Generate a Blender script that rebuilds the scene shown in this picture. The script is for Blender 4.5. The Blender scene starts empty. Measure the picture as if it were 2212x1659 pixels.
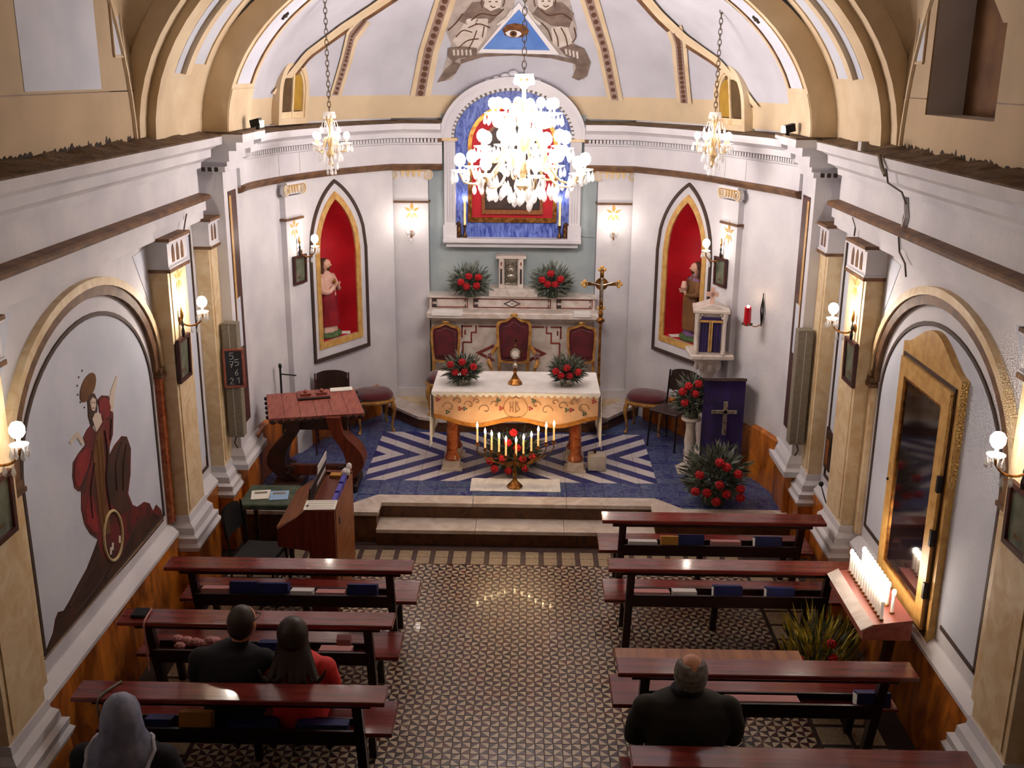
import bpy, bmesh, math, random
from mathutils import Vector, Matrix, Euler
from mathutils.geometry import tessellate_polygon
random.seed(7)
PI = math.pi
scene = bpy.context.scene
C = scene.collection

# ------------------------------------------------------------------ camera
CAM = (0.106, 0.0, 4.6); FL = 2253.6; YAW = -0.0148; PITCH = 0.2891; ROLL = 0.0086
IW, IH = 2212.0, 1659.0
_f = Vector((math.sin(YAW)*math.cos(PITCH), math.cos(YAW)*math.cos(PITCH), -math.sin(PITCH)))
_r0 = Vector((math.cos(YAW), -math.sin(YAW), 0)); _u0 = _r0.cross(_f)
_r = _r0*math.cos(ROLL) + _u0*math.sin(ROLL); _u = _u0*math.cos(ROLL) - _r0*math.sin(ROLL)
cd = bpy.data.cameras.new('camera'); cam = bpy.data.objects.new('camera', cd); C.objects.link(cam)
cd.sensor_fit = 'HORIZONTAL'; cd.sensor_width = 36.0; cd.lens = FL/IW*36.0; cd.clip_start = 0.05; cd.clip_end = 60
cam.matrix_world = Matrix(((_r.x, _u.x, -_f.x, CAM[0]), (_r.y, _u.y, -_f.y, CAM[1]), (_r.z, _u.z, -_f.z, CAM[2]), (0, 0, 0, 1)))
scene.camera = cam

# ------------------------------------------------------------------ world, exposure
w = bpy.data.worlds.new('world'); scene.world = w; w.use_nodes = True
w.node_tree.nodes['Background'].inputs[0].default_value = (0.9, 0.75, 0.6, 1)
w.node_tree.nodes['Background'].inputs[1].default_value = 0.02
scene.view_settings.view_transform = 'Standard'; scene.view_settings.look = 'None'
scene.view_settings.exposure = 0.66; scene.view_settings.gamma = 1.0
scene.view_settings.use_curve_mapping = False
scene.cycles.max_bounces = 4; scene.cycles.diffuse_bounces = 3; scene.cycles.glossy_bounces = 2
scene.cycles.transmission_bounces = 2; scene.cycles.transparent_max_bounces = 4
scene.cycles.use_adaptive_sampling = True; scene.cycles.adaptive_threshold = 0.08; scene.cycles.adaptive_min_samples = 16; scene.cycles.use_light_tree = False
scene.cycles.caustics_reflective = False; scene.cycles.caustics_refractive = False
scene.cycles.sample_clamp_indirect = 4.0
BULB = 80.0        # emission strength of the crystal-lamp bulbs
SCONCE = 112.0
WARM = (1.0, 0.90, 0.86)

def ray(u, v):
    return _f*FL + _r*(u-IW/2) - _u*(v-IH/2)
def at(u, v, x=None, y=None, z=None):
    """photo measurement -> point on the plane x=, y= or z="""
    d = ray(u, v); o = Vector(CAM)
    if x is not None: t = (x-o.x)/d.x
    elif y is not None: t = (y-o.y)/d.y
    else: t = (z-o.z)/d.z
    return o+d*t

# ------------------------------------------------------------------ helpers
def lin(c):
    return tuple(((v/255.0)/12.92 if v/255.0 <= 0.04045 else ((v/255.0+0.055)/1.055)**2.4) for v in c)
MATS = {}
def M(name, c, c2=None, rough=0.55, metal=0.0, scale=4.0, detail=4.0, lo=0.35, hi=0.65, bump=0.0, bscale=None,
      stretch=(1, 1, 1), spec=0.5, coat=0.0, emit=None, estr=0.0, trans=0.0, sheen=0.0, distort=0.0, coord='Object', alpha=1.0, ior=1.45):
    m = bpy.data.materials.new(name); m.use_nodes = True; nt = m.node_tree; N = nt.nodes; L = nt.links
    b = N['Principled BSDF']
    b.inputs['Roughness'].default_value = rough; b.inputs['Metallic'].default_value = metal
    b.inputs['Specular IOR Level'].default_value = spec; b.inputs['Coat Weight'].default_value = coat
    b.inputs['Coat Roughness'].default_value = 0.08; b.inputs['IOR'].default_value = ior
    b.inputs['Transmission Weight'].default_value = trans; b.inputs['Sheen Weight'].default_value = sheen
    b.inputs['Alpha'].default_value = alpha
    c1 = lin(c)+(1,)
    b.inputs['Base Color'].default_value = c1
    if emit:
        b.inputs['Emission Color'].default_value = tuple(emit)+(1,); b.inputs['Emission Strength'].default_value = estr
    if c2 or bump:
        tc = N.new('ShaderNodeTexCoord'); mp = N.new('ShaderNodeMapping'); mp.inputs['Scale'].default_value = stretch
        L.new(tc.outputs[coord], mp.inputs['Vector'])
    if c2:
        n = N.new('ShaderNodeTexNoise'); n.inputs['Scale'].default_value = scale; n.inputs['Detail'].default_value = detail
        n.inputs['Distortion'].default_value = distort
        L.new(mp.outputs[0], n.inputs['Vector'])
        r = N.new('ShaderNodeValToRGB'); r.color_ramp.elements[0].position = lo; r.color_ramp.elements[1].position = hi
        r.color_ramp.elements[0].color = c1; r.color_ramp.elements[1].color = lin(c2)+(1,)
        L.new(n.outputs['Fac'], r.inputs[0]); L.new(r.outputs[0], b.inputs['Base Color'])
    if bump:
        n2 = N.new('ShaderNodeTexNoise'); n2.inputs['Scale'].default_value = bscale or scale*3; n2.inputs['Detail'].default_value = 5
        L.new(mp.outputs[0], n2.inputs['Vector'])
        bp = N.new('ShaderNodeBump'); bp.inputs['Strength'].default_value = bump; bp.inputs['Distance'].default_value = 0.02
        L.new(n2.outputs['Fac'], bp.inputs['Height']); L.new(bp.outputs[0], b.inputs['Normal'])
    MATS[name] = m
    return m

def basis_to(d):
    d = Vector(d).normalized()
    a = Vector((0, 0, 1)) if abs(d.z) < 0.9 else Vector((1, 0, 0))
    u = d.cross(a).normalized(); return u, d.cross(u).normalized(), d

ROOT = {}
class MB:
    """collects shapes and links them as one mesh object"""
    def __init__(s): s.v = []; s.f = []; s.m = []
    def add(s, vs, fs, mi=0):
        o = len(s.v); s.v += [Vector(p) for p in vs]; s.f += [tuple(i+o for i in f) for f in fs]; s.m += [mi]*len(fs); return s
    def box(s, a, b, mi=0, rz=0.0, bev=0.0):
        (x0, y0, z0), (x1, y1, z1) = a, b
        if bev > 0:
            bm = bmesh.new(); bmesh.ops.create_cube(bm, size=1)
            for q in bm.verts: q.co = Vector(((x1-x0)*q.co.x, (y1-y0)*q.co.y, (z1-z0)*q.co.z))
            bmesh.ops.bevel(bm, geom=bm.edges[:]+bm.verts[:], offset=bev, segments=1, affect='EDGES')
            vs = [q.co.copy() for q in bm.verts]; bm.verts.index_update(); fs = [tuple(q.index for q in f.verts) for f in bm.faces]; bm.free()
        else:
            hx, hy, hz = (x1-x0)/2, (y1-y0)/2, (z1-z0)/2
            vs = [Vector((i*hx, j*hy, k*hz)) for k in (-1, 1) for j in (-1, 1) for i in (-1, 1)]
            fs = [(0, 2, 3, 1), (4, 5, 7, 6), (0, 1, 5, 4), (2, 6, 7, 3), (0, 4, 6, 2), (1, 3, 7, 5)]
        c = Vector(((x0+x1)/2, (y0+y1)/2, (z0+z1)/2)); R = Matrix.Rotation(rz, 3, 'Z')
        return s.add([R @ p + c for p in vs], fs, mi)
    def obox(s, c, ax, ay, az, mi=0):
        """box from a centre and three half-axis vectors"""
        c = Vector(c); ax, ay, az = Vector(ax), Vector(ay), Vector(az)
        vs = [c+ax*i+ay*j+az*k for k in (-1, 1) for j in (-1, 1) for i in (-1, 1)]
        return s.add(vs, [(0, 2, 3, 1), (4, 5, 7, 6), (0, 1, 5, 4), (2, 6, 7, 3), (0, 4, 6, 2), (1, 3, 7, 5)], mi)
    def tube(s, pts, r, n=8, mi=0, cap=True, flat=1.0):
        pts = [Vector(p) for p in pts]; k = len(pts)
        rs = r if isinstance(r, (list, tuple)) else [r]*k
        ref = None; rings = []
        for i, p in enumerate(pts):
            d = (pts[min(i+1, k-1)]-pts[max(i-1, 0)]).normalized()
            if ref is None: u, vv, _ = basis_to(d); ref = u
            u = (ref-d*ref.dot(d)).normalized(); ref = u; vv = d.cross(u)
            rings.append([p+(u*math.cos(2*PI*j/n)+vv*math.sin(2*PI*j/n)*flat)*rs[i] for j in range(n)])
        vs = [q for R in rings for q in R]; fs = []
        for i in range(k-1):
            for j in range(n):
                fs.append((i*n+j, i*n+(j+1) % n, (i+1)*n+(j+1) % n, (i+1)*n+j))
        if cap: fs += [tuple(range(n-1, -1, -1)), tuple((k-1)*n+j for j in range(n))]
        return s.add(vs, fs, mi)
    def cyl(s, a, b, r0, r1=None, n=12, mi=0): return s.tube([a, b], [r0, r0 if r1 is None else r1], n, mi)
    def lathe(s, prof, c=(0, 0, 0), n=16, mi=0, sx=1.0, sy=1.0, rot=0.0):
        c = Vector(c); vs = []; fs = []; k = len(prof)
        for (r, z) in prof:
            for j in range(n):
                a = 2*PI*j/n+rot; vs.append(c+Vector((r*math.cos(a)*sx, r*math.sin(a)*sy, z)))
        for i in range(k-1):
            for j in range(n): fs.append((i*n+j, i*n+(j+1) % n, (i+1)*n+(j+1) % n, (i+1)*n+j))
        fs += [tuple(range(n-1, -1, -1)), tuple((k-1)*n+j for j in range(n))]
        return s.add(vs, fs, mi)
    def ball(s, c, r, n=10, mi=0, sc=(1, 1, 1)):
        m = max(4, n//2+1); c = Vector(c); vs = [c+Vector((0, 0, -r*sc[2]))]; fs = []
        for i in range(1, m):
            a = -PI/2+PI*i/m
            for j in range(n):
                b = 2*PI*j/n; vs.append(c+Vector((r*math.cos(a)*math.cos(b)*sc[0], r*math.cos(a)*math.sin(b)*sc[1], r*math.sin(a)*sc[2])))
        vs.append(c+Vector((0, 0, r*sc[2]))); T = len(vs)-1
        for j in range(n): fs.append((0, 1+(j+1) % n, 1+j)); fs.append((T, T-n+j, T-n+(j+1) % n))
        for i in range(m-2):
            for j in range(n): fs.append((1+i*n+j, 1+i*n+(j+1) % n, 1+(i+1)*n+(j+1) % n, 1+(i+1)*n+j))
        return s.add(vs, fs, mi)
    def grid(s, rows, mi=0, closed=False):
        k = len(rows); n = len(rows[0]); vs = [p for r in rows for p in r]; fs = []
        for i in range(k-1):
            for j in range(n if closed else n-1):
                fs.append((i*n+j, i*n+(j+1) % n, (i+1)*n+(j+1) % n, (i+1)*n+j))
        return s.add(vs, fs, mi)
    def prism(s, poly, fn, d0, d1, mi=0, caps=True):
        """poly: 2-D outline; fn(a, b, d) -> point; solid between depths d0 and d1"""
        n = len(poly); A = [fn(a, b, d0) for a, b in poly]; B = [fn(a, b, d1) for a, b in poly]
        fs = [(i, (i+1) % n, n+(i+1) % n, n+i) for i in range(n)]
        if caps:
            for t in tessellate_polygon([[Vector((a, b, 0)) for a, b in poly]]):
                fs.append(tuple(t)); fs.append(tuple(n+i for i in t))
        return s.add(A+B, fs, mi)
    def sweep(s, prof, path, mi=0, caps=True):
        """prof: list of (out, z) ; path: list of (point, outward normal)"""
        rows = [[Vector(p)+Vector(nm)*o+Vector((0, 0, z)) for (o, z) in prof] for p, nm in path]
        s.grid(rows, mi)
        if caps:
            for rw in (rows[0], rows[-1]):
                for t in tessellate_polygon([[Vector((o, z, 0)) for o, z in prof]]): s.add([rw[i] for i in t], [(0, 1, 2)], mi)
        return s
    def build(s, name, mats, parent=None, smooth=False, world=True, **tags):
        if not isinstance(mats, (list, tuple)): mats = [mats]
        me = bpy.data.meshes.new(name)
        vs = s.v
        if parent is not None and world:
            r = parent
            while r.parent: r = r.parent
            if r in ROOT: inv = ROOT[r]; vs = [inv @ p for p in vs]
        me.from_pydata([tuple(p) for p in vs], [], s.f)
        for m in mats: me.materials.append(MATS[m] if isinstance(m, str) else m)
        if len(mats) > 1: me.polygons.foreach_set('material_index', s.m)
        bm = bmesh.new(); bm.from_mesh(me); bmesh.ops.recalc_face_normals(bm, faces=bm.faces[:]); bm.to_mesh(me); bm.free()
        if smooth:
            me.polygons.foreach_set('use_smooth', [True]*len(me.polygons))
            try: me.set_sharp_from_angle(angle=0.75)
            except Exception: pass
        me.update()
        o = bpy.data.objects.new(name, me); C.objects.link(o)
        if parent is not None: o.parent = parent
        return tag(o, **tags)

def tag(o, label=None, cat=None, group=None, kind=None):
    if label: o['label'] = label
    if cat: o['category'] = cat
    if group: o['group'] = group
    if kind: o['kind'] = kind
    return o
def thing(name, label, cat, loc=(0, 0, 0), rz=0.0, group=None):
    o = bpy.data.objects.new(name, None); C.objects.link(o); o.empty_display_size = 0.05
    o.location = loc; o.rotation_euler = (0, 0, rz)
    ROOT[o] = (Matrix.Translation(loc) @ Matrix.Rotation(rz, 4, 'Z')).inverted()
    return tag(o, label, cat, group)
def dup(o, loc, rz=None, label=None, group=None, parent=None):
    c = o.copy(); C.objects.link(c)
    if parent is not None: c.parent = parent
    else:
        c.location = loc
        if rz is not None: c.rotation_euler = (0, 0, rz)
        if label: c['label'] = label
        if group: c['group'] = group
    for ch in list(o.children): dup(ch, None, parent=c)
    return c
def move(o, loc, rz=0.0):
    o.location = loc; o.rotation_euler = (0, 0, rz)
def structure(mb, name, m, parent=None, **k): return mb.build(name, m, parent, kind='structure', **k)
def arc(c, r, a0, a1, n): return [(c[0]+r*math.cos(a0+(a1-a0)*i/n), c[1]+r*math.sin(a0+(a1-a0)*i/n)) for i in range(n+1)]
def spline(P, n=8):
    """Catmull-Rom through points"""
    P = [Vector(p) for p in P]; Q = [P[0]*2-P[1]]+P+[P[-1]*2-P[-2]]; out = []
    for i in range(1, len(Q)-2):
        for k in range(n):
            t = k/n; a, b, c, d = Q[i-1], Q[i], Q[i+1], Q[i+2]
            out.append(0.5*((2*b)+(c-a)*t+(2*a-5*b+4*c-d)*t*t+(3*b-a-3*c+d)*t**3))
    return out+[P[-1]]

# ------------------------------------------------------------------ materials
M('plaster_white', (220, 217, 220), (204, 201, 207), rough=0.75, scale=2.2, bump=0.15, bscale=18)
M('plaster_blue', (206, 209, 220), (192, 197, 211), rough=0.8, scale=2.0, bump=0.12, bscale=16)
M('plaster_cream', (220, 200, 168), (202, 178, 144), rough=0.75, scale=2.4, bump=0.15, bscale=18)
M('plaster_aqua', (172, 182, 182), (156, 168, 172), rough=0.8, scale=3.0)
M('marbled_cream', (226, 206, 170), (208, 178, 134), rough=0.5, scale=5.0, distort=1.5)
M('brown_trim', (84, 56, 36), (120, 84, 52), rough=0.6, scale=9)
M('line_brown', (66, 50, 42), rough=0.7)
M('dust', (120, 98, 76), (84, 66, 52), rough=0.95, scale=9, bump=0.6, bscale=40)
M('soot_and_gap_shade', (44, 36, 34), (70, 58, 50), rough=0.95, scale=12)
M('marble_dado', (206, 122, 44), (128, 64, 24), rough=0.28, scale=3.5, distort=2.2, detail=7, stretch=(1, 1, 0.45), spec=0.5)
M('marble_white', (222, 212, 204), (196, 180, 168), rough=0.35, scale=4, distort=2.0, detail=6)
M('marble_brown', (104, 64, 36), (72, 44, 26), rough=0.4, scale=9, distort=1.2, detail=6)
M('marble_red', (142, 58, 34), (182, 106, 62), rough=0.25, scale=11, distort=1.5)
M('marble_blue', (40, 60, 150), (118, 140, 214), rough=0.45, scale=13, distort=2.5, detail=6, stretch=(1, 1, 0.35))
M('inlay_red', (140, 66, 56), (116, 50, 44), rough=0.5, scale=8)
M('inlay_dark', (52, 56, 60), (80, 50, 46), rough=0.5, scale=20)
M('niche_red', (196, 18, 34), (178, 10, 28), rough=0.62, scale=5)
M('gold', (196, 148, 62), (150, 104, 36), rough=0.38, metal=0.75, scale=18)
M('gold_paint', (210, 168, 98), (184, 138, 72), rough=0.42, scale=12, spec=0.5)
M('gilt_wood', (196, 148, 80), (146, 98, 44), rough=0.42, metal=0.35, scale=16)
M('silver', (196, 190, 178), (140, 130, 112), rough=0.3, metal=0.9, scale=30)
M('brass', (190, 132, 66), (110, 70, 34), rough=0.32, metal=0.9, scale=20)
M('bronze', (120, 84, 52), (70, 46, 30), rough=0.4, metal=0.7, scale=25)
M('velvet', (92, 10, 24), (66, 6, 18), rough=0.85, sheen=0.5, scale=8)
M('velvet_purple', (44, 18, 92), (30, 12, 66), rough=0.9, sheen=0.35, scale=7)
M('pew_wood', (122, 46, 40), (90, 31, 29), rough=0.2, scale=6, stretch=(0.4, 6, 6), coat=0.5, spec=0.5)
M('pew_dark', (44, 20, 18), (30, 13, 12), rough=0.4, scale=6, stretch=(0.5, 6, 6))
M('wood_brown', (150, 88, 40), (118, 64, 26), rough=0.45, scale=5, stretch=(5, 0.5, 5))
M('wood_red', (112, 46, 22), (84, 32, 16), rough=0.4, scale=5, stretch=(6, 6, 0.5))
M('wood_pink', (168, 96, 80), (140, 74, 66), rough=0.4, scale=5, stretch=(5, 0.6, 5))
M('wood_dark', (58, 28, 16), (36, 18, 12), rough=0.4, scale=6)
M('wood_frame', (74, 34, 26), (52, 22, 18), rough=0.45, scale=12)
M('cloth_white', (246, 243, 238), (234, 229, 224), rough=0.9, scale=6, bump=0.1, bscale=60)
M('paper', (232, 228, 218), rough=0.9)
M('paper_blue', (150, 180, 214), rough=0.8)
M('black', (18, 17, 18), rough=0.6)
M('dark_metal', (40, 38, 40), rough=0.45, metal=0.6)
M('chain', (92, 76, 60), rough=0.5, metal=0.7)
M('grey_speaker', (136, 128, 112), (118, 110, 98), rough=0.8, scale=60)
M('slate', (40, 42, 48), (52, 54, 60), rough=0.85, scale=8)
M('chalk', (206, 204, 200), rough=0.95)
M('book_blue', (22, 32, 96), (16, 22, 70), rough=0.55, scale=10)
M('book_purple', (70, 66, 160), rough=0.55)
M('book_white', (206, 200, 198), rough=0.7)
M('book_pink', (176, 120, 118), rough=0.7)
M('envelope', (186, 132, 56), rough=0.7)
M('leaf', (96, 104, 92), (132, 136, 122), rough=0.7, scale=9)
M('leaf_dark', (54, 66, 52), (80, 90, 72), rough=0.7, scale=9)
M('leaf_yellow', (196, 168, 52), (130, 124, 42), rough=0.7, scale=14)
M('rose', (190, 14, 26), (150, 6, 18), rough=0.7, scale=30)
M('candle_wax', (236, 206, 150), rough=0.5, emit=lin((255, 190, 110)), estr=0.5)
M('flame', (255, 220, 160), rough=0.5, emit=(1.0, 0.72, 0.38), estr=60)
M('lamp_gilt', (232, 206, 160), (206, 172, 120), rough=0.3, metal=0.6, scale=20)
M('bulb', (255, 250, 245), rough=0.5, emit=WARM, estr=BULB)
M('bulb_crystal', (255, 250, 245), rough=0.5, emit=WARM, estr=10)
M('bulb_sconce', (255, 250, 245), rough=0.5, emit=(1.0, 0.87, 0.74), estr=SCONCE)
M('bulb_apse', (255, 250, 245), rough=0.5, emit=(1.0, 0.87, 0.74), estr=30)
M('bulb_small', (255, 250, 245), rough=0.5, emit=(1.0, 0.83, 0.66), estr=30)
M('candle_tube', (236, 230, 220), rough=0.4, emit=(1.0, 0.85, 0.7), estr=0.12)
M('crystal', (250, 248, 246), rough=0.05, spec=1.0, alpha=0.45)
M('red_glass', (150, 4, 18), rough=0.12, spec=0.8, emit=lin((170, 8, 20)), estr=0.12)
M('skin', (196, 140, 112), (180, 122, 96), rough=0.6, scale=9)
M('skin_statue', (214, 168, 142), rough=0.5)
M('hair_dark', (30, 20, 16), (48, 32, 24), rough=0.5, scale=30, stretch=(8, 8, 1))
M('hair_grey', (120, 112, 106), (90, 84, 80), rough=0.8, scale=40)
M('hair_brown', (74, 44, 26), rough=0.7)
M('robe_red', (150, 20, 36), (116, 10, 26), rough=0.6, scale=5)
M('robe_cream', (222, 184, 166), (204, 160, 142), rough=0.6, scale=5)
M('robe_brown', (122, 82, 42), (92, 60, 30), rough=0.65, scale=5)
M('robe_violet', (126, 92, 140), rough=0.65)
M('green_base', (86, 110, 66), (60, 84, 50), rough=0.7, scale=14)
M('coat_black', (20, 20, 24), (28, 27, 32), rough=0.9, scale=6)
M('coat_navy', (26, 26, 36), (20, 19, 26), rough=0.9, scale=6)
M('coat_brown', (40, 36, 30), (28, 25, 22), rough=0.9, scale=6)
M('jacket_red', (216, 50, 46), (186, 34, 38), rough=0.75, scale=4)
M('veil', (96, 98, 122), (140, 144, 164), rough=0.7, scale=9)
M('veil_edge', (176, 176, 190), rough=0.7)
M('stone_white', (214, 206, 198), (196, 186, 176), rough=0.6, scale=8)
M('canvas_dark', (34, 24, 22), (70, 48, 38), rough=0.5, scale=6)
M('picture_green', (70, 84, 72), (120, 120, 100), rough=0.35, scale=9)
M('yellow_glass', (176, 138, 50), (150, 116, 40), rough=0.4, scale=6)
M('window_dark', (70, 52, 30), (92, 70, 38), rough=0.5, scale=6)
M('recess_brown', (118, 82, 52), (90, 60, 38), rough=0.85, scale=4)
M('door_glass', (26, 18, 20), rough=0.06, spec=0.9, coat=0.6)
M('grout', (60, 48, 44), rough=0.9)
M('tile_cream', (206, 188, 162), (184, 166, 140), rough=0.32, scale=14, coat=0.15)
M('tile_border', (178, 160, 134), (150, 130, 106), rough=0.4, scale=40, detail=2)
M('tile_strip', (92, 70, 64), (74, 60, 60), rough=0.45, scale=9)
M('mural_robe', (104, 30, 28), (70, 30, 22), rough=0.8, scale=6, lo=0.42, hi=0.58)
M('mural_brown', (72, 40, 24), (50, 28, 20), rough=0.8, scale=4)
M('mural_gold', (112, 72, 30), (92, 56, 26), rough=0.8, scale=5)
M('mural_face', (208, 192, 176), rough=0.8)
M('mural_dark', (52, 26, 18), rough=0.8)
M('gris_dark', (104, 88, 80), (130, 112, 100), rough=0.85, scale=9)
M('gris_mid', (158, 146, 140), (178, 166, 156), rough=0.85, scale=8)
M('gris_light', (214, 204, 196), (196, 184, 172), rough=0.85, scale=8)
M('paint_blue', (84, 124, 196), (110, 148, 212), rough=0.85, scale=3)
M('paint_brow', (84, 46, 26), (130, 84, 44), rough=0.85, scale=18)
M('paint_white', (228, 224, 226), rough=0.85)
M('guilloche', (150, 126, 116), rough=0.8)
M('guilloche_dark', (92, 62, 44), rough=0.8)
M('mural_red', (142, 36, 36), (110, 28, 28), rough=0.8, scale=7)
M('mural_light', (150, 104, 60), rough=0.8)
M('tambourine', (196, 176, 130), rough=0.8)

def special_mats():
    # dark triangles of the nave floor: purple-brown to black, varying from piece to piece
    m = bpy.data.materials.new('tile_dark'); m.use_nodes = True; nt = m.node_tree; N = nt.nodes; L = nt.links; b = N['Principled BSDF']
    g = N.new('ShaderNodeNewGeometry'); n = N.new('ShaderNodeTexNoise'); n.inputs['Scale'].default_value = 9.0; n.inputs['Detail'].default_value = 1.0
    r = N.new('ShaderNodeValToRGB'); e = r.color_ramp.elements
    e[0].position = 0.36; e[0].color = lin((44, 34, 30))+(1,); e[1].position = 0.64; e[1].color = lin((96, 48, 40))+(1,)
    k = e.new(0.5); k.color = lin((66, 34, 46))+(1,)
    L.new(g.outputs['Position'], n.inputs['Vector']); L.new(n.outputs['Fac'], r.inputs[0]); L.new(r.outputs[0], b.inputs['Base Color'])
    b.inputs['Roughness'].default_value = 0.32; b.inputs['Coat Weight'].default_value = 0.15; MATS['tile_dark'] = m
    # blue patterned sanctuary tile
    m = bpy.data.materials.new('tile_blue'); m.use_nodes = True; nt = m.node_tree; N = nt.nodes; L = nt.links; b = N['Principled BSDF']
    g = N.new('ShaderNodeNewGeometry'); v = N.new('ShaderNodeTexVoronoi'); v.feature = 'DISTANCE_TO_EDGE'; v.inputs['Scale'].default_value = 11.0
    n = N.new('ShaderNodeTexNoise'); n.inputs['Scale'].default_value = 7.0; n.inputs['Detail'].default_value = 5.0
    L.new(g.outputs['Position'], v.inputs['Vector']); L.new(g.outputs['Position'], n.inputs['Vector'])
    r1 = N.new('ShaderNodeValToRGB'); e = r1.color_ramp.elements
    e[0].position = 0.35; e[0].color = lin((40, 44, 120))+(1,); e[1].position = 0.65; e[1].color = lin((72, 92, 128))+(1,)
    r2 = N.new('ShaderNodeValToRGB'); r2.color_ramp.elements[0].position = 0.0; r2.color_ramp.elements[0].color = (1, 1, 1, 1)
    r2.color_ramp.elements[1].position = 0.09; r2.color_ramp.elements[1].color = (0, 0, 0, 1)
    mx = N.new('ShaderNodeMix'); mx.data_type = 'RGBA'; mx.inputs['B'].default_value = lin((120, 130, 156))+(1,)
    sc = N.new('ShaderNodeMath'); sc.operation = 'MULTIPLY'; sc.inputs[1].default_value = 0.75
    L.new(v.outputs['Distance'], r2.inputs[0]); L.new(r2.outputs[0], sc.inputs[0]); L.new(n.outputs['Fac'], r1.inputs[0])
    L.new(r1.outputs[0], mx.inputs['A']); L.new(sc.outputs[0], mx.inputs['Factor']); L.new(mx.outputs['Result'], b.inputs['Base Color'])
    b.inputs['Roughness'].default_value = 0.4; MATS['tile_blue'] = m
    # chevron tile: white and blue bands printed across the field, mirrored about the middle
    m = bpy.data.materials.new('tile_chevron'); m.use_nodes = True; nt = m.node_tree; N = nt.nodes; L = nt.links; b = N['Principled BSDF']
    g = N.new('ShaderNodeNewGeometry'); sp = N.new('ShaderNodeSeparateXYZ'); L.new(g.outputs['Position'], sp.inputs[0])
    def mt(op, a, bb, clamp=False):
        q = N.new('ShaderNodeMath'); q.operation = op
        for i, x in enumerate((a, bb)):
            if x is None: continue
            if isinstance(x, (int, float)): q.inputs[i].default_value = x
            else: L.new(x, q.inputs[i])
        return q.outputs[0]
    xx = mt('ABSOLUTE', mt('SUBTRACT', sp.outputs[0], -0.06), None)
    yy = mt('ABSOLUTE', mt('SUBTRACT', sp.outputs[1], 11.39), None)
    u = mt('SUBTRACT', mt('MULTIPLY', yy, 1.16), xx)            # rises along a chevron
    ph = mt('FRACT', mt('DIVIDE', mt('ADD', u, 20*0.405+1.255+0.2025), 0.405), None)
    st = mt('GREATER_THAN', ph, 0.52)
    mx = N.new('ShaderNodeMix'); mx.data_type = 'RGBA'; mx.inputs['A'].default_value = lin((212, 206, 208))+(1,); mx.inputs['B'].default_value = lin((40, 44, 116))+(1,)
    L.new(st, mx.inputs['Factor']); L.new(mx.outputs['Result'], b.inputs['Base Color']); b.inputs['Roughness'].default_value = 0.35
    MATS['tile_chevron'] = m
    # vault paint: cream up to a painted line, pale blue above
    for nm, zz, ca, cb in (('vault_paint', 4.34, (212, 190, 156), (194, 193, 202)), ('upper_wall', 4.45, (192, 168, 136), (190, 168, 138))):
        m = bpy.data.materials.new(nm); m.use_nodes = True; nt = m.node_tree; N = nt.nodes; L = nt.links; b = N['Principled BSDF']
        g = N.new('ShaderNodeNewGeometry'); sp = N.new('ShaderNodeSeparateXYZ'); L.new(g.outputs['Position'], sp.inputs[0])
        q = N.new('ShaderNodeMath'); q.operation = 'GREATER_THAN'; q.inputs[1].default_value = zz; L.new(sp.outputs[2], q.inputs[0])
        n = N.new('ShaderNodeTexNoise'); n.inputs['Scale'].default_value = 2.0; n.inputs['Detail'].default_value = 5; L.new(g.outputs['Position'], n.inputs['Vector'])
        mx = N.new('ShaderNodeMix'); mx.data_type = 'RGBA'; mx.inputs['A'].default_value = lin(ca)+(1,); mx.inputs['B'].default_value = lin(cb)+(1,)
        L.new(q.outputs[0], mx.inputs['Factor'])
        mr = N.new('ShaderNodeMapRange'); mr.inputs[1].default_value = 0.3; mr.inputs[2].default_value = 0.7; mr.inputs[3].default_value = 0.86; mr.inputs[4].default_value = 1.06
        L.new(n.outputs['Fac'], mr.inputs[0])
        hs = N.new('ShaderNodeHueSaturation'); L.new(mx.outputs['Result'], hs.inputs['Color']); L.new(mr.outputs[0], hs.inputs['Value'])
        L.new(hs.outputs[0], b.inputs['Base Color']); b.inputs['Roughness'].default_value = 0.85; MATS[nm] = m
    # altar cloth: beige with faint embroidery tone
    M('frontal', (226, 184, 148), (212, 166, 130), rough=0.85, scale=9)
    M('frontal_edge', (190, 128, 52), (160, 100, 36), rough=0.8, scale=20)
    M('embroidery', (142, 104, 74), rough=0.8); M('emb_green', (70, 96, 84), rough=0.8); M('emb_red', (170, 60, 66), rough=0.8)
special_mats()
# ================================================================== NAVE FLOOR
FT = MB().box((-3.2, -1.2, -0.12), (3.2, 9.72, -0.004))
floor = structure(FT, 'floor', 'grout')
TP = 0.1312
def tri_tile():
    """2 x 2 cells, each split into a cream and a dark triangle with a fine joint between the pieces"""
    mb = MB(); h = TP/2; g = 0.0022
    pats = {(0, 1): 'bUR', (1, 1): 'fLR', (0, 0): 'fUL', (1, 0): 'bLL'}
    for (i, j), p in pats.items():
        x0, x1, y0, y1 = (i-1)*h+g, i*h-g, (j-1)*h+g, j*h-g
        ll, lr, ur, ul = (x0, y0), (x1, y0), (x1, y1), (x0, y1)
        dark, light = {'bUR': ((ul, lr, ur), (ul, ll, lr)), 'fLR': ((ll, lr, ur), (ll, ur, ul)),
                       'fUL': ((ll, ur, ul), (ll, lr, ur)), 'bLL': ((ul, ll, lr), (ul, lr, ur))}[p]
        for t, mi in ((dark, 1), (light, 0)):
            cx = sum(q[0] for q in t)/3; cy = sum(q[1] for q in t)/3
            tt = [((q[0]-cx)*0.985+cx, (q[1]-cy)*0.985+cy) for q in t]
            mb.prism(tt, lambda a, b, d: Vector((a, b, d)), -0.006, 0.0 if mi == 0 else -0.0006, mi)
    return mb
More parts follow.
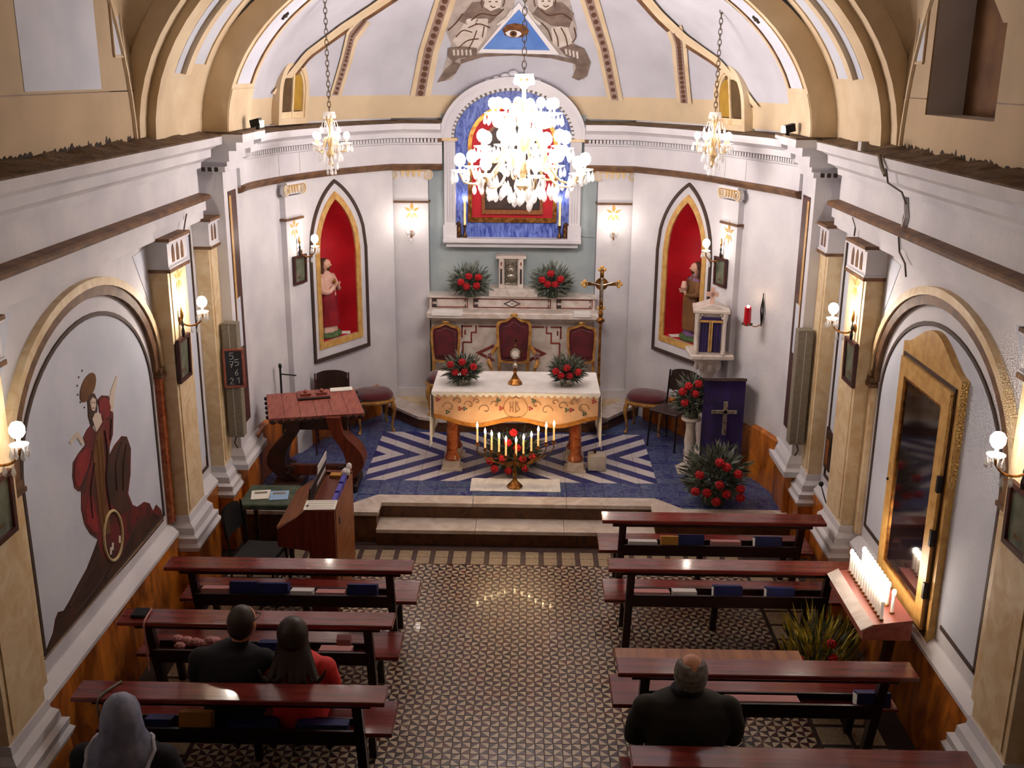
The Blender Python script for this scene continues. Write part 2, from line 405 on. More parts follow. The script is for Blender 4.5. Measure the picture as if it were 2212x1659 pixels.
tt = tri_tile(); proto = None; rest = MB(); cnt = 0
for r in range(25):
    yy = 9.255-TP*(r+0.5)
    for c in range(34):
        xx = (c-16.5)*TP
        if 11 <= c <= 22:
            if proto is None:
                proto = tt.build('tile', ['tile_cream', 'tile_dark'], floor); proto.location = (xx, yy, 0)
            else:
                o = proto.copy(); C.objects.link(o); o.location = (xx, yy, random.uniform(-0.0008, 0.0004))
        else:
            o_ = len(rest.v); rest.v += [p+Vector((xx, yy, 0)) for p in tt.v]; rest.f += [tuple(i+o_ for i in f) for f in tt.f]; rest.m += tt.m
rest.build('floor_tiles', ['tile_cream', 'tile_dark'], floor, kind='stuff')
# border rows before the steps and along the walls
bt = MB().box((-0.066, -0.072, -0.006), (0.066, 0.072, 0.0), bev=0.002); pb = None
bs = MB().box((-0.02, -0.16, -0.006), (0.02, 0.16, -0.0005)); ps = None
for i in range(25):
    x = -2.16+i*0.18
    for y in (9.338, 9.488):
        if pb is None: pb = bt.build('border_tile', 'tile_border', floor); pb.location = (x, y, 0)
        else: o = pb.copy(); C.objects.link(o); o.location = (x, y, 0)
    if ps is None: ps = bs.build('border_strip', 'tile_strip', floor); ps.location = (x+0.09, 9.42, 0)
    else: o = ps.copy(); C.objects.link(o); o.location = (x+0.09, 9.42, 0)
o = MB().box((-2.3, 9.575, -0.006), (2.3, 9.66, -0.001)).build('border_strip', 'tile_strip', floor)
wt = MB().box((-0.105, -0.105, -0.006), (0.105, 0.105, 0.0), bev=0.002); pw = None
for i in range(13):
    for sx in (-1, 1):
        for k in range(2):
            loc = (sx*(2.37+k*0.245), 6.1+i*0.245, 0)
            if pw is None: pw = wt.build('wall_border_tile', 'tile_border', floor); pw.location = loc
            else: o = pw.copy(); C.objects.link(o); o.location = loc

# ================================================================== SANCTUARY PLATFORM
PZ = 0.34
pl = MB()
poly = [(-3.0, 9.72), (-1.40, 9.72), (-1.40, 9.98), (1.42, 9.98), (1.42, 9.72), (3.0, 9.72), (3.0, 13.6), (-3.0, 13.6)]
pl.prism(poly, lambda a, b, d: Vector((a, b, d)), 0.0, PZ-0.035)
pl.box((-1.40, 9.69, 0), (1.42, 9.98, 0.135))
platform = structure(pl, 'floor_sanctuary', 'marble_brown')
def slab(name, poly, z0, z1, m, par):
    return MB().prism(poly, lambda a, b, d: Vector((a, b, d)), z0, z1).build(name, m, par)
for (x0, x1) in ((-1.42, -0.44), (-0.435, 0.53), (0.535, 1.44)): slab('edge_slab', [(x0, 9.96), (x1, 9.96), (x1, 10.17), (x0, 10.17)], PZ-0.035, PZ+0.004, 'marble_white', platform)
for sx, a in ((-1, 1.40), (1, 1.42)):
    slab('edge_slab', [(sx*a-sx*0.02, 9.70), (sx*2.76, 9.70), (sx*2.76, 9.90), (sx*(a+0.3), 9.90), (sx*(a+0.04), 10.17), (sx*a-sx*0.02, 10.17)], PZ-0.035, PZ+0.0055, 'marble_white', platform)
for (x0, x1) in ((-1.40, -0.4), (-0.396, 0.5), (0.504, 1.42)): slab('step_tread', [(x0, 9.665), (x1, 9.665), (x1, 9.98), (x0, 9.98)], 0.135, 0.172, 'marble_white', platform)
# tiles: blue field with the chevron field in the middle
CH = (-1.66, 1.54, 10.59, 12.19)
tl = MB().box((-0.0985, -0.0985, -0.012), (0.0985, 0.0985, 0.0), bev=0.0015); pb = pc = None
for i in range(28):
    for j in range(-2, 15):
        x = -2.76+i*0.2; y = 10.29+j*0.2
        if j < 0 and abs(x) < (1.62 if j == -1 else 1.85): continue
        ch = CH[0] < x < CH[1] and CH[2] < y < CH[3]
        if not ch and (abs(x+0.1) > 2.8-max(0, y-10.6)*0.42): continue
        loc = (x, y, PZ+random.uniform(-0.0006, 0.0006))
        if ch:
            if pc is None: pc = tl.build('chevron_tile', 'tile_chevron', platform); pc.location = loc
            else: o = pc.copy(); C.objects.link(o); o.location = loc
        else:
            if pb is None: pb = tl.build('blue_tile', 'tile_blue', platform); pb.location = loc
            else: o = pb.copy(); C.objects.link(o); o.location = loc
slab('floor_bed', [(-2.76, 9.85), (-1.45, 9.85), (-1.45, 10.1), (1.47, 10.1), (1.47, 9.85), (2.76, 9.85), (2.7, 11.5), (1.6, 13.3), (-1.8, 13.3), (-2.8, 11.5)], PZ-0.036, PZ-0.008, 'tile_blue', platform)
# raised step behind the altar with a splayed front edge
P2 = [(-2.02, 13.22), (-1.24, 12.32), (-0.95, 12.2), (0.88, 12.25), (1.13, 12.38), (1.78, 13.25)]
bst = MB().prism([(-2.02, 13.3)]+P2+[(1.78, 13.5), (-2.02, 13.5)], lambda a, b, d: Vector((a, b, d)), PZ, PZ+0.13).build('back_step', 'marble_brown', platform)
P2o = [(p[0]*1.0, p[1]-0.03) for p in P2]
for k in range(5):
    a, b = Vector(P2o[k]+(0,)), Vector(P2o[k+1]+(0,))
    n = Vector((-(b-a).y, (b-a).x, 0)).normalized()
    if n.y < 0: n = -n
    c, d = b+n*0.27, a+n*0.27
    slab('step_slab', [(a.x, a.y), (b.x, b.y), (c.x, c.y), (d.x, d.y)], PZ+0.13, PZ+0.165+0.001*k, 'marble_white', platform)
slab('step_floor', [(-1.95, 13.3), (-1.2, 12.55), (1.1, 12.6), (1.7, 13.3), (1.4, 13.46), (-1.6, 13.46)], PZ+0.12, PZ+0.16, 'marbled_cream', platform)

# ================================================================== NAVE WALLS
def ring(mb, o1, o2, fn, d0, d1, mi=0):
    """flat moulding between two open outlines o1, o2 with the same number of points"""
    n = len(o1); A = [fn(a, b, d1) for a, b in o1]; B = [fn(a, b, d1) for a, b in o2]; A0 = [fn(a, b, d0) for a, b in o1]; B0 = [fn(a, b, d0) for a, b in o2]
    fs = []
    for i in range(n-1):
        fs += [(i, i+1, n+i+1, n+i), (2*n+i, i, i+1, 2*n+i+1) if False else (i, 2*n+i, 2*n+i+1, i+1), (n+i, n+i+1, 3*n+i+1, 3*n+i)]
    fs += [(0, n, 3*n, 2*n), (n-1, 2*n-1, 4*n-1, 3*n-1)]
    return mb.add(A+B+A0+B0, fs, mi)
def arch_outline(c, a, b, zs, zb0, zb1=None, n=28):
    zb1 = zb0 if zb1 is None else zb1
    return [(c-a, zb0)]+[(c-a*math.cos(PI*i/n), zs+b*math.sin(PI*i/n)) for i in range(n+1)]+[(c+a, zb1)]

def nave_wall(sx, side):
    X = lambda a, z, d: Vector((sx*(3.0-d), a, z))            # a runs along the nave, d inward
    W = MB().box((sx*3.0, -1.2, 0), (sx*3.25, 9.9, 4.06))
    if sx < 0:
        W.box((-2.98, -1.2, 4.06), (-3.25, 9.9, 6.5))
    else:
        W.box((2.98, -1.2, 4.06), (3.25, 6.68, 6.5)); W.box((2.98, 7.86, 4.06), (3.25, 9.9, 6.5)); W.box((2.98, 6.68, 4.06), (3.25, 7.86, 4.34))
        W.prism([(6.68, 4.92), (6.68, 6.5), (7.86, 6.5), (7.86, 5.55), (7.28, 5.55), (7.06, 5.18), (6.74, 4.92)], X, 0.02, -0.25)
    wall = structure(W, 'wall_'+side, ['plaster_white'])
    P = lambda mb, nm, m, **k: mb.build(nm, m, wall, **k)
    # upper wall coat
    up = MB()
    if sx < 0: up.box((-2.968, -1.2, 4.07), (-2.98, 9.8, 6.5))
    else:
        up.box((2.968, -1.2, 4.07), (2.98, 6.68, 6.5)); up.box((2.968, 7.86, 4.07), (2.98, 9.8, 6.5)); up.box((2.968, 6.68, 4.07), (2.98, 7.86, 4.34))
        up.prism([(6.68, 4.92), (6.68, 6.5), (7.86, 6.5), (7.86, 5.55), (7.28, 5.55), (7.06, 5.18), (6.74, 4.92)], X, 0.02, 0.032)
    P(up, 'upper_plaster', 'upper_wall')
    P(MB().box((sx*2.964, -1.2, 4.447), (sx*2.968, 6.68 if sx > 0 else 8.4, 4.453)).box((sx*2.964, 7.86, 4.447), (sx*2.968, 8.4, 4.453)), 'scribed_line', 'brown_trim')
    if sx < 0:
        P(MB().box((-2.965, at(46, 150, x=-2.97).y, 4.47), (-2.968, at(214, 150, x=-2.97).y, 6.3)), 'blue_field', 'plaster_blue')
    else:
        rc = MB().box((3.24, 6.6, 4.2), (3.26, 7.95, 5.8)); rc.box((3.0, 6.675, 4.33), (3.25, 6.685, 5.7)); P(rc, 'window_recess', 'recess_brown')
    for y0, y1 in ((8.0, 8.2),)+(((5.9, 6.25),) if sx > 0 else ()):
        po = [(y0, 4.70), (y1, 4.70), (y1-0.04, 5.1), (y1-0.16, 5.5), (y0, 5.75)]
        P(MB().prism(po, X, 0.032, 0.036), 'blue_field', 'plaster_blue')
        pr = [(a+(0.03 if a > y0 else -0.03), b-0.03 if b < 4.8 else b) for a, b in po]
        mb = MB()
        for q in range(3): mb.tube([X(po[q-1 if q else 4][0], po[q-1 if q else 4][1], 0.038), X(po[q][0], po[q][1], 0.038)], 0.011, 6)
        mb.tube([X(po[2][0], po[2][1], 0.038), X(po[3][0], po[3][1], 0.038)], 0.011, 6); P(mb, 'panel_moulding', 'plaster_cream')
    # entablature
    path = [((sx*3.0, -1.2, 0), (-sx, 0, 0)), ((sx*3.0, 9.66, 0), (-sx, 0, 0))]
    P(MB().sweep([(0, 3.28), (0.09, 3.28), (0.09, 3.36), (0.12, 3.37), (0.12, 3.47), (0, 3.47)], path), 'architrave', 'plaster_white')
    P(MB().sweep([(0, 3.455), (0.13, 3.455), (0.17, 3.475), (0.175, 3.50), (0.16, 3.515), (0.0, 3.53)], path), 'string_moulding', 'brown_trim')
    P(MB().sweep([(0, 3.5), (0.06, 3.5), (0.06, 3.74), (0.10, 3.75), (0.105, 3.80), (0.15, 3.83), (0.20, 3.85), (0.205, 3.92), (0.26, 3.95), (0.31, 3.965), (0.32, 4.035), (0.0, 4.04)], path), 'cornice', 'plaster_white')
    du = MB(); rows = []
    for i in range(60):
        y = -1.2+i*(9.8+1.2)/59
        rows.append([Vector((sx*2.685, y, 4.036)), Vector((sx*2.69, y, 4.046)), Vector((sx*2.79, y, 4.058+0.008*math.sin(i*1.3))), Vector((sx*2.972, y, 4.09+0.015*math.sin(i*2.1)))])
    du.grid(rows); P(du, 'ledge_dust', 'dust')
    # ragged soot stain where ledge and upper wall meet
    so = MB(); y = 3.0; rr = random.Random(5 if sx < 0 else 9)
    while y < 9.6:
        wd = rr.uniform(0.03, 0.10); h = rr.uniform(0.005, 0.03)*(1.9 if rr.random() < 0.15 else 1.0)*(1.0 if y < 8.7 or sx > 0 else 1.2)
        so.prism([(y, 4.06), (y+wd, 4.06), (y+wd*0.9, 4.085+h*0.45), (y+wd*0.65, 4.09+h), (y+wd*0.4, 4.09+h*0.8), (y+wd*0.15, 4.085+h*0.5)], X, 0.033, 0.0345); y += wd*(0.8 if rr.random() < 0.6 else rr.uniform(1.0, 2.4))
    P(so, 'soot_stain', 'soot_and_gap_shade')
    # pilasters with bracket capitals and bases
    def pil(y0, y1, xp, slots, sc):
        P(MB().box((sx*xp, y0, 0.84), (sx*3.0, y1, 3.03)), 'pilaster', 'marbled_cream')
        P(MB().box((sx*(xp-0.008), y0+0.05, 0.9), (sx*xp, y1-0.05, 3.0)), 'pilaster_panel', 'marbled_cream')
        b = MB().box((sx*(xp-0.02), y0-0.015, 3.04), (sx*3.0, y1+0.015, 3.27))
        P(b, 'capital', 'plaster_white')
        P(MB().box((sx*(xp-0.05), y0-0.04, 3.27), (sx*3.0, y1+0.04, 3.295)).box((sx*(xp-0.035), y0-0.025, 3.012), (sx*3.0, y1+0.025, 3.04)), 'capital_moulding', 'brown_trim')
        P(MB().box((sx*(xp-0.045), y0-0.035, 3.255), (sx*3.0, y1+0.035, 3.27)).box((sx*(xp-0.03), y0-0.02, 3.04), (sx*3.0, y1+0.02, 3.055)), 'capital_fillet', 'plaster_white')
        wdt = (y1-y0)/(slots+1)
        for k in range(slots):
            c = y0+wdt*(k+0.75)+wdt*0.25*(1 if slots == 3 else 0.6); hw = wdt*0.28
            po = [(c-hw, 3.085), (c+hw, 3.085), (c+hw, 3.18), (c+hw*0.6, 3.215), (c, 3.235), (c-hw*0.6, 3.215), (c-hw, 3.18)]
            P(MB().prism(po, lambda a, z, d: Vector((sx*(xp-0.02-d), a, z)), -0.002, 0.003), 'capital_slot', 'brown_trim')
        prof = [(0, 0.56), (0.10, 0.56), (0.115, 0.60), (0.09, 0.63), (0.095, 0.68), (0.06, 0.70), (0.055, 0.76), (0.02, 0.80), (0.012, 0.86), (0, 0.86)]
        dd = 3.0-xp
        pth = [((sx*xp, y0, 0), (-sx*0.7, -0.7, 0)), ((sx*xp, y1, 0), (-sx*0.7, 0.7, 0))]
        mb = MB(); rows = []
        for (px_, py_, nx, ny) in ((3.0, y0, 0, -1), (xp, y0, -sx, -1), (xp, y1, -sx, 1), (3.0, y1, 0, 1)):
            rows.append([Vector((sx*px_+nx*o, py_+ny*o, z)) for o, z in prof])
        mb.grid(rows); P(mb, 'pilaster_base', 'plaster_white')
        P(MB().box((sx*(xp-0.09), y0-0.09, 0.0), (sx*3.0, y1+0.09, 0.56)), 'pedestal', 'marble_dado')
    pil(8.40, 8.86, 2.85, 3, 1); pil(5.12, 5.58, 2.85, 3, 1); pil(1.9, 2.36, 2.85, 3, 1); pil(9.60, 9.88, 2.87, 2, 1)
    # marble dado and its sloping ledge
    for y0, y1 in ((5.67, 8.31), (8.95, 9.51), (2.45, 5.03)):
        n = max(1, round((y1-y0)/0.9))
        for k in range(n):
            a, b = y0+(y1-y0)*k/n, y0+(y1-y0)*(k+1)/n
            P(MB().box((sx*2.92, a+0.002, 0), (sx*3.0, b-0.002, 0.72)), 'dado_panel', 'marble_dado')
        P(MB().sweep([(0, 0.715), (0.085, 0.715), (0.085, 0.745), (0.03, 0.80), (0.012, 0.815), (0, 0.815)], [((sx*3.0, y0, 0), (-sx, 0, 0)), ((sx*3.0, y1, 0), (-sx, 0, 0))]), 'dado_ledge', 'plaster_white')
    # blind arch
    cy = 7.07
    for (yc, full) in ((cy, True), (3.8, False)):
        mb = MB(); ring(mb, arch_outline(yc, 1.36, 1.0, 2.2, 2.2), arch_outline(yc, 1.30, 0.94, 2.2, 2.2), X, 0.0, 0.05)
        P(mb, 'arch_moulding', 'marbled_cream')
        mb = MB(); ring(mb, arch_outline(yc, 1.30, 0.94, 2.2, 2.2), arch_outline(yc, 1.20, 0.87, 2.2, 2.2), X, 0.0, 0.035)
        P(mb, 'arch_moulding', 'brown_trim')
        for e in (-1, 1):
            ye = yc+e*1.275
            P(MB().box((sx*2.955, ye-0.045, 0.82), (sx*3.0, ye+0.045, 2.14)), 'arch_post', 'marble_red' if (sx < 0 and e > 0) else 'marbled_cream')
            P(MB().box((sx*2.93, ye-0.065, 2.14), (sx*3.0, ye+0.065, 2.17)).box((sx*2.94, ye-0.05, 2.17), (sx*3.0, ye+0.05, 2.22)), 'arch_impost', 'brown_trim')
        mb = MB(); ring(mb, arch_outline(yc, 1.155, 0.85, 2.1, 0.95), arch_outline(yc, 1.125, 0.82, 2.1, 0.95), X, 0.0, 0.012)
        if sx < 0 or not full: mb.box((sx*3.0, yc-1.155, 0.935), (sx*2.988, yc+1.155, 0.965))
        else: mb.box((sx*3.0, yc-1.155, 0.935), (sx*2.988, 6.5, 0.965)); mb.box((sx*3.0, 7.76, 0.935), (sx*2.988, yc+1.155, 0.965))
        P(mb, 'panel_line', 'line_brown')
        fill = [(yc-1.13, 0.965)]+arch_outline(yc, 1.13, 0.825, 2.1, 0.965)[1:-1]+[(yc+1.13, 0.965)]
        P(MB().prism(fill, X, 0.0, 0.003), 'blind_panel', 'plaster_blue')
        for e in (-1, 1):     # grey painted triangles in the spandrels
            P(MB().prism([(yc+e*1.0, 3.2), (yc+e*1.26, 3.22), (yc+e*1.28, 2.75)], X, 0.0, 0.004), 'spandrel_panel', 'plaster_blue')
    # outlined panel between the far pilasters
    P(MB().box((sx*3.0, 8.95, 1.02), (sx*2.997, 9.47, 3.2)), 'blue_field', 'plaster_blue')
    P(MB().box((sx*3.0, 9.45, 0.9), (sx*2.985, 9.475, 3.2)).box((sx*3.0, 8.98, 0.9), (sx*2.985, 9.475, 0.925)).box((sx*3.0, 8.98, 3.18), (sx*2.985, 9.475, 3.2)), 'panel_line', 'line_brown')
    # pier of the chancel arch
    px = 2.77
    P(MB().box((sx*px, 9.88, 0.9), (sx*3.25, 10.42, 3.75)), 'pier', 'plaster_white')
    P(MB().box((sx*(px-0.06), 9.84, 0.0), (sx*3.25, 10.3, 0.74)), 'pier_dado', 'marble_dado')
    prof = [(0, 0.74), (0.075, 0.74), (0.08, 0.80), (0.05, 0.83), (0.045, 0.88), (0.015, 0.95), (0, 0.95)]
    mb = MB(); mb.grid([[Vector((sx*a+nx*o, b+ny*o, z)) for o, z in prof] for a, b, nx, ny in ((3.0, 9.88, 0, -1), (px, 9.88, -sx, -1), (px, 10.5, -sx, 1))]); P(mb, 'pier_base', 'plaster_white')
    P(MB().box((sx*(px-0.006), 10.0, 1.15), (sx*px, 10.27, 3.5)), 'recess_frame', 'wood_frame')
    P(MB().box((sx*(px-0.009), 10.015, 1.3), (sx*(px-0.005), 10.08, 3.46)), 'gilt_strip', 'gold_paint')
    P(MB().box((sx*(px-0.010), 10.03, 1.95), (sx*(px-0.005), 10.17, 2.45)), 'recess_mirror', 'plaster_blue')
    # entablature block over the pier, stepped
    for z0, z1, o, f in ((3.75, 3.80, 0.06, 9.78), (3.80, 3.90, 0.10, 9.72), (3.90, 3.98, 0.19, 9.66), (3.98, 4.05, 0.27, 9.60)):
        P(MB().box((sx*(px-o), f+0.06, z0), (sx*3.0, 10.45+o*0.2, z1)), 'cornice_block', 'plaster_white')
    P(MB().box((sx*(px-0.05), 9.80, 3.70), (sx*2.99, 10.42, 3.75)), 'cornice_block', 'plaster_white')
    for k in range(3): P(MB().box((sx*(px+0.015+k*0.06), 9.792, 3.706), (sx*(px+0.05+k*0.06), 9.80, 3.745)), 'dentil_gap_shade', 'soot_and_gap_shade')  # dark boxes stand in for the shade inside the holes
    P(MB().box((sx*(px-0.27), 9.66, 4.05), (sx*2.98, 10.5, 4.065)), 'ledge_dust', 'dust')
    return wall
wall_left = nave_wall(-1, 'left'); wall_right = nave_wall(1, 'right')
# cracks in the right entablature
def crack(pts, par, r=0.006, m='line_brown'):
    mb = MB(); mb.tube(pts, r, 5); mb.build('crack', m, par)
for cr, xx in (([(1905, 330), (1915, 370), (1918, 395), (1948, 415), (1957, 440)], 2.74), ([(1957, 440), (1950, 480), (1946, 505)], 2.93),
               ([(1941, 512), (1943, 545), (1955, 570), (1957, 598)], 2.87), ([(1842, 470), (1848, 490), (1845, 510)], 2.88)):
    crack([at(u, v, x=xx) for u, v in cr], wall_right, 0.007)
crack([at(u, v, x=-2.86) for u, v in ((403, 462), (400, 478), (397, 498))], wall_left, 0.006)
# conduit and small box on the right cornice
MB().box((2.66, 8.28, 4.05), (2.72, 8.36, 4.12)).build('junction_box', 'book_white', wall_right)
MB().tube([at(u, v, x=2.66) for u, v in ((1900, 336), (1906, 365), (1912, 378))], 0.016, 6).build('conduit', 'grey_speaker', wall_right)
MB().tube([at(u, v, x=2.92) for u, v in ((1955, 425), (1957, 470), (1948, 500))], 0.016, 6).build('conduit', 'plaster_white', wall_right)

# small wooden hatch in the right wall between the pilasters
hp = [at(u, v, x=2.985) for u, v in ((1790, 898), (1806, 925), (1797, 1003), (1778, 975))]
mb = MB().prism([(hp[0].y-0.02, 1.0), (hp[2].y+0.05, 1.0), (hp[2].y+0.05, 1.36), (hp[0].y-0.02, 1.40)], lambda a, z, d: Vector((2.985-d, a, z)), -0.015, 0.012)
mb.build('hatch_panel', 'wood_dark', wall_right)
MB().box((2.97, hp[2].y+0.1, 1.05), (2.975, hp[0].y-0.06, 1.3)).build('hatch_inset', 'wood_brown', wall_right)

# rear wall and ceiling of the nave (behind and above the gallery)
structure(MB().box((-3.2, -1.4, 0), (3.2, -1.2, 6.6)), 'wall_rear', 'plaster_cream')
structure(MB().box((-3.3, -1.4, 6.5), (3.3, 9.8, 6.6)), 'ceiling', 'plaster_cream')

# ================================================================== ARCHES AND VAULT
Z0 = 4.07
def ell(a, b, n=40, t0=0.0, t1=PI): return [(-a*math.cos(t0+(t1-t0)*i/n), Z0+b*math.sin(t0+(t1-t0)*i/n)) for i in range(n+1)]
def arch_ring(name, y0, y1, ai, bi, ao, bo, m, par=None):
    I, O = ell(ai, bi), ell(ao, bo); mb = MB()
    rows = [[Vector((x, y0, z)) for x, z in O], [Vector((x, y0, z)) for x, z in I], [Vector((x, y1, z)) for x, z in I], [Vector((x, y1, z)) for x, z in O]]
    mb.grid(rows)
    return structure(mb, name, m, par) if par is None else mb.build(name, m, par)
arch1 = arch_ring('trim_1', 9.72, 10.5, 2.65, 1.77, 2.93, 1.87, 'plaster_cream')
def arch_patch(name, y0, y1, a, b, off, m, par, t0, t1, n=30):
    mb = MB(); I = ell(a-off, b-off, n, t0, t1); J = ell(a+0.002, b+0.002, n, t0, t1)
    mb.grid([[Vector((x, y0, z)) for x, z in J], [Vector((x, y0, z)) for x, z in I], [Vector((x, y1, z)) for x, z in I], [Vector((x, y1, z)) for x, z in J]])
    return mb.build(name, m, par)
for k in range(2):
    t0, t1 = (0.24, 1.45) if k == 0 else (PI-1.45, PI-0.24)
    arch_patch('arch_panel', 9.86, 10.30, 2.65, 1.77, 0.004, 'plaster_blue', arch1, t0, t1)
    arch_patch('arch_line', 9.825, 9.84, 2.65, 1.77, 0.012, 'plaster_cream', arch1, t0, t1)
    arch_patch('arch_line', 10.32, 10.36, 2.65, 1.77, 0.012, 'brown_trim', arch1, t0, t1)
    for t in (0.62, 0.86, 1.1, 1.34):
        tt_ = t if k == 0 else PI-t
        cx_, cz_ = -2.65*math.cos(tt_), Z0+1.77*math.sin(tt_)
        mb = MB(); nrm = Vector((math.cos(tt_)/2.65, 0, -math.sin(tt_)/1.77)).normalized(); tn = Vector((nrm.z, 0, -nrm.x))
        for j in range(4):
            a = j*PI/2; p = Vector((cx_, 10.08, cz_))+nrm*0.008
            mb.ball(p+tn*0.028*math.cos(a)+Vector((0, 0.028*math.sin(a), 0)), 0.02, 6)
        mb.build('rosette', 'soot_and_gap_shade', arch1)
    arch_patch('springer', 9.73, 10.5, 2.65, 1.77, 0.01, 'plaster_cream', arch1, 0.0 if k == 0 else PI-0.215, 0.215 if k == 0 else PI, 6)
arch2 = arch_ring('trim_2', 8.34, 8.52, 2.95, 2.07, 3.1, 2.25, 'plaster_cream')
arch3 = arch_ring('trim_3', 8.5, 9.74, 2.88, 1.99, 3.05, 2.15, 'plaster_cream')
for k in range(2):
    t0, t1 = (0.26, 1.4) if k == 0 else (PI-1.4, PI-0.26)
    arch_patch('arch_panel', 8.78, 8.93, 2.88, 1.99, 0.004, 'plaster_blue', arch3, t0, t1)
    arch_patch('arch_step', 8.93, 9.06, 2.88, 1.99, 0.045, 'plaster_cream', arch3, t0, t1)
    arch_patch('arch_panel', 9.18, 9.48, 2.88, 1.99, 0.004, 'plaster_blue', arch3, t0+0.04, t1)
    arch_patch('arch_line', 9.50, 9.53, 2.88, 1.99, 0.014, 'plaster_cream', arch3, t0+0.04, t1)
    arch_patch('arch_line', 9.535, 9.545, 2.88, 1.99, 0.010, 'brown_trim', arch3, t0+0.04, t1)
# groined corner between lunette and transverse arch
for sx in (-1, 1):
    rows = []
    for i in range(21):
        t = PI/2*i/20
        A = Vector((sx*2.965, 5.72+2.56*math.cos(t), 4.06+2.25*math.sin(t))); B = Vector((sx*3.04*math.cos(t), 8.37, 4.06+2.2*math.sin(t)))
        rows.append([A.lerp(B, k/6)+Vector((sx*0.06, 0.06, 0.05))*math.sin(PI*k/6) for k in range(7)])
    structure(MB().grid(rows), 'trim_4' if sx < 0 else 'trim_5', 'plaster_cream')
    mb = MB(); mb.tube([Vector((sx*2.965, 5.72+2.56*math.cos(PI/2*i/20), 4.06+2.25*math.sin(PI/2*i/20))) for i in range(21)], 0.022, 6)
    structure(mb, 'trim_6' if sx < 0 else 'trim_7', 'plaster_cream')

# ------------------------------------------------------------------ apse plan
XA = -0.1
def xa(y): return XA*max(0.0, min(1.0, (y-10.36)/0.8))
RA = [(2.78, 10.36), (2.72, 10.75), (2.52, 11.35), (2.29, 11.95), (2.03, 12.45), (1.72, 12.88), (1.50, 13.14)]
APSE = {}
for sx in (-1, 1):
    pts = spline([Vector((xa(y)+sx*x, y, 0)) for x, y in RA], 16); S = [0.0]
    for i in range(1, len(pts)): S.append(S[-1]+(pts[i]-pts[i-1]).length)
    APSE[sx] = (pts, S)
def ap(sx, s):
    pts, S = APSE[sx]
    if s <= 0: d = (pts[1]-pts[0]).normalized(); p = pts[0]+d*s
    elif s >= S[-1]: d = (pts[-1]-pts[-2]).normalized(); p = pts[-1]+d*(s-S[-1])
    else:
        i = 0
        while S[i+1] < s: i += 1
        d = (pts[i+1]-pts[i]).normalized(); p = pts[i]+d*(s-S[i])
        j = min(i+2, len(pts)-1); h = max(i-1, 0); d = (pts[j]-pts[h]).normalized()
    n = Vector((d.y, -d.x, 0))*(-1 if sx > 0 else 1)
    return p, n
def AW(sx):
    def fn(s, z, d):
        p, n = ap(sx, s); return Vector((p.x+n.x*d, p.y+n.y*d, z))
    return fn
def ap_hit(sx, u, v):
    """photo point -> (s, z) on the apse wall"""
    d = ray(u, v); best = None; pts, S = APSE[sx]
    for i in range(len(pts)-1):
        a, b = pts[i], pts[i+1]; e = b-a
        den = d.x*e.y-d.y*e.x
        if abs(den) < 1e-9: continue
        ox, oy = CAM[0]-a.x, CAM[1]-a.y
        k = (d.x*oy-d.y*ox)/den*-1
        k = (d.y*ox-d.x*oy)/(d.y*e.x-d.x*e.y)
        if -0.001 <= k <= 1.001:
            t = (a.x+e.x*k-CAM[0])/d.x
            if t > 0: return S[i]+(S[i+1]-S[i])*k, CAM[2]+d.z*t
    return None
# ================================================================== APSE WALLS
SC = {-1: 2.10, 1: 2.16}
def pointed(h, H):
    R = (h*h+H*H)/(2*h)
    return lambda x: math.sqrt(max(0.0, R*R-(abs(x)+R-h)**2)) if abs(x) < h else 0.0
def niche_outline(c, h, zb, zs, H, n=14):
    f = pointed(h, H); L = [(c-h, zb)]
    L += [(c-h+h*i/n, zs+f(-h+h*i/n)) for i in range(n+1)]
    L += [(c+h*i/n, zs+f(h*i/n)) for i in range(1, n+1)]
    return L+[(c+h, zb)]
def closed_ring(mb, o1, o2, fn, d0, d1, mi=0):
    return ring(mb, o1+[o1[0]], o2+[o2[0]], fn, d0, d1, mi)

def ionic(fn, c, w, z, d, par):
    """small Ionic capital on a wall: two scrolls joined by an egg-and-dart band"""
    mb = MB(); mb.prism([(c-w*0.58, z+0.125), (c+w*0.58, z+0.125), (c+w*0.62, z+0.155), (c-w*0.62, z+0.155)], fn, 0, d+0.05)
    mb.prism([(c-w*0.5, z+0.02), (c+w*0.5, z+0.02), (c+w*0.5, z+0.125), (c-w*0.5, z+0.125)], fn, 0, d+0.015)
    cap = mb.build('capital', 'plaster_white', par)
    for e in (-1, 1):
        mb = MB(); pts = []
        for i in range(34):
            a = i*0.36; r = 0.062*(1-i/36)
            pts.append(fn(c+e*(w*0.52+r*math.cos(a+PI/2)*1.0*-1), z+0.065+r*math.sin(a+PI/2), d+0.035))
        mb.tube(pts, [0.012*(1-i/50) for i in range(34)], 6)
        mb.prism(arc((c+e*w*0.52, z+0.065), 0.066, 0, 2*PI, 16)[:-1], fn, d-0.01, d+0.026, 1)
        mb.build('volute', ['marbled_cream', 'plaster_white'], cap)
    for k in range(4):
        q = c+(k-1.5)*w*0.17; mb = MB(); mb.prism([(q-w*0.06, z+0.11), (q+w*0.06, z+0.11), (q+w*0.045, z+0.05), (q, z+0.03), (q-w*0.045, z+0.05)], fn, d, d+0.03)
        mb.build('egg', 'marbled_cream', cap)
    MB().tube([fn(c-w*0.5, z+0.12, d+0.03), fn(c+w*0.5, z+0.12, d+0.03)], 0.012, 6).build('capital_line', 'gold_paint', cap)
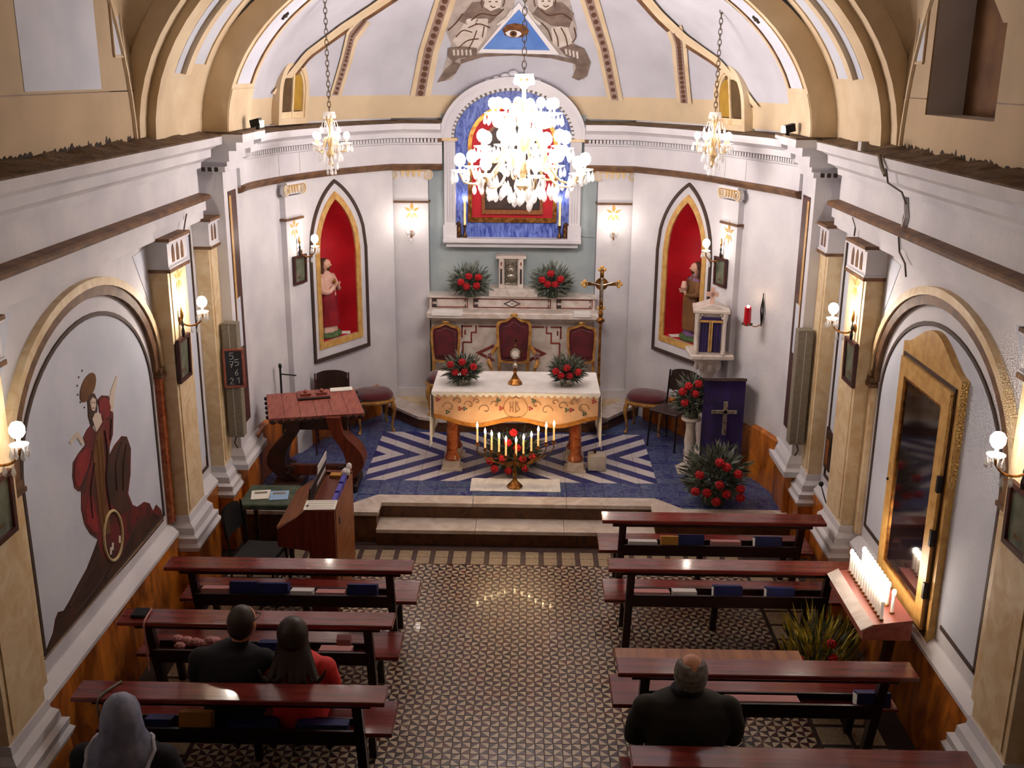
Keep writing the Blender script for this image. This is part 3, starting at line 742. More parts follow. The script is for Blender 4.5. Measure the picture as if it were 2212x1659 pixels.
def fleur(fn, c, z, d, par, s=1.0):
    """stencilled gilt lily ornament"""
    mb = MB()
    for (ox, oz, l, w_, a) in ((0, 0.035, 0.055, 0.016, PI/2), (0.03, 0.012, 0.04, 0.013, 0.5), (-0.03, 0.012, 0.04, 0.013, PI-0.5), (0.025, -0.03, 0.04, 0.013, -0.9), (-0.025, -0.03, 0.04, 0.013, PI+0.9), (0, -0.045, 0.05, 0.012, -PI/2)):
        ca, sa = math.cos(a), math.sin(a)
        po = [(-l*0.6, 0), (0, w_), (l, 0), (0, -w_)]
        mb.prism([(c+s*(ox+p*ca-q*sa), z+s*(oz+p*sa+q*ca)) for p, q in po], fn, d, d+0.003)
    mb.build('gilt_lily', 'gold_paint', par)

for sx, nm in ((-1, 'left'), (1, 'right')):
    fn = AW(sx); smax = APSE[sx][1][-1]; c = SC[sx]
    hr, zb, zs, H = 0.33, 1.50, 2.55, 0.62
    f = pointed(hr, H); mb = MB()
    cols = [i*0.06 for i in range(int(smax/0.06)+1)]+[smax]
    cols = sorted(set([round(q, 4) for q in cols if not (c-hr-0.01 < q < c+hr+0.01)]+[round(c-hr+2*hr*i/24, 4) for i in range(25)]))
    for a, b in zip(cols[:-1], cols[1:]):
        if a >= c-hr-1e-3 and b <= c+hr+1e-3:
            mb.add([fn(a, 0.3, 0), fn(b, 0.3, 0), fn(b, zb, 0), fn(a, zb, 0)], [(0, 1, 2, 3)])
            mb.add([fn(a, zs+f(a-c), 0), fn(b, zs+f(b-c), 0), fn(b, 4.1, 0), fn(a, 4.1, 0)], [(0, 1, 2, 3)])
        else: mb.add([fn(a, 0.3, 0), fn(b, 0.3, 0), fn(b, 4.1, 0), fn(a, 4.1, 0)], [(0, 1, 2, 3)])
    wa = structure(mb, 'wall_chancel_'+nm, 'plaster_white')
    # niche: red curved shell
    mb = MB(); rows = []; D = 0.42
    for i in range(25):
        t = -1+2*i/24; zt = zs+f(t*hr); row = []
        for k in range(21):
            z = zb+(zt-zb)*k/20; kk = max(0.0, (z-zs)/max(1e-4, zt-zs)) if z > zs and zt-zs > 1e-3 else 0.0
            dd = D*max(0.0, 1-abs(t)**2.6)**0.5*max(0.0, 1-kk**3)**0.5
            row.append(fn(c+t*hr, z, -dd))
        rows.append(row)
    mb.grid(rows); mb.build('niche_shell', 'niche_red', wa, smooth=True)
    mb = MB(); rows = [[fn(c+(-1+2*i/24)*hr, zb, 0) for i in range(25)], [fn(c+(-1+2*i/24)*hr, zb, -D*max(0.0, 1-abs(-1+2*i/24)**2.6)**0.5) for i in range(25)]]
    mb.grid(rows); mb.build('niche_floor', 'niche_red', wa)
    mb = MB(); closed_ring(mb, niche_outline(c, hr+0.075, zb-0.075, zs, H+0.09), niche_outline(c, hr, zb, zs, H), fn, 0, 0.02); mb.build('niche_frame', 'gold_paint', wa)
    mb = MB(); closed_ring(mb, niche_outline(c, 0.52, 1.285, zs, 0.85), niche_outline(c, 0.485, 1.325, zs, 0.81), fn, 0, 0.025); mb.build('niche_moulding', 'line_brown', wa)
    mb = MB(); closed_ring(mb, niche_outline(c, 0.49, 1.32, zs, 0.815), niche_outline(c, hr+0.074, zb-0.074, zs, H+0.089), fn, 0, 0.006); mb.build('niche_surround', 'plaster_white', wa)
    # corner pilaster
    pc, hw = 1.21, 0.16
    mb = MB()
    mb.prism([(pc-hw, 0.3), (pc+hw, 0.3), (pc+hw, 3.3), (pc-hw, 3.3)], fn, 0, 0.07); pil = mb.build('pilaster', 'plaster_white', wa)
    MB().prism([(pc-hw-0.02, 3.035), (pc+hw+0.02, 3.035), (pc+hw+0.02, 3.06), (pc-hw-0.02, 3.06)], fn, 0, 0.09).build('neck_moulding', 'brown_trim', wa)
    ionic(fn, pc, hw*2, 3.30, 0.07, wa); fleur(fn, pc, 2.95, 0.07, wa, 1.5)
    # dado of the chancel
    mb = MB(); rows = [[fn(s, z, 0.06) for z in (0.3, 1.0)]+[fn(s, 1.03, 0.0)] for s in [0.0+i*0.08 for i in range(38)] if s < smax]
    dz = 1.0
    for k in range(5):
        a, b = k*0.55, min(smax-0.02, (k+1)*0.55)
        if a < b: MB().grid([[fn(a+(b-a)*i/6, z, d) for z, d in ((0.3, 0.055), (0.92-0.05*k, 0.055), (0.94-0.05*k, 0.0))] for i in range(7)]).build('dado_panel', 'marble_dado', wa)
    # entablature, dentils, cornice
    pts, S = APSE[sx]; path = []
    for i in range(0, 45): path.append((ap(sx, smax*0.985*i/44)))
    e0 = Vector((XA+sx*1.15, 13.19, 0)); e1 = Vector((XA+sx*0.88, 13.21, 0))
    path += [(e0, Vector((-sx*0.25, -0.97, 0))), (e1, Vector((0, -1, 0)))]
    path = [(Vector((p.x, p.y, 0)), n) for p, n in path]
    MB().sweep([(0, 3.44), (0.05, 3.45), (0.09, 3.50), (0.09, 3.515), (0.0, 3.53)], path).build('string_moulding', 'brown_trim', wa)
    MB().sweep([(0, 3.50), (0.045, 3.50), (0.045, 3.75), (0.07, 3.76), (0.07, 3.775), (0, 3.78)], path).build('frieze', 'plaster_white', wa)
    MB().sweep([(0, 3.775), (0.055, 3.775), (0.055, 3.835), (0.16, 3.84), (0.165, 3.90), (0.22, 3.93), (0.27, 3.945), (0.28, 4.015), (0.0, 4.02)], path).build('cornice', 'plaster_white', wa)
    MB().sweep([(0.0, 4.02), (0.27, 4.018), (0.2, 4.03), (0.0, 4.05)], path).build('ledge_dust', 'dust', wa)
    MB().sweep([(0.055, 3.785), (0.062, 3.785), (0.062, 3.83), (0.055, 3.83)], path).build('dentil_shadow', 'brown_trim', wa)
    dn = MB(); L = 0.05
    tot = [0.0]
    for i in range(1, len(path)): tot.append(tot[-1]+(path[i][0]-path[i-1][0]).length)
    s = 0.03
    while s < tot[-1]-0.03:
        i = max(k for k in range(len(tot)) if tot[k] <= s); t = (s-tot[i])/(tot[i+1]-tot[i]); p = path[i][0].lerp(path[i+1][0], t); n = path[i][1].lerp(path[i+1][1], t).normalized()
        tg = Vector((-n.y, n.x, 0)); dn.obox(p+n*0.085+Vector((0, 0, 3.808)), tg*0.014, n*0.03, Vector((0, 0, 0.022))); s += L
    dn.build('dentil_course', 'plaster_white', wa, kind='stuff')
    # painted crack lines / joints on frieze over pilaster edges
    for q in (1.0, 1.42): MB().tube([fn(q, 3.53, 0.046), fn(q, 3.75, 0.0445)], 0.0025, 4).build('crack', 'grey_speaker', wa)

# ================================================================== BACK WALL
bw = structure(MB().box((-1.75, 13.42, 0.3), (1.55, 13.6, 4.1)), 'wall_back', 'plaster_white')
BK = lambda a, z, d: Vector((XA+a, 13.42-d, z))
for sx in (-1, 1):
    c = sx*1.27
    MB().box((XA+c-0.205-(0.07 if sx < 0 else 0), 13.2, 0.3), (XA+c+0.205+(0.07 if sx > 0 else 0), 13.42, 4.0)).build('pilaster', 'plaster_white', bw)
    MB().box((XA+c-0.225, 13.175, 3.035), (XA+c+0.225, 13.42, 3.06)).build('neck_moulding', 'brown_trim', bw)
    MB().box((XA+c-0.235, 13.15, 0.3), (XA+c+0.235, 13.42, 0.62)).build('pilaster_base', 'plaster_white', bw)
    ionic(lambda a, z, d: Vector((a, 13.2-d, z)), XA+c, 0.4, 3.32, 0.0, bw)
    fleur(lambda a, z, d: Vector((a, 13.2-d, z)), XA+c, 2.93, 0.001, bw, 1.5)
MB().prism([(-1.06, 0.5), (1.06, 0.5), (1.06, 3.65), (0.98, 3.75), (0.98, 3.85), (0.9, 3.95), (0.9, 4.12), (-0.9, 4.12), (-0.9, 3.95), (-0.98, 3.85), (-0.98, 3.75), (-1.06, 3.65)], BK, -0.02, 0.10).build('aqua_panel', 'plaster_aqua', bw)
crack([BK(0.63, 2.62, 0.105), BK(0.8, 2.63, 0.105), BK(0.9, 2.61, 0.105), BK(1.05, 2.6, 0.105)], bw, 0.004, 'grey_speaker')

# ================================================================== VAULT
DCY = 10.5; DB = 1.77; DZ = 4.07
_plan = [Vector((xa(10.5)+2.66, 10.5, 0))]+[Vector((xa(y)+x, y, 0)) for x, y in ((2.62, 10.8), (2.5, 11.35), (2.27, 11.95), (2.02, 12.45), (1.72, 12.85), (1.35, 13.15), (0.75, 13.36), (0.0, 13.42))]
_pl = spline([Vector((p.x-xa(p.y), p.y, 0)) for p in _plan], 14)
_full = [Vector((p.x, p.y, 0)) for p in _pl]+[Vector((-p.x, p.y, 0)) for p in reversed(_pl[:-1])]
_full = [Vector((p.x+XA*min(1, max(0, (p.y-10.5)/0.8)), p.y, 0)) for p in _full]
def dome_pt(i, phi, off=0.0):
    c, s_ = math.cos(phi), math.sin(phi); B = _full[i]; cx = XA*0.6
    R = 1-off/3.0
    return Vector((cx+(B.x-cx)*c*R, DCY+(B.y-DCY)*c*R, DZ+(DB-off)*s_))
NF = len(_full)
def dome_at(u, phi, off=0.0):
    i = int(max(0, min(NF-2, math.floor(u)))); t = u-i
    return dome_pt(i, phi, off).lerp(dome_pt(i+1, phi, off), t)
mb = MB(); NP = 24
mb.grid([[dome_pt(i, (PI/2)*k/NP) for i in range(NF)] for k in range(NP+1)])
dome = structure(mb, 'ceiling_apse', 'vault_paint', smooth=True)
def dome_hit(u, v, off=0.0):
    """photo point -> point on the vault"""
    d = ray(u, v); o = Vector(CAM); cx = XA*0.6
    def inside(P):
        s_ = (P.z-DZ)/(DB-off)
        if s_ >= 1: return False
        c = math.sqrt(1-max(0, s_)**2)*(1-off/3.0); q = Vector(((P.x-cx)/c, (P.y-DCY)/c))
        if q.y < 0: return abs(q.x) < 2.66
        a = math.atan2(q.y, q.x)
        lo, hi = 0, NF-1
        while hi-lo > 1:
            m_ = (lo+hi)//2
            am = math.atan2(_full[m_].y-DCY, _full[m_].x-cx)
            if am < a: lo = m_
            else: hi = m_
        A, B = Vector((_full[lo].x-cx, _full[lo].y-DCY)), Vector((_full[hi].x-cx, _full[hi].y-DCY)); e = B-A
        den = q.x*e.y-q.y*e.x
        if abs(den) < 1e-9: return True
        k = (A.x*e.y-A.y*e.x)/den
        return k > 1
    t0 = 10.0/d.y; t1 = 14.5/d.y; N_ = 80; prev = t0
    for i in range(1, N_+1):
        t = t0+(t1-t0)*i/N_
        if not inside(o+d*t):
            lo, hi = prev, t
            for _ in range(22):
                m_ = (lo+hi)/2
                if inside(o+d*m_): lo = m_
                else: hi = m_
            return o+d*lo
        prev = t
    return o+d*t1
def dome_strip(name, pa, pb, m, par=None, n=24, off=0.012):
    """painted or raised band on the vault between two photo polylines"""
    par = par or dome
    def res(P):
        L = [0]
        for a, b in zip(P[:-1], P[1:]): L.append(L[-1]+math.hypot(b[0]-a[0], b[1]-a[1]))
        out = []
        for i in range(n+1):
            s = L[-1]*i/n; k = max(j for j in range(len(L)-1) if L[j] <= s+1e-9); t = (s-L[k])/(L[k+1]-L[k])
            out.append((P[k][0]+(P[k+1][0]-P[k][0])*t, P[k][1]+(P[k+1][1]-P[k][1])*t))
        return out
    A, B = res(pa), res(pb); mb = MB()
    rows = [[dome_hit(a[0]+(b[0]-a[0])*k/2, a[1]+(b[1]-a[1])*k/2, off) for k in range(3)] for a, b in zip(A, B)]
    mb.grid(rows); return mb.build(name, m, par)
def paint(name, poly, m, par=None, off=0.008, step=14.0, **k):
    """flat paint patch on the vault from an outline"""
    par = par or dome
    P = []
    for a, b in zip(poly, poly[1:]+poly[:1]):
        nn = max(1, int(math.hypot(b[0]-a[0], b[1]-a[1])/step)); P += [(a[0]+(b[0]-a[0])*i/nn, a[1]+(b[1]-a[1])*i/nn) for i in range(nn)]
    bm = bmesh.new(); vs = [bm.verts.new((x, y, 0)) for x, y in P]
    tris = tessellate_polygon([[Vector((x, y, 0)) for x, y in P]])
    for t in tris:
        try: bm.faces.new([vs[i] for i in t])
        except Exception: pass
    for _ in range(3):
        es = [e for e in bm.edges if e.calc_length() > step*2]
        if not es: break
        bmesh.ops.subdivide_edges(bm, edges=es, cuts=1, use_grid_fill=False)
        bmesh.ops.triangulate(bm, faces=bm.faces[:])
    bm.verts.index_update(); mb = MB()
    mb.add([dome_hit(q.co.x, q.co.y, off) for q in bm.verts], [tuple(q.index for q in f.verts) for f in bm.faces]); bm.free()
    return mb.build(name, m, par, **k)

# ribs: cream band with a guilloche strip inside
RIBS = [([(958, -60), (940, 0), (905, 110), (886, 208)], [(1000, -60), (985, 0), (948, 110), (930, 208)]),
        ([(1232, -60), (1252, 0), (1290, 110), (1312, 215)], [(1275, -60), (1294, 0), (1325, 110), (1346, 217)]),
        ([(776, 40), (750, 66), (735, 130), (713, 205)], [(800, 50), (772, 90), (760, 135), (737, 207)]),
        ([(1440, 70), (1450, 95), (1455, 150), (1462, 222)], [(1472, 55), (1483, 92), (1487, 150), (1494, 224)])]
def mixp(a, b, t): return [(p[0]+(q[0]-p[0])*t, p[1]+(q[1]-p[1])*t) for p, q in zip(a, b)]
for A, B in RIBS:
    rb = dome_strip('rib', A, B, 'plaster_cream', off=0.02)
    dome_strip('rib_band', mixp(A, B, 0.25), mixp(A, B, 0.72), 'guilloche', rb, off=0.026)
    M1, M2 = mixp(A, B, 0.33), mixp(A, B, 0.64); tot = 0; n = 22
    for k in range(n):
        t = (k+0.5)/n*(len(A)-1); i = min(len(A)-2, int(t)); f_ = t-i
        p = (M1[i][0]+(M1[i+1][0]-M1[i][0])*f_, M1[i][1]+(M1[i+1][1]-M1[i][1])*f_); q = (M2[i][0]+(M2[i+1][0]-M2[i][0])*f_, M2[i][1]+(M2[i+1][1]-M2[i][1])*f_)
        c_ = ((p[0]+q[0])/2, (p[1]+q[1])/2); r_ = abs(q[0]-p[0])/2
        paint('guilloche_ring', [(c_[0]+r_*math.cos(a*PI/3), c_[1]+r_*0.95*math.sin(a*PI/3)) for a in range(6)], 'guilloche_dark', rb, off=0.03, step=40)
for A, B, in (([(588, 202), (607, 178), (660, 112), (735, 55), (800, 12), (860, -30)], [(600, 206), (617, 186), (668, 122), (742, 68), (805, 28), (865, -12)]),
              ([(1640, 232), (1607, 188), (1555, 128), (1483, 76), (1430, 25), (1385, -30)], [(1628, 232), (1597, 194), (1547, 138), (1474, 90), (1420, 40), (1375, -12)])):
    dome_strip('groin_band', A, B, 'plaster_cream', off=0.03)
    dome_strip('groin_line', mixp(A, B, 0.9), mixp(A, B, 1.45), 'brown_trim', off=0.02)
# painted group: eye in a triangle held by two seated figures above a parapet and scroll
paint('painted_figure', [(985, -5), (960, 60), (975, 95), (958, 150), (945, 178), (975, 172), (1000, 135), (1030, 120), (1045, 112), (1080, 60), (1110, 15), (1115, -10)], 'gris_mid')
paint('painted_figure', [(1125, -10), (1140, 15), (1170, 70), (1205, 120), (1235, 118), (1240, 170), (1262, 172), (1275, 140), (1262, 105), (1240, 95), (1246, 60), (1235, 20), (1228, -8)], 'gris_mid')
paint('painted_robe', [(1010, 40), (978, 88), (995, 108), (1032, 105), (1050, 80), (1055, 40)], 'gris_light', off=0.012)
paint('painted_robe', [(1190, 60), (1195, 95), (1225, 112), (1238, 92), (1225, 55)], 'gris_light', off=0.012)
paint('painted_sleeve', [(1020, 5), (990, 45), (1015, 56), (1060, 50), (1085, 22), (1060, 2)], 'gris_dark', off=0.012)
paint('painted_sleeve', [(1150, 30), (1190, 55), (1230, 60), (1240, 30), (1215, 5), (1170, 2)], 'gris_dark', off=0.012)
paint('painted_head', [(1048, -6), (1045, 14), (1060, 24), (1080, 16), (1085, -6)], 'gris_light', off=0.016)
paint('painted_head', [(1160, -6), (1163, 15), (1178, 22), (1194, 12), (1195, -6)], 'gris_light', off=0.016)
paint('parapet_line', [(995, 128), (1045, 115), (1110, 112), (1190, 118), (1250, 130), (1250, 140), (1190, 126), (1110, 120), (1045, 123), (995, 138)], 'gris_dark', off=0.012)
paint('scroll_band', [(968, 104), (1000, 100), (1030, 104), (1030, 122), (990, 126), (962, 150), (945, 178), (962, 174), (985, 158), (995, 138), (978, 132), (966, 122)], 'gris_dark', off=0.018)
paint('scroll_band', [(1208, 104), (1235, 95), (1262, 105), (1276, 135), (1268, 165), (1250, 174), (1235, 168), (1244, 148), (1240, 128), (1222, 122)], 'gris_dark', off=0.018)
for k in range(5): paint('scroll_letter', [(978+k*9, 108), (982+k*9, 107), (983+k*9, 119), (979+k*9, 120)], 'gris_light', off=0.022)
for k in range(4): paint('scroll_letter', [(1220+k*8, 106+k*2), (1224+k*8, 105+k*2), (1226+k*8, 117+k*3), (1222+k*8, 118+k*3)], 'gris_light', off=0.022)
def stroke(pts, r=0.007, m='guilloche_dark', off=0.02):
    P = [p.xy for p in spline([Vector((u, v, 0)) for u, v in pts], 4)]
    MB().tube([dome_hit(p.x, p.y, off) for p in P], r, 5).build('brush_stroke', m, dome)
for pts in ([(1042, 16), (1040, 4), (1048, -6), (1064, -10)], [(1086, 14), (1090, 2), (1084, -8)], [(1156, 14), (1154, 0), (1164, -10)], [(1198, 14), (1200, 0), (1192, -10)],
            [(1018, 44), (1040, 30), (1070, 34), (1088, 20)], [(1012, 60), (1035, 52), (1058, 60)], [(985, 80), (1000, 66), (1020, 70)], [(990, 104), (1010, 88), (1034, 84)], [(1000, 30), (985, 50), (968, 66)], [(1030, 66), (1022, 88), (1012, 106)], [(1046, 58), (1042, 80)],
            [(1236, 44), (1214, 30), (1186, 34), (1168, 22)], [(1196, 62), (1204, 82), (1206, 100)], [(1212, 60), (1222, 80), (1226, 100)], [(1240, 60), (1244, 80), (1236, 92)], [(1170, 50), (1184, 66), (1192, 88)], [(1060, 12), (1064, 16), (1070, 15)], [(1174, 12), (1179, 15), (1185, 12)],
            [(1056, 4), (1061, 3)], [(1070, 3), (1075, 4)], [(1170, 3), (1175, 2)], [(1184, 2), (1189, 3)]): stroke(pts)
for pts in ([(1075, 52), (1092, 40), (1106, 22)], [(1140, 22), (1152, 40), (1166, 52)]): stroke(pts, 0.02, 'gris_light', 0.024)
paint('triangle_border', [(1121, 5), (1032, 114), (1208, 118)], 'paint_white', off=0.020)
paint('triangle_field', [(1121, 20), (1043, 106), (1188, 109)], 'paint_blue', off=0.024)
paint('painted_brow', [(1085, 64), (1094, 54), (1112, 50), (1134, 54), (1143, 66), (1140, 74), (1130, 80), (1106, 82), (1090, 76)], 'paint_brow', off=0.028)
paint('painted_eye', [(1091, 71), (1100, 66), (1112, 65), (1124, 69), (1127, 74), (1118, 80), (1106, 80), (1096, 77)], 'paint_white', off=0.032)
paint('painted_iris', [(1109+8*math.cos(a*PI/5), 73+7*math.sin(a*PI/5)) for a in range(10)], 'mural_gold', off=0.036, step=30)
paint('painted_pupil', [(1109+3.2*math.cos(a*PI/4), 73+3*math.sin(a*PI/4)) for a in range(8)], 'black', off=0.040, step=30)

# apse windows with wooden casements
def apse_window(sx, num, px_):
    pts = [dome_hit(u, v, 0.015) for u, v in px_]            # bottom-left, bottom-right, right spring, left spring
    a, b = pts[0], pts[1]; e = (b-a); e.z = 0; L = e.length; e.normalize(); n = Vector((e.y, -e.x, 0))
    if n.y > 0: n = -n
    z0 = min(a.z, b.z); zs = pts[2].z; o = a+n*0.05; lean = (pts[2]-pts[1]); lean.z = 0
    k_ = 0.0
    fn = lambda s, z, d: Vector((o.x, o.y, 0))+e*s+n*(d+max(0, (z-z0))*0.12)+Vector((0, 0, z))
    t = structure(MB().prism([(0.0, z0), (L, z0)]+[(L/2+L/2*math.cos(i*PI/12), zs+L*0.62*math.sin(i*PI/12)) for i in range(13)], fn, -0.12, -0.02), 'window_%d' % num, 'wood_frame')
    def outline(g): return [(g, z0+g)]+[(L/2-(L/2-g)*math.cos(i*PI/14), zs+(L*0.62-g)*math.sin(i*PI/14)) for i in range(15)]+[(L-g, z0+g)]
    mb = MB(); closed_ring(mb, outline(-0.05), outline(0.012), fn, -0.1, 0.03); mb.build('window_surround', 'plaster_cream', t)
    mb = MB(); closed_ring(mb, outline(0.010), outline(0.035), fn, -0.02, 0.012); mb.box((0, 0, 0), (0, 0, 0)); mb.build('window_frame', 'marbled_cream', t)
    MB().prism([(L/2-0.014, z0), (L/2+0.014, z0), (L/2+0.014, zs+L*0.58), (L/2-0.014, zs+L*0.58)], fn, -0.02, 0.016).build('mullion', 'marbled_cream', t)
    for h in (0, 1):
        lo, hi = (0.045, L/2-0.02) if h == 0 else (L/2+0.02, L-0.045)
        po = [(lo, z0+0.09), (hi, z0+0.09)]
        for i in range(7):
            s = hi+(lo-hi)*i/6; q = (s-L/2)/(L/2); po.append((s, zs+(L*0.62-0.06)*math.sqrt(max(0, 1-q*q))*0.92))
        MB().prism(po, fn, -0.02, 0.003).build('pane', 'window_dark' if (h == 0) == (sx < 0) else 'yellow_glass', t)
    MB().prism([(0.0, z0), (L, z0), (L, z0+0.08), (0.0, z0+0.08)], fn, -0.02, 0.010).build('bottom_rail', 'marbled_cream', t)
apse_window(-1, 1, [(593, 256), (646, 256), (648, 200), (594, 200)])
apse_window(1, 2, [(1562, 265), (1618, 275), (1620, 225), (1568, 215)])
# ================================================================== MURAL AND DOOR ON THE NAVE WALLS
LW = lambda u, v, o: at(u, v, x=-2.997+o)
def wall_patch(name, px_, m, o, par=wall_left, **k):
    P = [LW(u, v, 0.0) for u, v in px_]
    mb = MB().prism([(p.y, p.z) for p in P], lambda a, z, d: Vector((-2.997+d, a, z)), -0.002, o)
    return mb.build(name, m, par, **k)
robe = [(187, 928), (179, 945), (184, 960), (169, 979), (157, 999), (156, 1029), (160, 1053), (169, 1061), (175, 1061), (175, 1101), (182, 1132), (195, 1154), (211, 1165), (203, 1187), (187, 1228), (165, 1268), (149, 1299), (137, 1319), (125, 1322), (119, 1337), (114, 1367), (94, 1418), (120, 1395), (200, 1300), (290, 1200), (353, 1124), (347, 1101), (337, 1090), (330, 1104), (322, 1087), (311, 1084), (296, 1095), (286, 1091), (276, 1066), (281, 1025), (282, 969), (273, 943), (262, 942), (246, 962), (235, 984), (236, 965), (243, 938), (244, 898), (241, 874), (233, 855), (219, 854), (209, 864), (216, 891), (219, 915), (206, 935), (196, 918)]
mural = wall_patch('mural_robe', robe, 'mural_robe', 0.004)
wall_patch('mural_ground', [(211, 1165), (203, 1187), (187, 1228), (165, 1268), (149, 1299), (137, 1319), (125, 1322), (114, 1367), (94, 1418), (200, 1300), (290, 1200), (353, 1124), (330, 1106), (290, 1140), (262, 1200), (232, 1212), (215, 1195)], 'mural_brown', 0.005)
wall_patch('mural_mantle', [(262, 946), (246, 966), (235, 990), (228, 1020), (232, 1080), (262, 1110), (284, 1100), (272, 1066), (278, 1022), (279, 972), (271, 948)], 'mural_brown', 0.0055)
wall_patch('mural_panel', [(206, 940), (219, 920), (222, 960), (226, 1010), (222, 1040), (232, 1100), (238, 1150), (220, 1160), (212, 1100), (205, 1040), (200, 985)], 'mural_gold', 0.006)
wall_patch('mural_halo', [(189+15*math.cos(a)*0.94+30*math.sin(a)*0.34, 837-34*math.sin(a)*0.94+9*math.cos(a)*0.3) for a in [i*2*PI/18 for i in range(18)]], 'mural_gold', 0.005)
wall_patch('mural_hair', [(188, 862), (194, 850), (203, 850), (208, 862), (209, 885), (203, 915), (197, 925), (190, 900)], 'mural_brown', 0.0055)
wall_patch('mural_face', [(193, 868), (198, 858), (205, 862), (206, 876), (203, 888), (197, 886)], 'mural_face', 0.006)
wall_patch('mural_breast', [(198, 905), (204, 892), (216, 893), (219, 912), (207, 933)], 'mural_face', 0.006)
wall_patch('mural_arm', [(233, 885), (238, 845), (250, 812), (253, 814), (246, 850), (243, 890)], 'mural_face', 0.0055)
wall_patch('mural_hand', [(148, 955), (163, 935), (168, 932), (180, 955), (176, 962), (166, 945), (152, 958)], 'mural_face', 0.0055)
wall_patch('mural_sleeve', [(212, 868), (222, 858), (233, 862), (238, 880), (234, 900), (222, 905), (214, 890)], 'mural_red', 0.0062)
wall_patch('mural_skirt', [(166, 985), (160, 1005), (160, 1030), (166, 1052), (176, 1050), (188, 1020), (196, 985), (190, 965)], 'mural_red', 0.0062)
wall_patch('mural_skirt', [(184, 1100), (186, 1130), (200, 1150), (212, 1150), (206, 1110), (200, 1070), (188, 1075)], 'mural_red', 0.0062)
for P_ in ([(200, 975), (192, 1010), (176, 1050)], [(204, 1000), (196, 1060), (200, 1120)], [(226, 930), (232, 980), (230, 1040), (240, 1110)], [(240, 905), (238, 950)], [(262, 955), (250, 1000), (252, 1060)], [(272, 960), (266, 1010), (266, 1060)], [(212, 1180), (190, 1240), (150, 1310)], [(250, 1180), (220, 1250), (160, 1330)], [(300, 1120), (270, 1180), (230, 1250)]):
    MB().tube([LW(p.x, p.y, 0.007) for p in spline([Vector((u, v, 0)) for u, v in P_], 5)], 0.006, 4).build('mural_fold', 'mural_dark', wall_left)
for P_ in ([(210, 950), (214, 1000), (218, 1060), (226, 1130)], [(218, 945), (222, 1000), (226, 1070)]):
    MB().tube([LW(p.x, p.y, 0.0075) for p in spline([Vector((u, v, 0)) for u, v in P_], 5)], 0.006, 4).build('mural_fold', 'mural_light', wall_left)
for (u, v) in ((197, 869), (202, 870)): wall_patch('mural_eye', [(u-1.4, v), (u, v-1.5), (u+1.4, v), (u, v+1.5)], 'mural_dark', 0.0068)
wall_patch('mural_mouth', [(198, 881), (202, 880), (202, 882.5), (198, 883)], 'mural_red', 0.0068)
mb = MB(); cp = [LW(244+20*math.cos(i*2*PI/24), 1157+54*math.sin(i*2*PI/24), 0.008) for i in range(25)]; mb.tube(cp, 0.012, 6); mb.build('mural_lute_rim', 'tambourine', wall_left)
for u, v in ((238, 1190), (242, 1180), (257, 1165)): wall_patch('mural_fret', [(u-2, v-8), (u+2, v-8), (u+2, v+8), (u-2, v+8)], 'mural_face', 0.007)
for k in range(9):
    a = 2.2+k*0.42; u, v = 192+26*math.cos(a), 838-46*math.sin(a); wall_patch('mural_star', [(u-1.3, v), (u, v-2.4), (u+1.3, v), (u, v+2.4)], 'mural_dark', 0.004)
MB().tube([LW(95, 1424, 0.006), LW(352, 1120, 0.006)], 0.012, 4).build('mural_base_line', 'brown_trim', wall_left)
MB().box((-2.97, 5.62, 0.80), (-2.93, 5.70, 0.93)).build('socket_box', 'dark_metal', wall_left)
MB().box((2.97, 5.66, 0.80), (2.93, 5.74, 0.93)).build('socket_box', 'dark_metal', wall_right)
MB().box((-2.985, 5.60, 0.93), (-2.97, 5.62, 2.3)).build('cable_strip', 'marble_red', wall_left)
MB().box((2.985, 5.64, 0.93), (2.97, 5.66, 2.3)).build('cable_strip', 'brown_trim', wall_right)

# glazed door (mirror-dark) in the right bay
RD = lambda a, z, d: Vector((2.997-d, a, z))
y0, y1 = 6.58, 7.68
dr = structure(MB().prism([(y0, 0.77), (y1, 0.77), (y1, 2.70)]+[(y1-(y1-y0)*t, 2.70+0.17*math.sin(PI*t)**2+0.03*math.sin(PI*t)) for t in [i/16 for i in range(1, 16)]]+[(y0, 2.70)], RD, 0.0, 0.05), 'door_1', 'gold_paint')
D_ = lambda mb, n, m: mb.build(n, m, dr)
mb = MB(); o1 = [(y0+0.07, 0.84), (y0+0.07, 2.60), (y1-0.07, 2.60), (y1-0.07, 0.84)]; o2 = [(y0+0.20, 0.97), (y0+0.20, 2.47), (y1-0.17, 2.47), (y1-0.17, 0.97)]
closed_ring(mb, o1, o2, RD, 0.05, 0.085); D_(mb, 'door_leaf', 'gold_paint')
mb = MB(); closed_ring(mb, [(y0+0.05, 0.80), (y0+0.05, 2.63), (y1-0.05, 2.63), (y1-0.05, 0.80)], [(y0+0.066, 0.83), (y0+0.066, 2.605), (y1-0.066, 2.605), (y1-0.066, 0.83)], RD, 0.05, 0.062); D_(mb, 'door_shadow_line', 'wood_dark')
D_(MB().prism([(y0+0.19, 0.96), (y0+0.19, 2.48), (y1-0.16, 2.48), (y1-0.16, 0.96)], RD, 0.05, 0.066), 'pane', 'door_glass')
mb = MB(); closed_ring(mb, [(a, b) for a, b in o2], [(y0+0.225, 0.995), (y0+0.225, 2.445), (y1-0.195, 2.445), (y1-0.195, 0.995)], RD, 0.06, 0.075); D_(mb, 'glazing_bead', 'brass')
for z in (1.15, 1.55, 1.95): D_(MB().box((2.93, y0+0.055, z-0.06), (2.90, y0+0.085, z+0.06)), 'hinge', 'dark_metal')
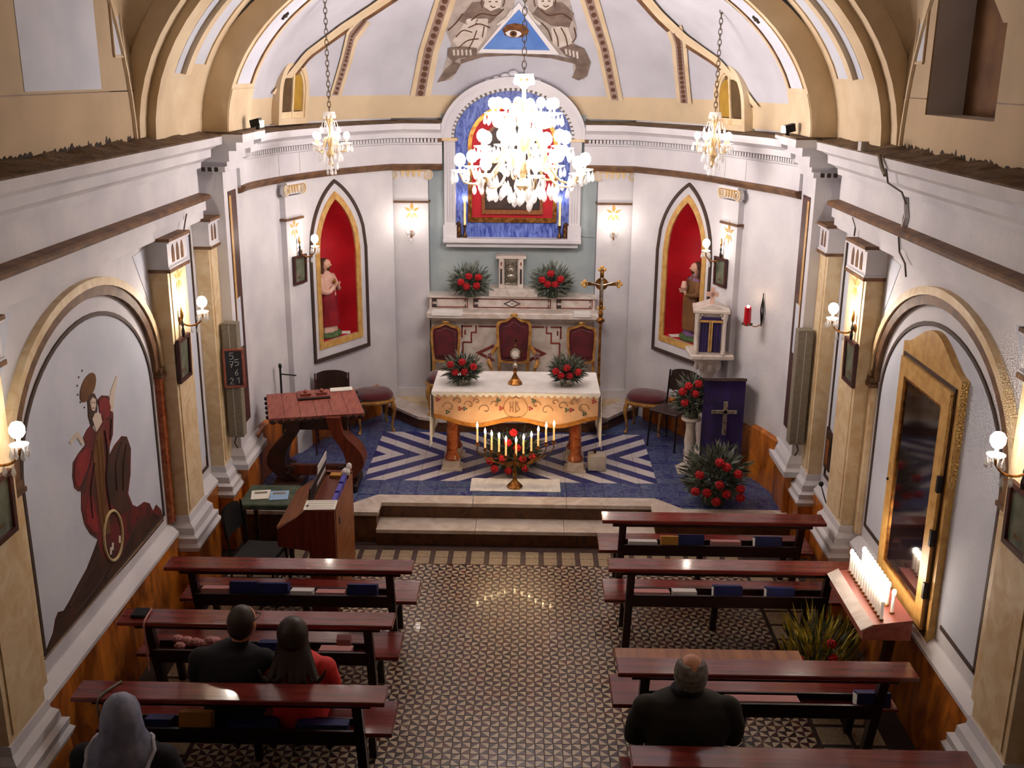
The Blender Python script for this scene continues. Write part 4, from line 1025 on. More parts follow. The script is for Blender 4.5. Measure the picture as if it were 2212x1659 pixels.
D_(MB().cyl((2.94, y1-0.10, 1.62), (2.90, y1-0.10, 1.62), 0.012, n=8), 'keyhole', 'dark_metal')

# ================================================================== HIGH ALTAR
HB = Vector((XA, 12.9, 0.5))
ha = thing('high_altar', 'white marble high altar with red and dark inlay against the aqua wall', 'altar', HB)
H_ = lambda mb, n, m, p=ha: mb.build(n, m, p)
H_(MB().box((XA-1.02, 12.95, 0.5), (XA+1.04, 13.32, 1.63)), 'altar_body', 'marble_white')
H_(MB().box((XA-1.07, 12.80, 1.635), (XA+1.12, 13.32, 1.715), bev=0.012), 'mensa_slab', 'marble_white')
H_(MB().box((XA-1.02, 12.86, 1.60), (XA+1.06, 13.32, 1.635)), 'mensa_moulding', 'marble_white')
H_(MB().box((XA-1.05, 13.05, 1.715), (XA+1.06, 13.32, 1.86)), 'gradine', 'marble_white')
H_(MB().box((XA-1.07, 13.02, 1.86), (XA+1.08, 13.32, 1.885)), 'gradine_top', 'marble_white')
for a, b in ((-1.02, -0.56), (-0.49, 0.50), (0.57, 1.03)):
    fn = lambda u, z, d: Vector((XA+u, 13.05-d, z))
    mb = MB(); closed_ring(mb, [(a, 1.73), (a, 1.85), (b, 1.85), (b, 1.73)], [(a+0.012, 1.742), (a+0.012, 1.838), (b-0.012, 1.838), (b-0.012, 1.742)], fn, 0, 0.006); H_(mb, 'gradine_panel_line', 'inlay_red')
    for q, w in ((a, 1), (b, -1)):
        for zz in (1.755, 1.825): H_(MB().box((XA+q+w*0.015-0.012, 13.038, zz-0.018), (XA+q+w*0.05+0.012, 13.05, zz+0.018)), 'key_inlay', 'inlay_dark')
for s_, m, d in ((1.0, 'inlay_dark', 0.008), (0.72, 'marble_white', 0.011), (0.15, 'inlay_dark', 0.014)):
    H_(MB().prism([(-0.11*s_, 1.787), (0, 1.787+0.05*s_), (0.11*s_, 1.787), (0, 1.787-0.05*s_)], lambda u, z, d_: Vector((XA+0.005+u, 13.05-d_, z)), 0, d), 'diamond_inlay', m)
FP = lambda u, z, d: Vector((XA+u, 12.95-d, z))
def key(a, b, n): H_(MB().prism([(a[0], a[1]), (b[0], a[1]), (b[0], b[1]), (a[0], b[1])], FP, 0, 0.006), n, 'inlay_red')
w = 0.022
for s_ in (-1, 1):
    x = s_*0.62
    key((x-w/2, 0.6), (x+w/2, 1.30), 'border_inlay')
    for (p, q) in (((0.62, 1.29), (0.50, 1.31)), ((0.50, 1.31), (0.52, 1.42)), ((0.62, 1.36), (0.64, 1.52)), ((0.64, 1.50), (0.50, 1.52)), ((0.52, 1.42), (0.44, 1.44)), ((0.44, 1.44), (0.46, 1.52)), ((0.58, 1.40), (0.60, 1.46)), ((0.42, 1.50), (0.0, 1.52))):
        a = (s_*p[0], min(p[1], q[1])); b = (s_*q[0], max(p[1], q[1])); key((min(a[0], b[0]), a[1]), (max(a[0], b[0]), b[1]), 'key_inlay')
    H_(MB().prism([(s_*0.22, 1.28), (s_*0.46, 1.16), (s_*0.22, 1.04), (s_*0.22, 1.085), (s_*0.38, 1.16), (s_*0.22, 1.235)], FP, 0, 0.006), 'star_inlay', 'inlay_red')
    key((min(s_*0.80, s_*0.98), 0.62), (max(s_*0.80, s_*0.98), 0.64), 'border_inlay')
# white cloth ends lying on the mensa
for a, b, lab in ((XA-1.0, XA-0.62, 'folded white linen on the left end of the high altar slab'), (XA+0.78, XA+1.0, 'folded white linen on the right end of the high altar slab')):
    MB().box((a, 12.79, 1.716), (b, 12.98, 1.722)).box((a, 12.785, 1.68), (b, 12.792, 1.722)).build('altar_linen', 'cloth_white', label=lab, cat='linen')
# tabernacle
tb = thing('tabernacle', 'small white marble tabernacle with a silver relief door on the high altar', 'tabernacle', (XA, 13.1, 1.886))
T_ = lambda mb, n, m, p=tb: mb.build(n, m, p)
T_(MB().box((XA-0.29, 13.0, 1.886), (XA+0.33, 13.3, 1.985)), 'plinth', 'marble_white')
tc = XA-0.012
T_(MB().box((tc-0.155, 13.10, 1.985), (tc+0.155, 13.3, 2.36)), 'body', 'marble_white')
T_(MB().box((tc-0.19, 13.06, 2.36), (tc+0.19, 13.3, 2.395)), 'cornice', 'marble_white')
for e in (-1, 1):
    T_(MB().box((tc+e*0.125-0.028, 13.07, 1.985), (tc+e*0.125+0.028, 13.10, 2.36)), 'pilaster', 'marble_white')
    T_(MB().box((tc+e*0.125-0.013, 13.064, 2.04), (tc+e*0.125+0.013, 13.07, 2.23)), 'dark_inlay', 'inlay_dark')
    T_(MB().prism([(tc+e*0.125-0.012, 2.295), (tc+e*0.125, 2.33), (tc+e*0.125+0.012, 2.295), (tc+e*0.125, 2.26)], lambda a, z, d: Vector((a, 13.07-d, z)), 0, 0.005), 'lozenge_inlay', 'inlay_red')
td = T_(MB().box((tc-0.082, 13.078, 2.03), (tc+0.082, 13.10, 2.335)), 'door', 'silver')
mb = MB(); mb.ball((tc, 13.078, 2.20), 0.04, 10, sc=(1, 0.4, 1.4)); mb.ball((tc, 13.078, 2.13), 0.05, 10, sc=(1.1, 0.35, 0.7)); mb.ball((tc-0.01, 13.074, 2.255), 0.02, 8)
mb.tube([(tc-0.07, 13.076, 2.04), (tc+0.07, 13.076, 2.04), (tc+0.07, 13.076, 2.32), (tc-0.07, 13.076, 2.32), (tc-0.07, 13.076, 2.04)], 0.006, 5); T_(mb, 'relief', 'silver', td)

# altarpiece frame
ac = XA-0.005; AY = 13.31
af = thing('altarpiece', 'white fluted aedicule with a dentilled arch and blue marbled panel', 'altarpiece', (ac, AY, 2.5))
A_ = lambda mb, n, m, p=af: mb.build(n, m, p)
AF = lambda a, z, d: Vector((ac+a, AY-d, z))
A_(MB().box((ac-0.87, 13.10, 2.545), (ac+0.87, AY, 2.60), bev=0.01).box((ac-0.83, 13.16, 2.49), (ac+0.83, AY, 2.545)), 'sill', 'plaster_white')
panel = [(-0.73, 2.6), (0.73, 2.6), (0.73, 3.85)]+[(0.73*math.cos(i*PI/24), 3.85+0.56*math.sin(i*PI/24)) for i in range(25)]+[(-0.73, 3.85)]
A_(MB().prism(panel, AF, -0.02, 0.015), 'blue_panel', 'marble_blue')
for e in (-1, 1):
    c = e*0.785
    A_(MB().box((ac+c-0.085, 13.17, 2.6), (ac+c+0.085, AY, 2.76)), 'pilaster_base', 'plaster_white')
    fl = A_(MB().box((ac+c-0.07, 13.2, 2.76), (ac+c+0.07, AY, 3.80)), 'pilaster', 'plaster_white')
    for k in range(4): A_(MB().box((ac+c-0.058+k*0.032, 13.188, 2.80), (ac+c-0.040+k*0.032, 13.2, 3.74)), 'fillet', 'plaster_white', fl)
    A_(MB().box((ac+c-0.10, 13.15, 3.80), (ac+c+0.10, AY, 3.835)), 'impost', 'marbled_cream')
n = 40
def half(a, b): return [(-a*math.cos(i*PI/n), 3.835+b*math.sin(i*PI/n)) for i in range(n+1)]
mb = MB(); ring(mb, half(0.87, 0.70), half(0.76, 0.60), AF, 0.0, 0.15); A_(mb, 'arch', 'plaster_white')
mb = MB(); ring(mb, half(0.765, 0.605), half(0.725, 0.565), AF, 0.0, 0.08); A_(mb, 'dentil_shade', 'grey_speaker')  # grey backing ring paints the shade in the gaps between the dentils
mb = MB(); ring(mb, half(0.90, 0.73), half(0.85, 0.685), AF, 0.0, 0.19); A_(mb, 'arch_moulding', 'plaster_white')
for k in range(37):
    t = PI*(k+0.5)/37; p = AF(-0.745*math.cos(t), 3.835+0.585*math.sin(t), 0.10); rad = Vector((-math.cos(t), 0, math.sin(t)*0.8)).normalized(); tg = Vector((rad.z, 0, -rad.x))
    A_(MB().obox(p, rad*0.018, tg*0.016, Vector((0, 0.03, 0))), 'dentil', 'plaster_white')
mb = MB()
for k in range(-3, 4):
    mb.ball(AF(k*0.1, 4.60-abs(k)*0.03, 0.12), 0.05-abs(k)*0.004, 8, sc=(1.2, 0.6, 0.8))
A_(mb, 'crest_carving', 'plaster_white')
# picture hung in the altarpiece
pic = thing('altar_painting', 'dark painting in a brown frame on red backing inside the altarpiece', 'painting', (ac, 13.28, 2.8))
AP = lambda a, z, d: Vector((ac+a, 13.29-d, z))
def parch(h, zb, zs, H): return [(-h, zb), (h, zb)]+[(h*math.cos(i*PI/20), zs+H*math.sin(i*PI/20)) for i in range(21)]
MB().prism(parch(0.52, 2.84, 3.75, 0.46), AP, 0, 0.012).build('red_backing', 'niche_red', pic)
oo = parch(0.56, 2.79, 3.75, 0.50); ii = parch(0.51, 2.85, 3.75, 0.45); mb = MB(); closed_ring(mb, oo, ii, AP, 0, 0.03); mb.build('gilt_frame', 'brass', pic)
MB().prism(parch(0.36, 2.96, 3.7, 0.34), AP, 0.012, 0.04).build('canvas', 'canvas_dark', pic)
oo = parch(0.385, 2.90, 3.7, 0.365); ii = parch(0.345, 2.955, 3.7, 0.33); mb = MB(); closed_ring(mb, oo, ii, AP, 0.012, 0.07); mb.build('inner_frame', 'wood_brown', pic)
# slender white electric candles either side of the picture, with carved feet
for e, lab in ((-1, 'thin white candle with a small light left of the altar painting'), (1, 'thin white candle with a small light right of the altar painting')):
    t = thing('altar_candle', lab, 'candle', (ac+e*0.60, 13.24, 2.60), group='altarpiece candles')
    MB().lathe([(0.03, 2.60), (0.03, 2.62), (0.012, 2.66), (0.012, 2.72), (0.02, 2.74), (0.02, 2.76)], (ac+e*0.60, 13.24, 0), 10).build('stand', 'bronze', t)
    MB().cyl((ac+e*0.60, 13.24, 2.76), (ac+e*0.60, 13.24, 3.06), 0.014, n=10).build('candle_body', 'candle_wax', t)
    MB().ball((ac+e*0.60, 13.24, 3.08), 0.02, 8, sc=(1, 1, 1.4)).build('bulb', 'bulb_small', t)
    t = thing('carved_bracket', 'small carved brown ornament at the %s foot of the altarpiece' % ('left' if e < 0 else 'right'), 'ornament', (ac+e*0.68, 13.26, 2.6))
    mb = MB(); mb.lathe([(0.04, 2.60), (0.045, 2.63), (0.03, 2.66), (0.042, 2.70), (0.03, 2.74), (0.035, 2.77), (0.01, 2.80)], (ac+e*0.68, 13.25, 0), 8); mb.build('body', 'bronze', t)
    mb = MB(); mb.ball((ac+e*0.68, 13.22, 2.68), 0.025, 8); mb.build('boss', 'brass', t)

# ================================================================== FLOWERS
def blade(mb, p, d, l, w, mi=0):
    d = Vector(d).normalized(); u, v, _ = basis_to(d); a = random.random()*PI*2; s = u*math.cos(a)+v*math.sin(a); n = d.cross(s)
    mid = p+d*l*0.5+n*l*0.06
    mb.add([p-s*w*0.3, p+s*w*0.3, mid+s*w, mid-s*w, p+d*l], [(0, 1, 2, 3), (3, 2, 4)], mi)
def rose_mesh():
    mb = MB(); mb.ball((0, 0, 0), 0.030, 8)
    for ring_, (r, z, k, sz) in enumerate(((0.018, 0.020, 5, 0.017), (0.026, 0.002, 7, 0.019), (0.018, -0.018, 5, 0.018))):
        for j in range(k):
            a = 2*PI*j/k+ring_*0.4; c = Vector((r*math.cos(a), r*math.sin(a), z)); mb.ball(c, sz, 6, sc=(1, 1, 0.9))
    return mb
_rose = [None]
def rose(par, loc, s=1.0):
    if _rose[0] is None:
        me = rose_mesh().build('rose', 'rose'); _rose[0] = me.data; bpy.data.objects.remove(me)
    o = bpy.data.objects.new('rose', _rose[0]); C.objects.link(o); o.parent = par; o.location = loc; o.scale = (s, s, s); o.rotation_euler = (random.uniform(-0.5, 0.5), random.uniform(-0.5, 0.5), random.random()*6)
    return o
def arrangement(label, loc, rx, rz_, roses, rs, pot, n=420, seed=1, leaf='leaf', droop=0.25, bw_=0.012):
    """foliage dome over a container, with roses at given local points"""
    rnd = random.getstate(); random.seed(seed)
    t = thing('flower_arrangement', label, 'flowers', loc)
    mb = MB(); c0 = Vector((0, 0, pot[1]*0.8))
    for k in range(int(n*1.5)):
        a = random.random()*2*PI; e = math.asin(random.uniform(-0.8, 1.0))
        d = Vector((math.cos(a)*math.cos(e), math.sin(a)*math.cos(e), math.sin(e)))
        L = random.uniform(0.8, 1.12); R = Vector((d.x*rx*1.15, d.y*rx*0.85, d.z*rz_*0.5))*L
        R.z += rz_*0.46
        st = c0+R*random.uniform(0.35, 0.75); dv = R-Vector((0, 0, rz_*0.35))
        blade(mb, st, dv.normalized()+Vector((random.uniform(-.4, .4), random.uniform(-.4, .4), random.uniform(-.3, .4))), random.uniform(0.05, 0.10)*(1+rx), random.uniform(0.5, 1.0)*bw_, random.choice((0, 0, 1)))
    for k in range(26):
        a = random.random()*2*PI; q_ = Vector((rx*0.6*math.cos(a)*random.random(), rx*0.5*math.sin(a)*random.random(), rz_*random.uniform(0.25, 0.75))); mb.tube([c0*0.6, c0+q_], 0.004, 4, 1)
    mb.build('foliage', [leaf, 'leaf_dark'], t, world=False)
    MB().lathe([(pot[0]*0.7, 0), (pot[0]*0.75, 0.004), (pot[0], pot[1]), (pot[0]*0.85, pot[1])], n=14).build('container', pot[2], t, world=False)
    for p in roses: rose(t, p, rs)
    random.setstate(rnd); return t
def rr_(lst, c, s, y): return [((u-c[0])*s, y, (c[1]-v)*s) for u, v in lst]
S11 = 1/196.0; S13 = 1/170.0
arrangement('round bouquet of red roses at the left end of the altar table', (-0.6, 11.05, 1.312), 0.20, 0.36, rr_([(975, 768), (1000, 762), (1024, 772), (985, 785), (1005, 784)], (1000, 817), S11, -0.13), 1.0, (0.10, 0.07, 'silver'), 420, 11)
arrangement('round bouquet of red roses at the right end of the altar table', (0.55, 11.05, 1.312), 0.19, 0.33, rr_([(1200, 783), (1224, 775), (1248, 784), (1212, 792), (1230, 792)], (1226, 820), S11, -0.13), 1.0, (0.10, 0.08, 'glass_pot' if 'glass_pot' in MATS else 'silver'), 420, 12)
arrangement('bouquet of red roses on the high altar, left of the tabernacle', (-0.63, 13.0, 1.886), 0.26, 0.46, rr_([(1001, 603), (1018, 590), (1038, 592), (1013, 612), (1034, 610)], (1018, 640), S13, -0.2), 1.15, (0.09, 0.08, 'leaf_dark'), 520, 13, droop=0.45)
arrangement('bouquet of red roses on the high altar, right of the tabernacle', (0.41, 13.0, 1.886), 0.26, 0.48, rr_([(1166, 596), (1184, 582), (1205, 594), (1178, 605), (1194, 605)], (1188, 640), S13, -0.2), 1.15, (0.09, 0.08, 'leaf_dark'), 520, 14, droop=0.45)
arrangement('red rose bouquet on the floor under the altar table behind the candelabrum', (-0.03, 10.86, 0.345), 0.34, 0.55, rr_([(1110, 925), (1098, 948), (1060, 990), (1085, 985), (1130, 985), (1070, 1008), (1100, 1012), (1135, 1005), (1152, 980), (1118, 960)], (1110, 1030), S11, -0.2), 1.1, (0.13, 0.10, 'leaf_dark'), 560, 15, leaf='leaf_dark')
SB = 1/208.0
arrangement('largest bouquet, with red roses, on the floor in front of the purple lectern', (2.05, 10.06, 0.346), 0.36, 0.72, rr_([(1535, 970), (1550, 980), (1495, 998), (1575, 995), (1538, 1020), (1488, 1035), (1512, 1038), (1553, 1040), (1533, 1058), (1582, 1028), (1583, 1048)], (1537, 1085), SB, -0.28), 1.15, (0.15, 0.14, 'leaf_dark'), 900, 16, droop=0.2, bw_=0.015)
t = arrangement('red rose bouquet on a tall stand behind the purple lectern', (1.93, 10.99, 0.98), 0.22, 0.52, rr_([(1495, 815), (1516, 810), (1483, 828), (1510, 832), (1489, 853)], (1510, 895), 1/200.0, -0.16), 1.1, (0.10, 0.10, 'leaf_dark'), 520, 17, droop=0.35)
st = thing('flower_stand', 'slim marble flower column holding the bouquet behind the lectern', 'stand', (1.93, 10.99, 0.342))
MB().lathe([(0.13, 0.342), (0.13, 0.39), (0.07, 0.43), (0.05, 0.55), (0.065, 0.7), (0.05, 0.85), (0.06, 0.92), (0.11, 0.95), (0.11, 0.978)], (1.93, 10.99, 0), 14).build('column', 'marble_white', st, smooth=True)
MB().box((1.80, 10.86, 0.342), (2.06, 11.12, 0.36)).build('foot', 'marble_white', st)
# yellow potted plant on the nave floor
t = thing('yellow_plant', 'bushy yellow-green plant with red blooms on the floor beside the votive stand', 'plant', (2.33, 6.98, 0.0))
rnd = random.getstate(); random.seed(31); mb = MB()
for k in range(620):
    a = random.random()*2*PI; r = random.random()**0.6*0.25; p = Vector((r*math.cos(a), r*0.85*math.sin(a), random.uniform(0.2, 0.58)))
    blade(mb, p, (math.cos(a)*0.5+random.uniform(-.2, .2), math.sin(a)*0.5, 1.0), random.uniform(0.10, 0.22), random.uniform(0.006, 0.012), random.choice((0, 0, 1)))
mb.build('foliage', ['leaf_yellow', 'leaf_dark'], t, world=False)
MB().lathe([(0.09, 0), (0.10, 0.01), (0.13, 0.2), (0.115, 0.2)], n=14).build('pot', 'wood_dark', t, world=False)
for p in ((-0.06, -0.24, 0.40), (0.02, -0.2, 0.64), (0.03, -0.23, 0.54), (0.2, -0.18, 0.42), (-0.19, -0.16, 0.48)): rose(t, p, 0.9)
random.setstate(rnd)

# ================================================================== ALTAR TABLE
TZ = 1.30; tx0, tx1, ty0, ty1 = -0.92, 0.90, 10.75, 11.58
at_ = thing('altar_table', 'stone altar table on red marble columns in the sanctuary', 'table', (0, 11.1, PZ+0.002))
MB().box((tx0+0.01, ty0+0.01, TZ-0.09), (tx1-0.01, ty1-0.01, TZ), bev=0.008).build('table_top', 'marble_white', at_)
for x in (-0.72, 0.66):
    for y in (10.98, 11.38):
        MB().lathe([(0.075, 0.44), (0.09, 0.47), (0.075, 0.50), (0.062, 0.53), (0.055, 1.12), (0.075, 1.16), (0.075, 1.21)], (x, y, 0), 16).build('column', 'marble_red', at_, smooth=True)
        MB().box((x-0.115, y-0.115, 0.342), (x+0.115, y+0.115, 0.37)).box((x-0.09, y-0.09, 0.37), (x+0.09, y+0.09, 0.45)).build('column_base', 'marble_white', at_)
# cloth: white top with pointed lace edge, embroidered frontal, hanging lace ends
ac_ = thing('altar_cloth', 'white altar cloth with embroidered beige front and lace ends', 'cloth', (0, 11.1, TZ))
K_ = lambda mb, n, m, p=ac_: mb.build(n, m, p)
K_(MB().box((tx0, ty0, TZ+0.001), (tx1, ty1, TZ+0.007)), 'top_cloth', 'cloth_white')
mb = MB(); nT = 26
for k in range(nT):
    a, b = tx0+(tx1-tx0)*k/nT, tx0+(tx1-tx0)*(k+1)/nT
    mb.prism([(a, TZ+0.006), (b, TZ+0.006), (b, TZ-0.02), ((a+b)/2, TZ-0.05), (a, TZ-0.02)], lambda u, z, d: Vector((u, ty0-d, z)), 0.008, 0.013)
K_(mb, 'lace_edge', 'cloth_white')
def hem(u):  # scalloped lower edge of the frontal
    t = (u-tx0)/(tx1-tx0); return 0.985-0.045*math.sin(t*4*PI-PI/2)*0.9-0.03*math.sin(t*PI)
cols = 60; rows = []
def fy(u, z): return ty0-0.004-0.006*math.sin(u*17)*(TZ-z)*3
for i in range(cols+1):
    u = tx0+0.02+(tx1-tx0-0.04)*i/cols; rows.append([Vector((u, fy(u, TZ-(TZ-hem(u))*k/8), TZ-(TZ-hem(u))*k/8)) for k in range(9)])
mb = MB().grid(rows); fr = K_(mb, 'frontal', 'frontal')
rows = [[Vector((tx0+0.02+(tx1-tx0-0.04)*i/cols, fy(0, hem(0))-0.012, hem(tx0+0.02+(tx1-tx0-0.04)*i/cols)+dz)) for dz in (0.035, 0.0, -0.012)] for i in range(cols+1)]
K_(MB().grid(rows), 'gold_fringe', 'frontal_edge', fr)
def curl(cx, cz, s, sg, m='embroidery', r=0.0042):
    pts = [Vector((cx+sg*s*(0.10*(1-t))*math.cos(t*6.2), ty0-0.014, cz+s*(0.10*(1-t))*math.sin(t*6.2))) for t in [i/16 for i in range(15)]]; K_(MB().tube(pts, r, 5), 'embroidery', m, fr)
for sg in (-1, 1):
    for cx, cz, s in ((0.72, 1.13, 0.75), (0.50, 1.16, 0.6), (0.33, 1.11, 0.7), (0.22, 1.17, 0.5), (0.62, 1.20, 0.5), (0.42, 1.2, 0.4)): curl(-0.01+sg*cx, cz, s, sg)
    for cx, cz, m in ((0.19, 1.22, 'emb_green'), (0.55, 1.12, 'emb_green'), (0.60, 1.12, 'emb_red'), (0.16, 1.13, 'emb_red'), (0.74, 1.08, 'emb_green'), (0.84, 1.22, 'emb_red')):
        mb = MB()
        for a in range(3): mb.ball((-0.01+sg*cx+0.016*math.cos(a*2.1), ty0-0.012, cz+0.016*math.sin(a*2.1)), 0.012, 6, sc=(1, 0.3, 1))
        K_(mb, 'embroidered_flower', m, fr)
for pts in ([(-0.07, 1.20), (-0.07, 1.09)], [(-0.04, 1.20), (-0.04, 1.09)], [(-0.07, 1.145), (-0.04, 1.145)], [(0.02, 1.20), (0.0, 1.18), (0.035, 1.12), (0.0, 1.09)], [(-0.01, 1.21), (-0.01, 1.08)], [(-0.055, 1.24), (-0.01, 1.26), (0.035, 1.24)], [(-0.055, 1.04), (-0.01, 1.02), (0.035, 1.04)]):
    K_(MB().tube([Vector((u, ty0-0.014, z)) for u, z in pts], 0.004, 5), 'monogram', 'embroidery', fr)
oval = [Vector((-0.01+0.13*math.cos(i*2*PI/28), ty0-0.013, 1.14+0.12*math.sin(i*2*PI/28))) for i in range(29)]; K_(MB().tube(oval, 0.003, 5), 'embroidery', 'frontal_edge', fr)
for e, x in ((-1, tx0-0.006), (1, tx1+0.006)):
    rows = []; nn = 40
    for i in range(nn+1):
        y = ty0+(ty1-ty0)*i/nn; zb = 0.69+0.02*math.sin(i*1.6)
        rows.append([Vector((x+e*(0.03*math.sin((TZ-z)*6+i*0.4)*(TZ-z)+0.03*(TZ-z)), y, z)) for z in [TZ-(TZ-zb)*k/10 for k in range(11)]])
    K_(MB().grid(rows), 'lace_end', 'cloth_white')
    mb = MB()
    for k in range(11):
        z = TZ-0.06-k*0.055; mb.prism([(ty0, z+0.03), (ty0-0.03, z), (ty0, z-0.03)], lambda y, z_, d: Vector((x+e*(d+0.03*(TZ-z_)), y, z_)), 0.0, 0.004)
    K_(mb, 'lace_points', 'cloth_white')
# monstrance
mo = thing('monstrance', 'gilt monstrance with a rayed disc standing in the middle of the altar table', 'monstrance', (-0.025, 11.08, TZ+0.008))
O_ = lambda mb, n, m, p=mo, **k: mb.build(n, m, p, world=False, **k)
O_(MB().lathe([(0.085, 0), (0.085, 0.012), (0.07, 0.03), (0.045, 0.06), (0.03, 0.09), (0.016, 0.12), (0.026, 0.15), (0.014, 0.18), (0.012, 0.23)], n=8, rot=PI/8), 'foot', 'brass', smooth=False)
O_(MB().lathe([(0.012, 0.18), (0.03, 0.205), (0.03, 0.215), (0.012, 0.24), (0.012, 0.27)], n=10), 'knop', 'silver')
mb = MB()
for k in range(20):
    a = k*2*PI/20; L = 0.10 if k % 2 else 0.082; c = Vector((0, 0, 0.345)); d = Vector((math.cos(a), 0, math.sin(a))); s = Vector((-math.sin(a), 0, math.cos(a)))
    mb.add([c+d*0.045-s*0.010+Vector((0, 0.006, 0)), c+d*0.045+s*0.010+Vector((0, 0.006, 0)), c+d*L, c+d*0.045-s*0.01-Vector((0, 0.006, 0)), c+d*0.045+s*0.01-Vector((0, 0.006, 0))], [(0, 1, 2), (3, 2, 4), (0, 2, 3), (1, 4, 2), (0, 3, 4, 1)])
O_(mb, 'rays', 'bronze')
mb = MB(); mb.tube([Vector((0.045*math.cos(i*PI/12), 0, 0.345+0.052*math.sin(i*PI/12))) for i in range(25)], 0.011, 6); O_(mb, 'lunette_ring', 'silver')
O_(MB().prism(arc((0, 0.345), 0.038, 0, 2*PI, 16)[:-1], lambda a, z, d: Vector((a, -d, z)), -0.004, 0.004), 'host_glass', 'cloth_white')
mb = MB(); mb.box((-0.008, -0.006, 0.44), (0.008, 0.006, 0.53)).box((-0.03, -0.006, 0.485), (0.03, 0.006, 0.50)); mb.ball((0, 0, 0.435), 0.016, 8); O_(mb, 'cross', 'bronze')
# white step-cloth on the floor
mb = MB(); rows = []
for i in range(21):
    x = -0.485+0.965*i/20; rows.append([Vector((x, y, PZ+0.008+0.003*math.sin(i*1.7+y*20))) for y in (10.30, 10.42, 10.55, 10.66)])
mb.grid(rows); top = [p for p in mb.v]
mb.box((-0.485, 10.30, PZ+0.001), (0.48, 10.66, PZ+0.006)); mb.build('floor_cloth', 'cloth_white', label='white cloth spread on the sanctuary floor under the candelabrum', cat='cloth')
bx = thing('stone_block', 'pale stone block on the floor beside the right altar column', 'block', (0.90, 11.0, PZ+0.002))
MB().box((0.80, 10.92, PZ+0.002), (1.005, 11.08, 0.53), bev=0.012).build('block', 'stone_white', bx); MB().cyl((0.88, 11.0, 0.53), (0.88, 11.0, 0.57), 0.012, 0.02, 8).build('spout', 'bronze', bx)
# candelabrum and its candles
cz = thing('candelabrum', 'brass branched candelabrum in a V shape standing before the altar', 'candelabrum', (-0.01, 10.42, PZ+0.012))
CL = [(1031, 922), (1048, 934), (1062, 939), (1078, 943), (1093, 951), (1115, 953), (1131, 947), (1148, 941), (1163, 930), (1180, 922), (1197, 918)]
E_ = lambda mb, n, m, **k: mb.build(n, m, cz, **k)
E_(MB().lathe([(0.085, PZ+0.012), (0.085, PZ+0.025), (0.05, PZ+0.06), (0.025, PZ+0.09), (0.016, PZ+0.13), (0.026, PZ+0.17), (0.014, PZ+0.21), (0.012, PZ+0.33), (0.022, PZ+0.36), (0.012, PZ+0.40)], (-0.01, 10.42, 0), 12), 'stem', 'brass', smooth=True)
for k, (u, v) in enumerate(CL):
    tip = at(u, v, y=10.42); zc = tip.z-0.19; x = tip.x
    if abs(x+0.01) < 0.02: pts = [Vector((-0.01, 10.42, PZ+0.38)), Vector((x, 10.42, zc-0.02))]
    else: pts = spline([Vector((-0.01, 10.42, PZ+0.30)), Vector((-0.01+(x+0.01)*0.4, 10.415, PZ+0.24+abs(x)*0.1)), Vector((x*0.95-0.003, 10.42, zc-0.10)), Vector((x, 10.42, zc-0.02))], 6)
    E_(MB().tube(pts, 0.0065, 6), 'arm', 'brass')
    E_(MB().lathe([(0.006, -0.03), (0.026, -0.012), (0.028, -0.006), (0.012, -0.004), (0.012, 0.02)], (x, 10.42, zc), 10), 'candle_cup', 'brass')
    lab = ('leftmost' if k == 0 else 'rightmost' if k == 10 else 'central' if k == 5 else ['second', 'third', 'fourth', 'fifth'][k-1]+' from the left' if k < 5 else ['fifth', 'fourth', 'third', 'second'][k-6]+' from the right')
    cd_ = thing('candle', 'lit candle on the candelabrum, '+lab, 'candle', (x, 10.42, zc), group='candelabrum candles')
    MB().cyl((x, 10.42, zc), (x, 10.42, tip.z-0.015), 0.011, 0.010, 10).build('wax', 'candle_wax', cd_)
    MB().lathe([(0.001, -0.016), (0.011, 0.002), (0.012, 0.014), (0.006, 0.036), (0.001, 0.05)], (x, 10.42, tip.z), 8).build('flame', 'flame', cd_)
# ================================================================== GILT CHAIRS AND STOOLS (local: front is -y)
def cushion(w, d, h, z, rnd=0.7, n=24, flare=1.0):
    rows = []
    for k, (s, zz) in enumerate(((0.93, 0.0), (1.0, 0.25), (1.0, 0.55), (0.9, 0.85), (0.6, 1.0), (0.02, 1.06))):
        rows.append([Vector(((math.copysign(abs(math.cos(a))**rnd, math.cos(a)))*w/2*s*(flare if math.sin(a) < 0 else 1), math.copysign(abs(math.sin(a))**rnd, math.sin(a))*d/2*s, z+h*zz)) for a in [2*PI*i/n for i in range(n)]])
    mb = MB().grid(rows, closed=True); mb.add(rows[0], [tuple(range(n))]); return mb
def cab_leg(x, y, z, sx, sy):
    return MB().tube(spline([Vector((x, y, z)), Vector((x+sx*0.018, y+sy*0.018, z*0.72)), Vector((x, y, z*0.35)), Vector((x-sx*0.006, y-sy*0.006, 0.05)), Vector((x+sx*0.012, y+sy*0.012, 0.0))], 4), [0.026, 0.028, 0.03, 0.029, 0.026, 0.024, 0.021, 0.019, 0.017, 0.016, 0.015, 0.014, 0.014, 0.014, 0.016, 0.019, 0.02][:17], 8)
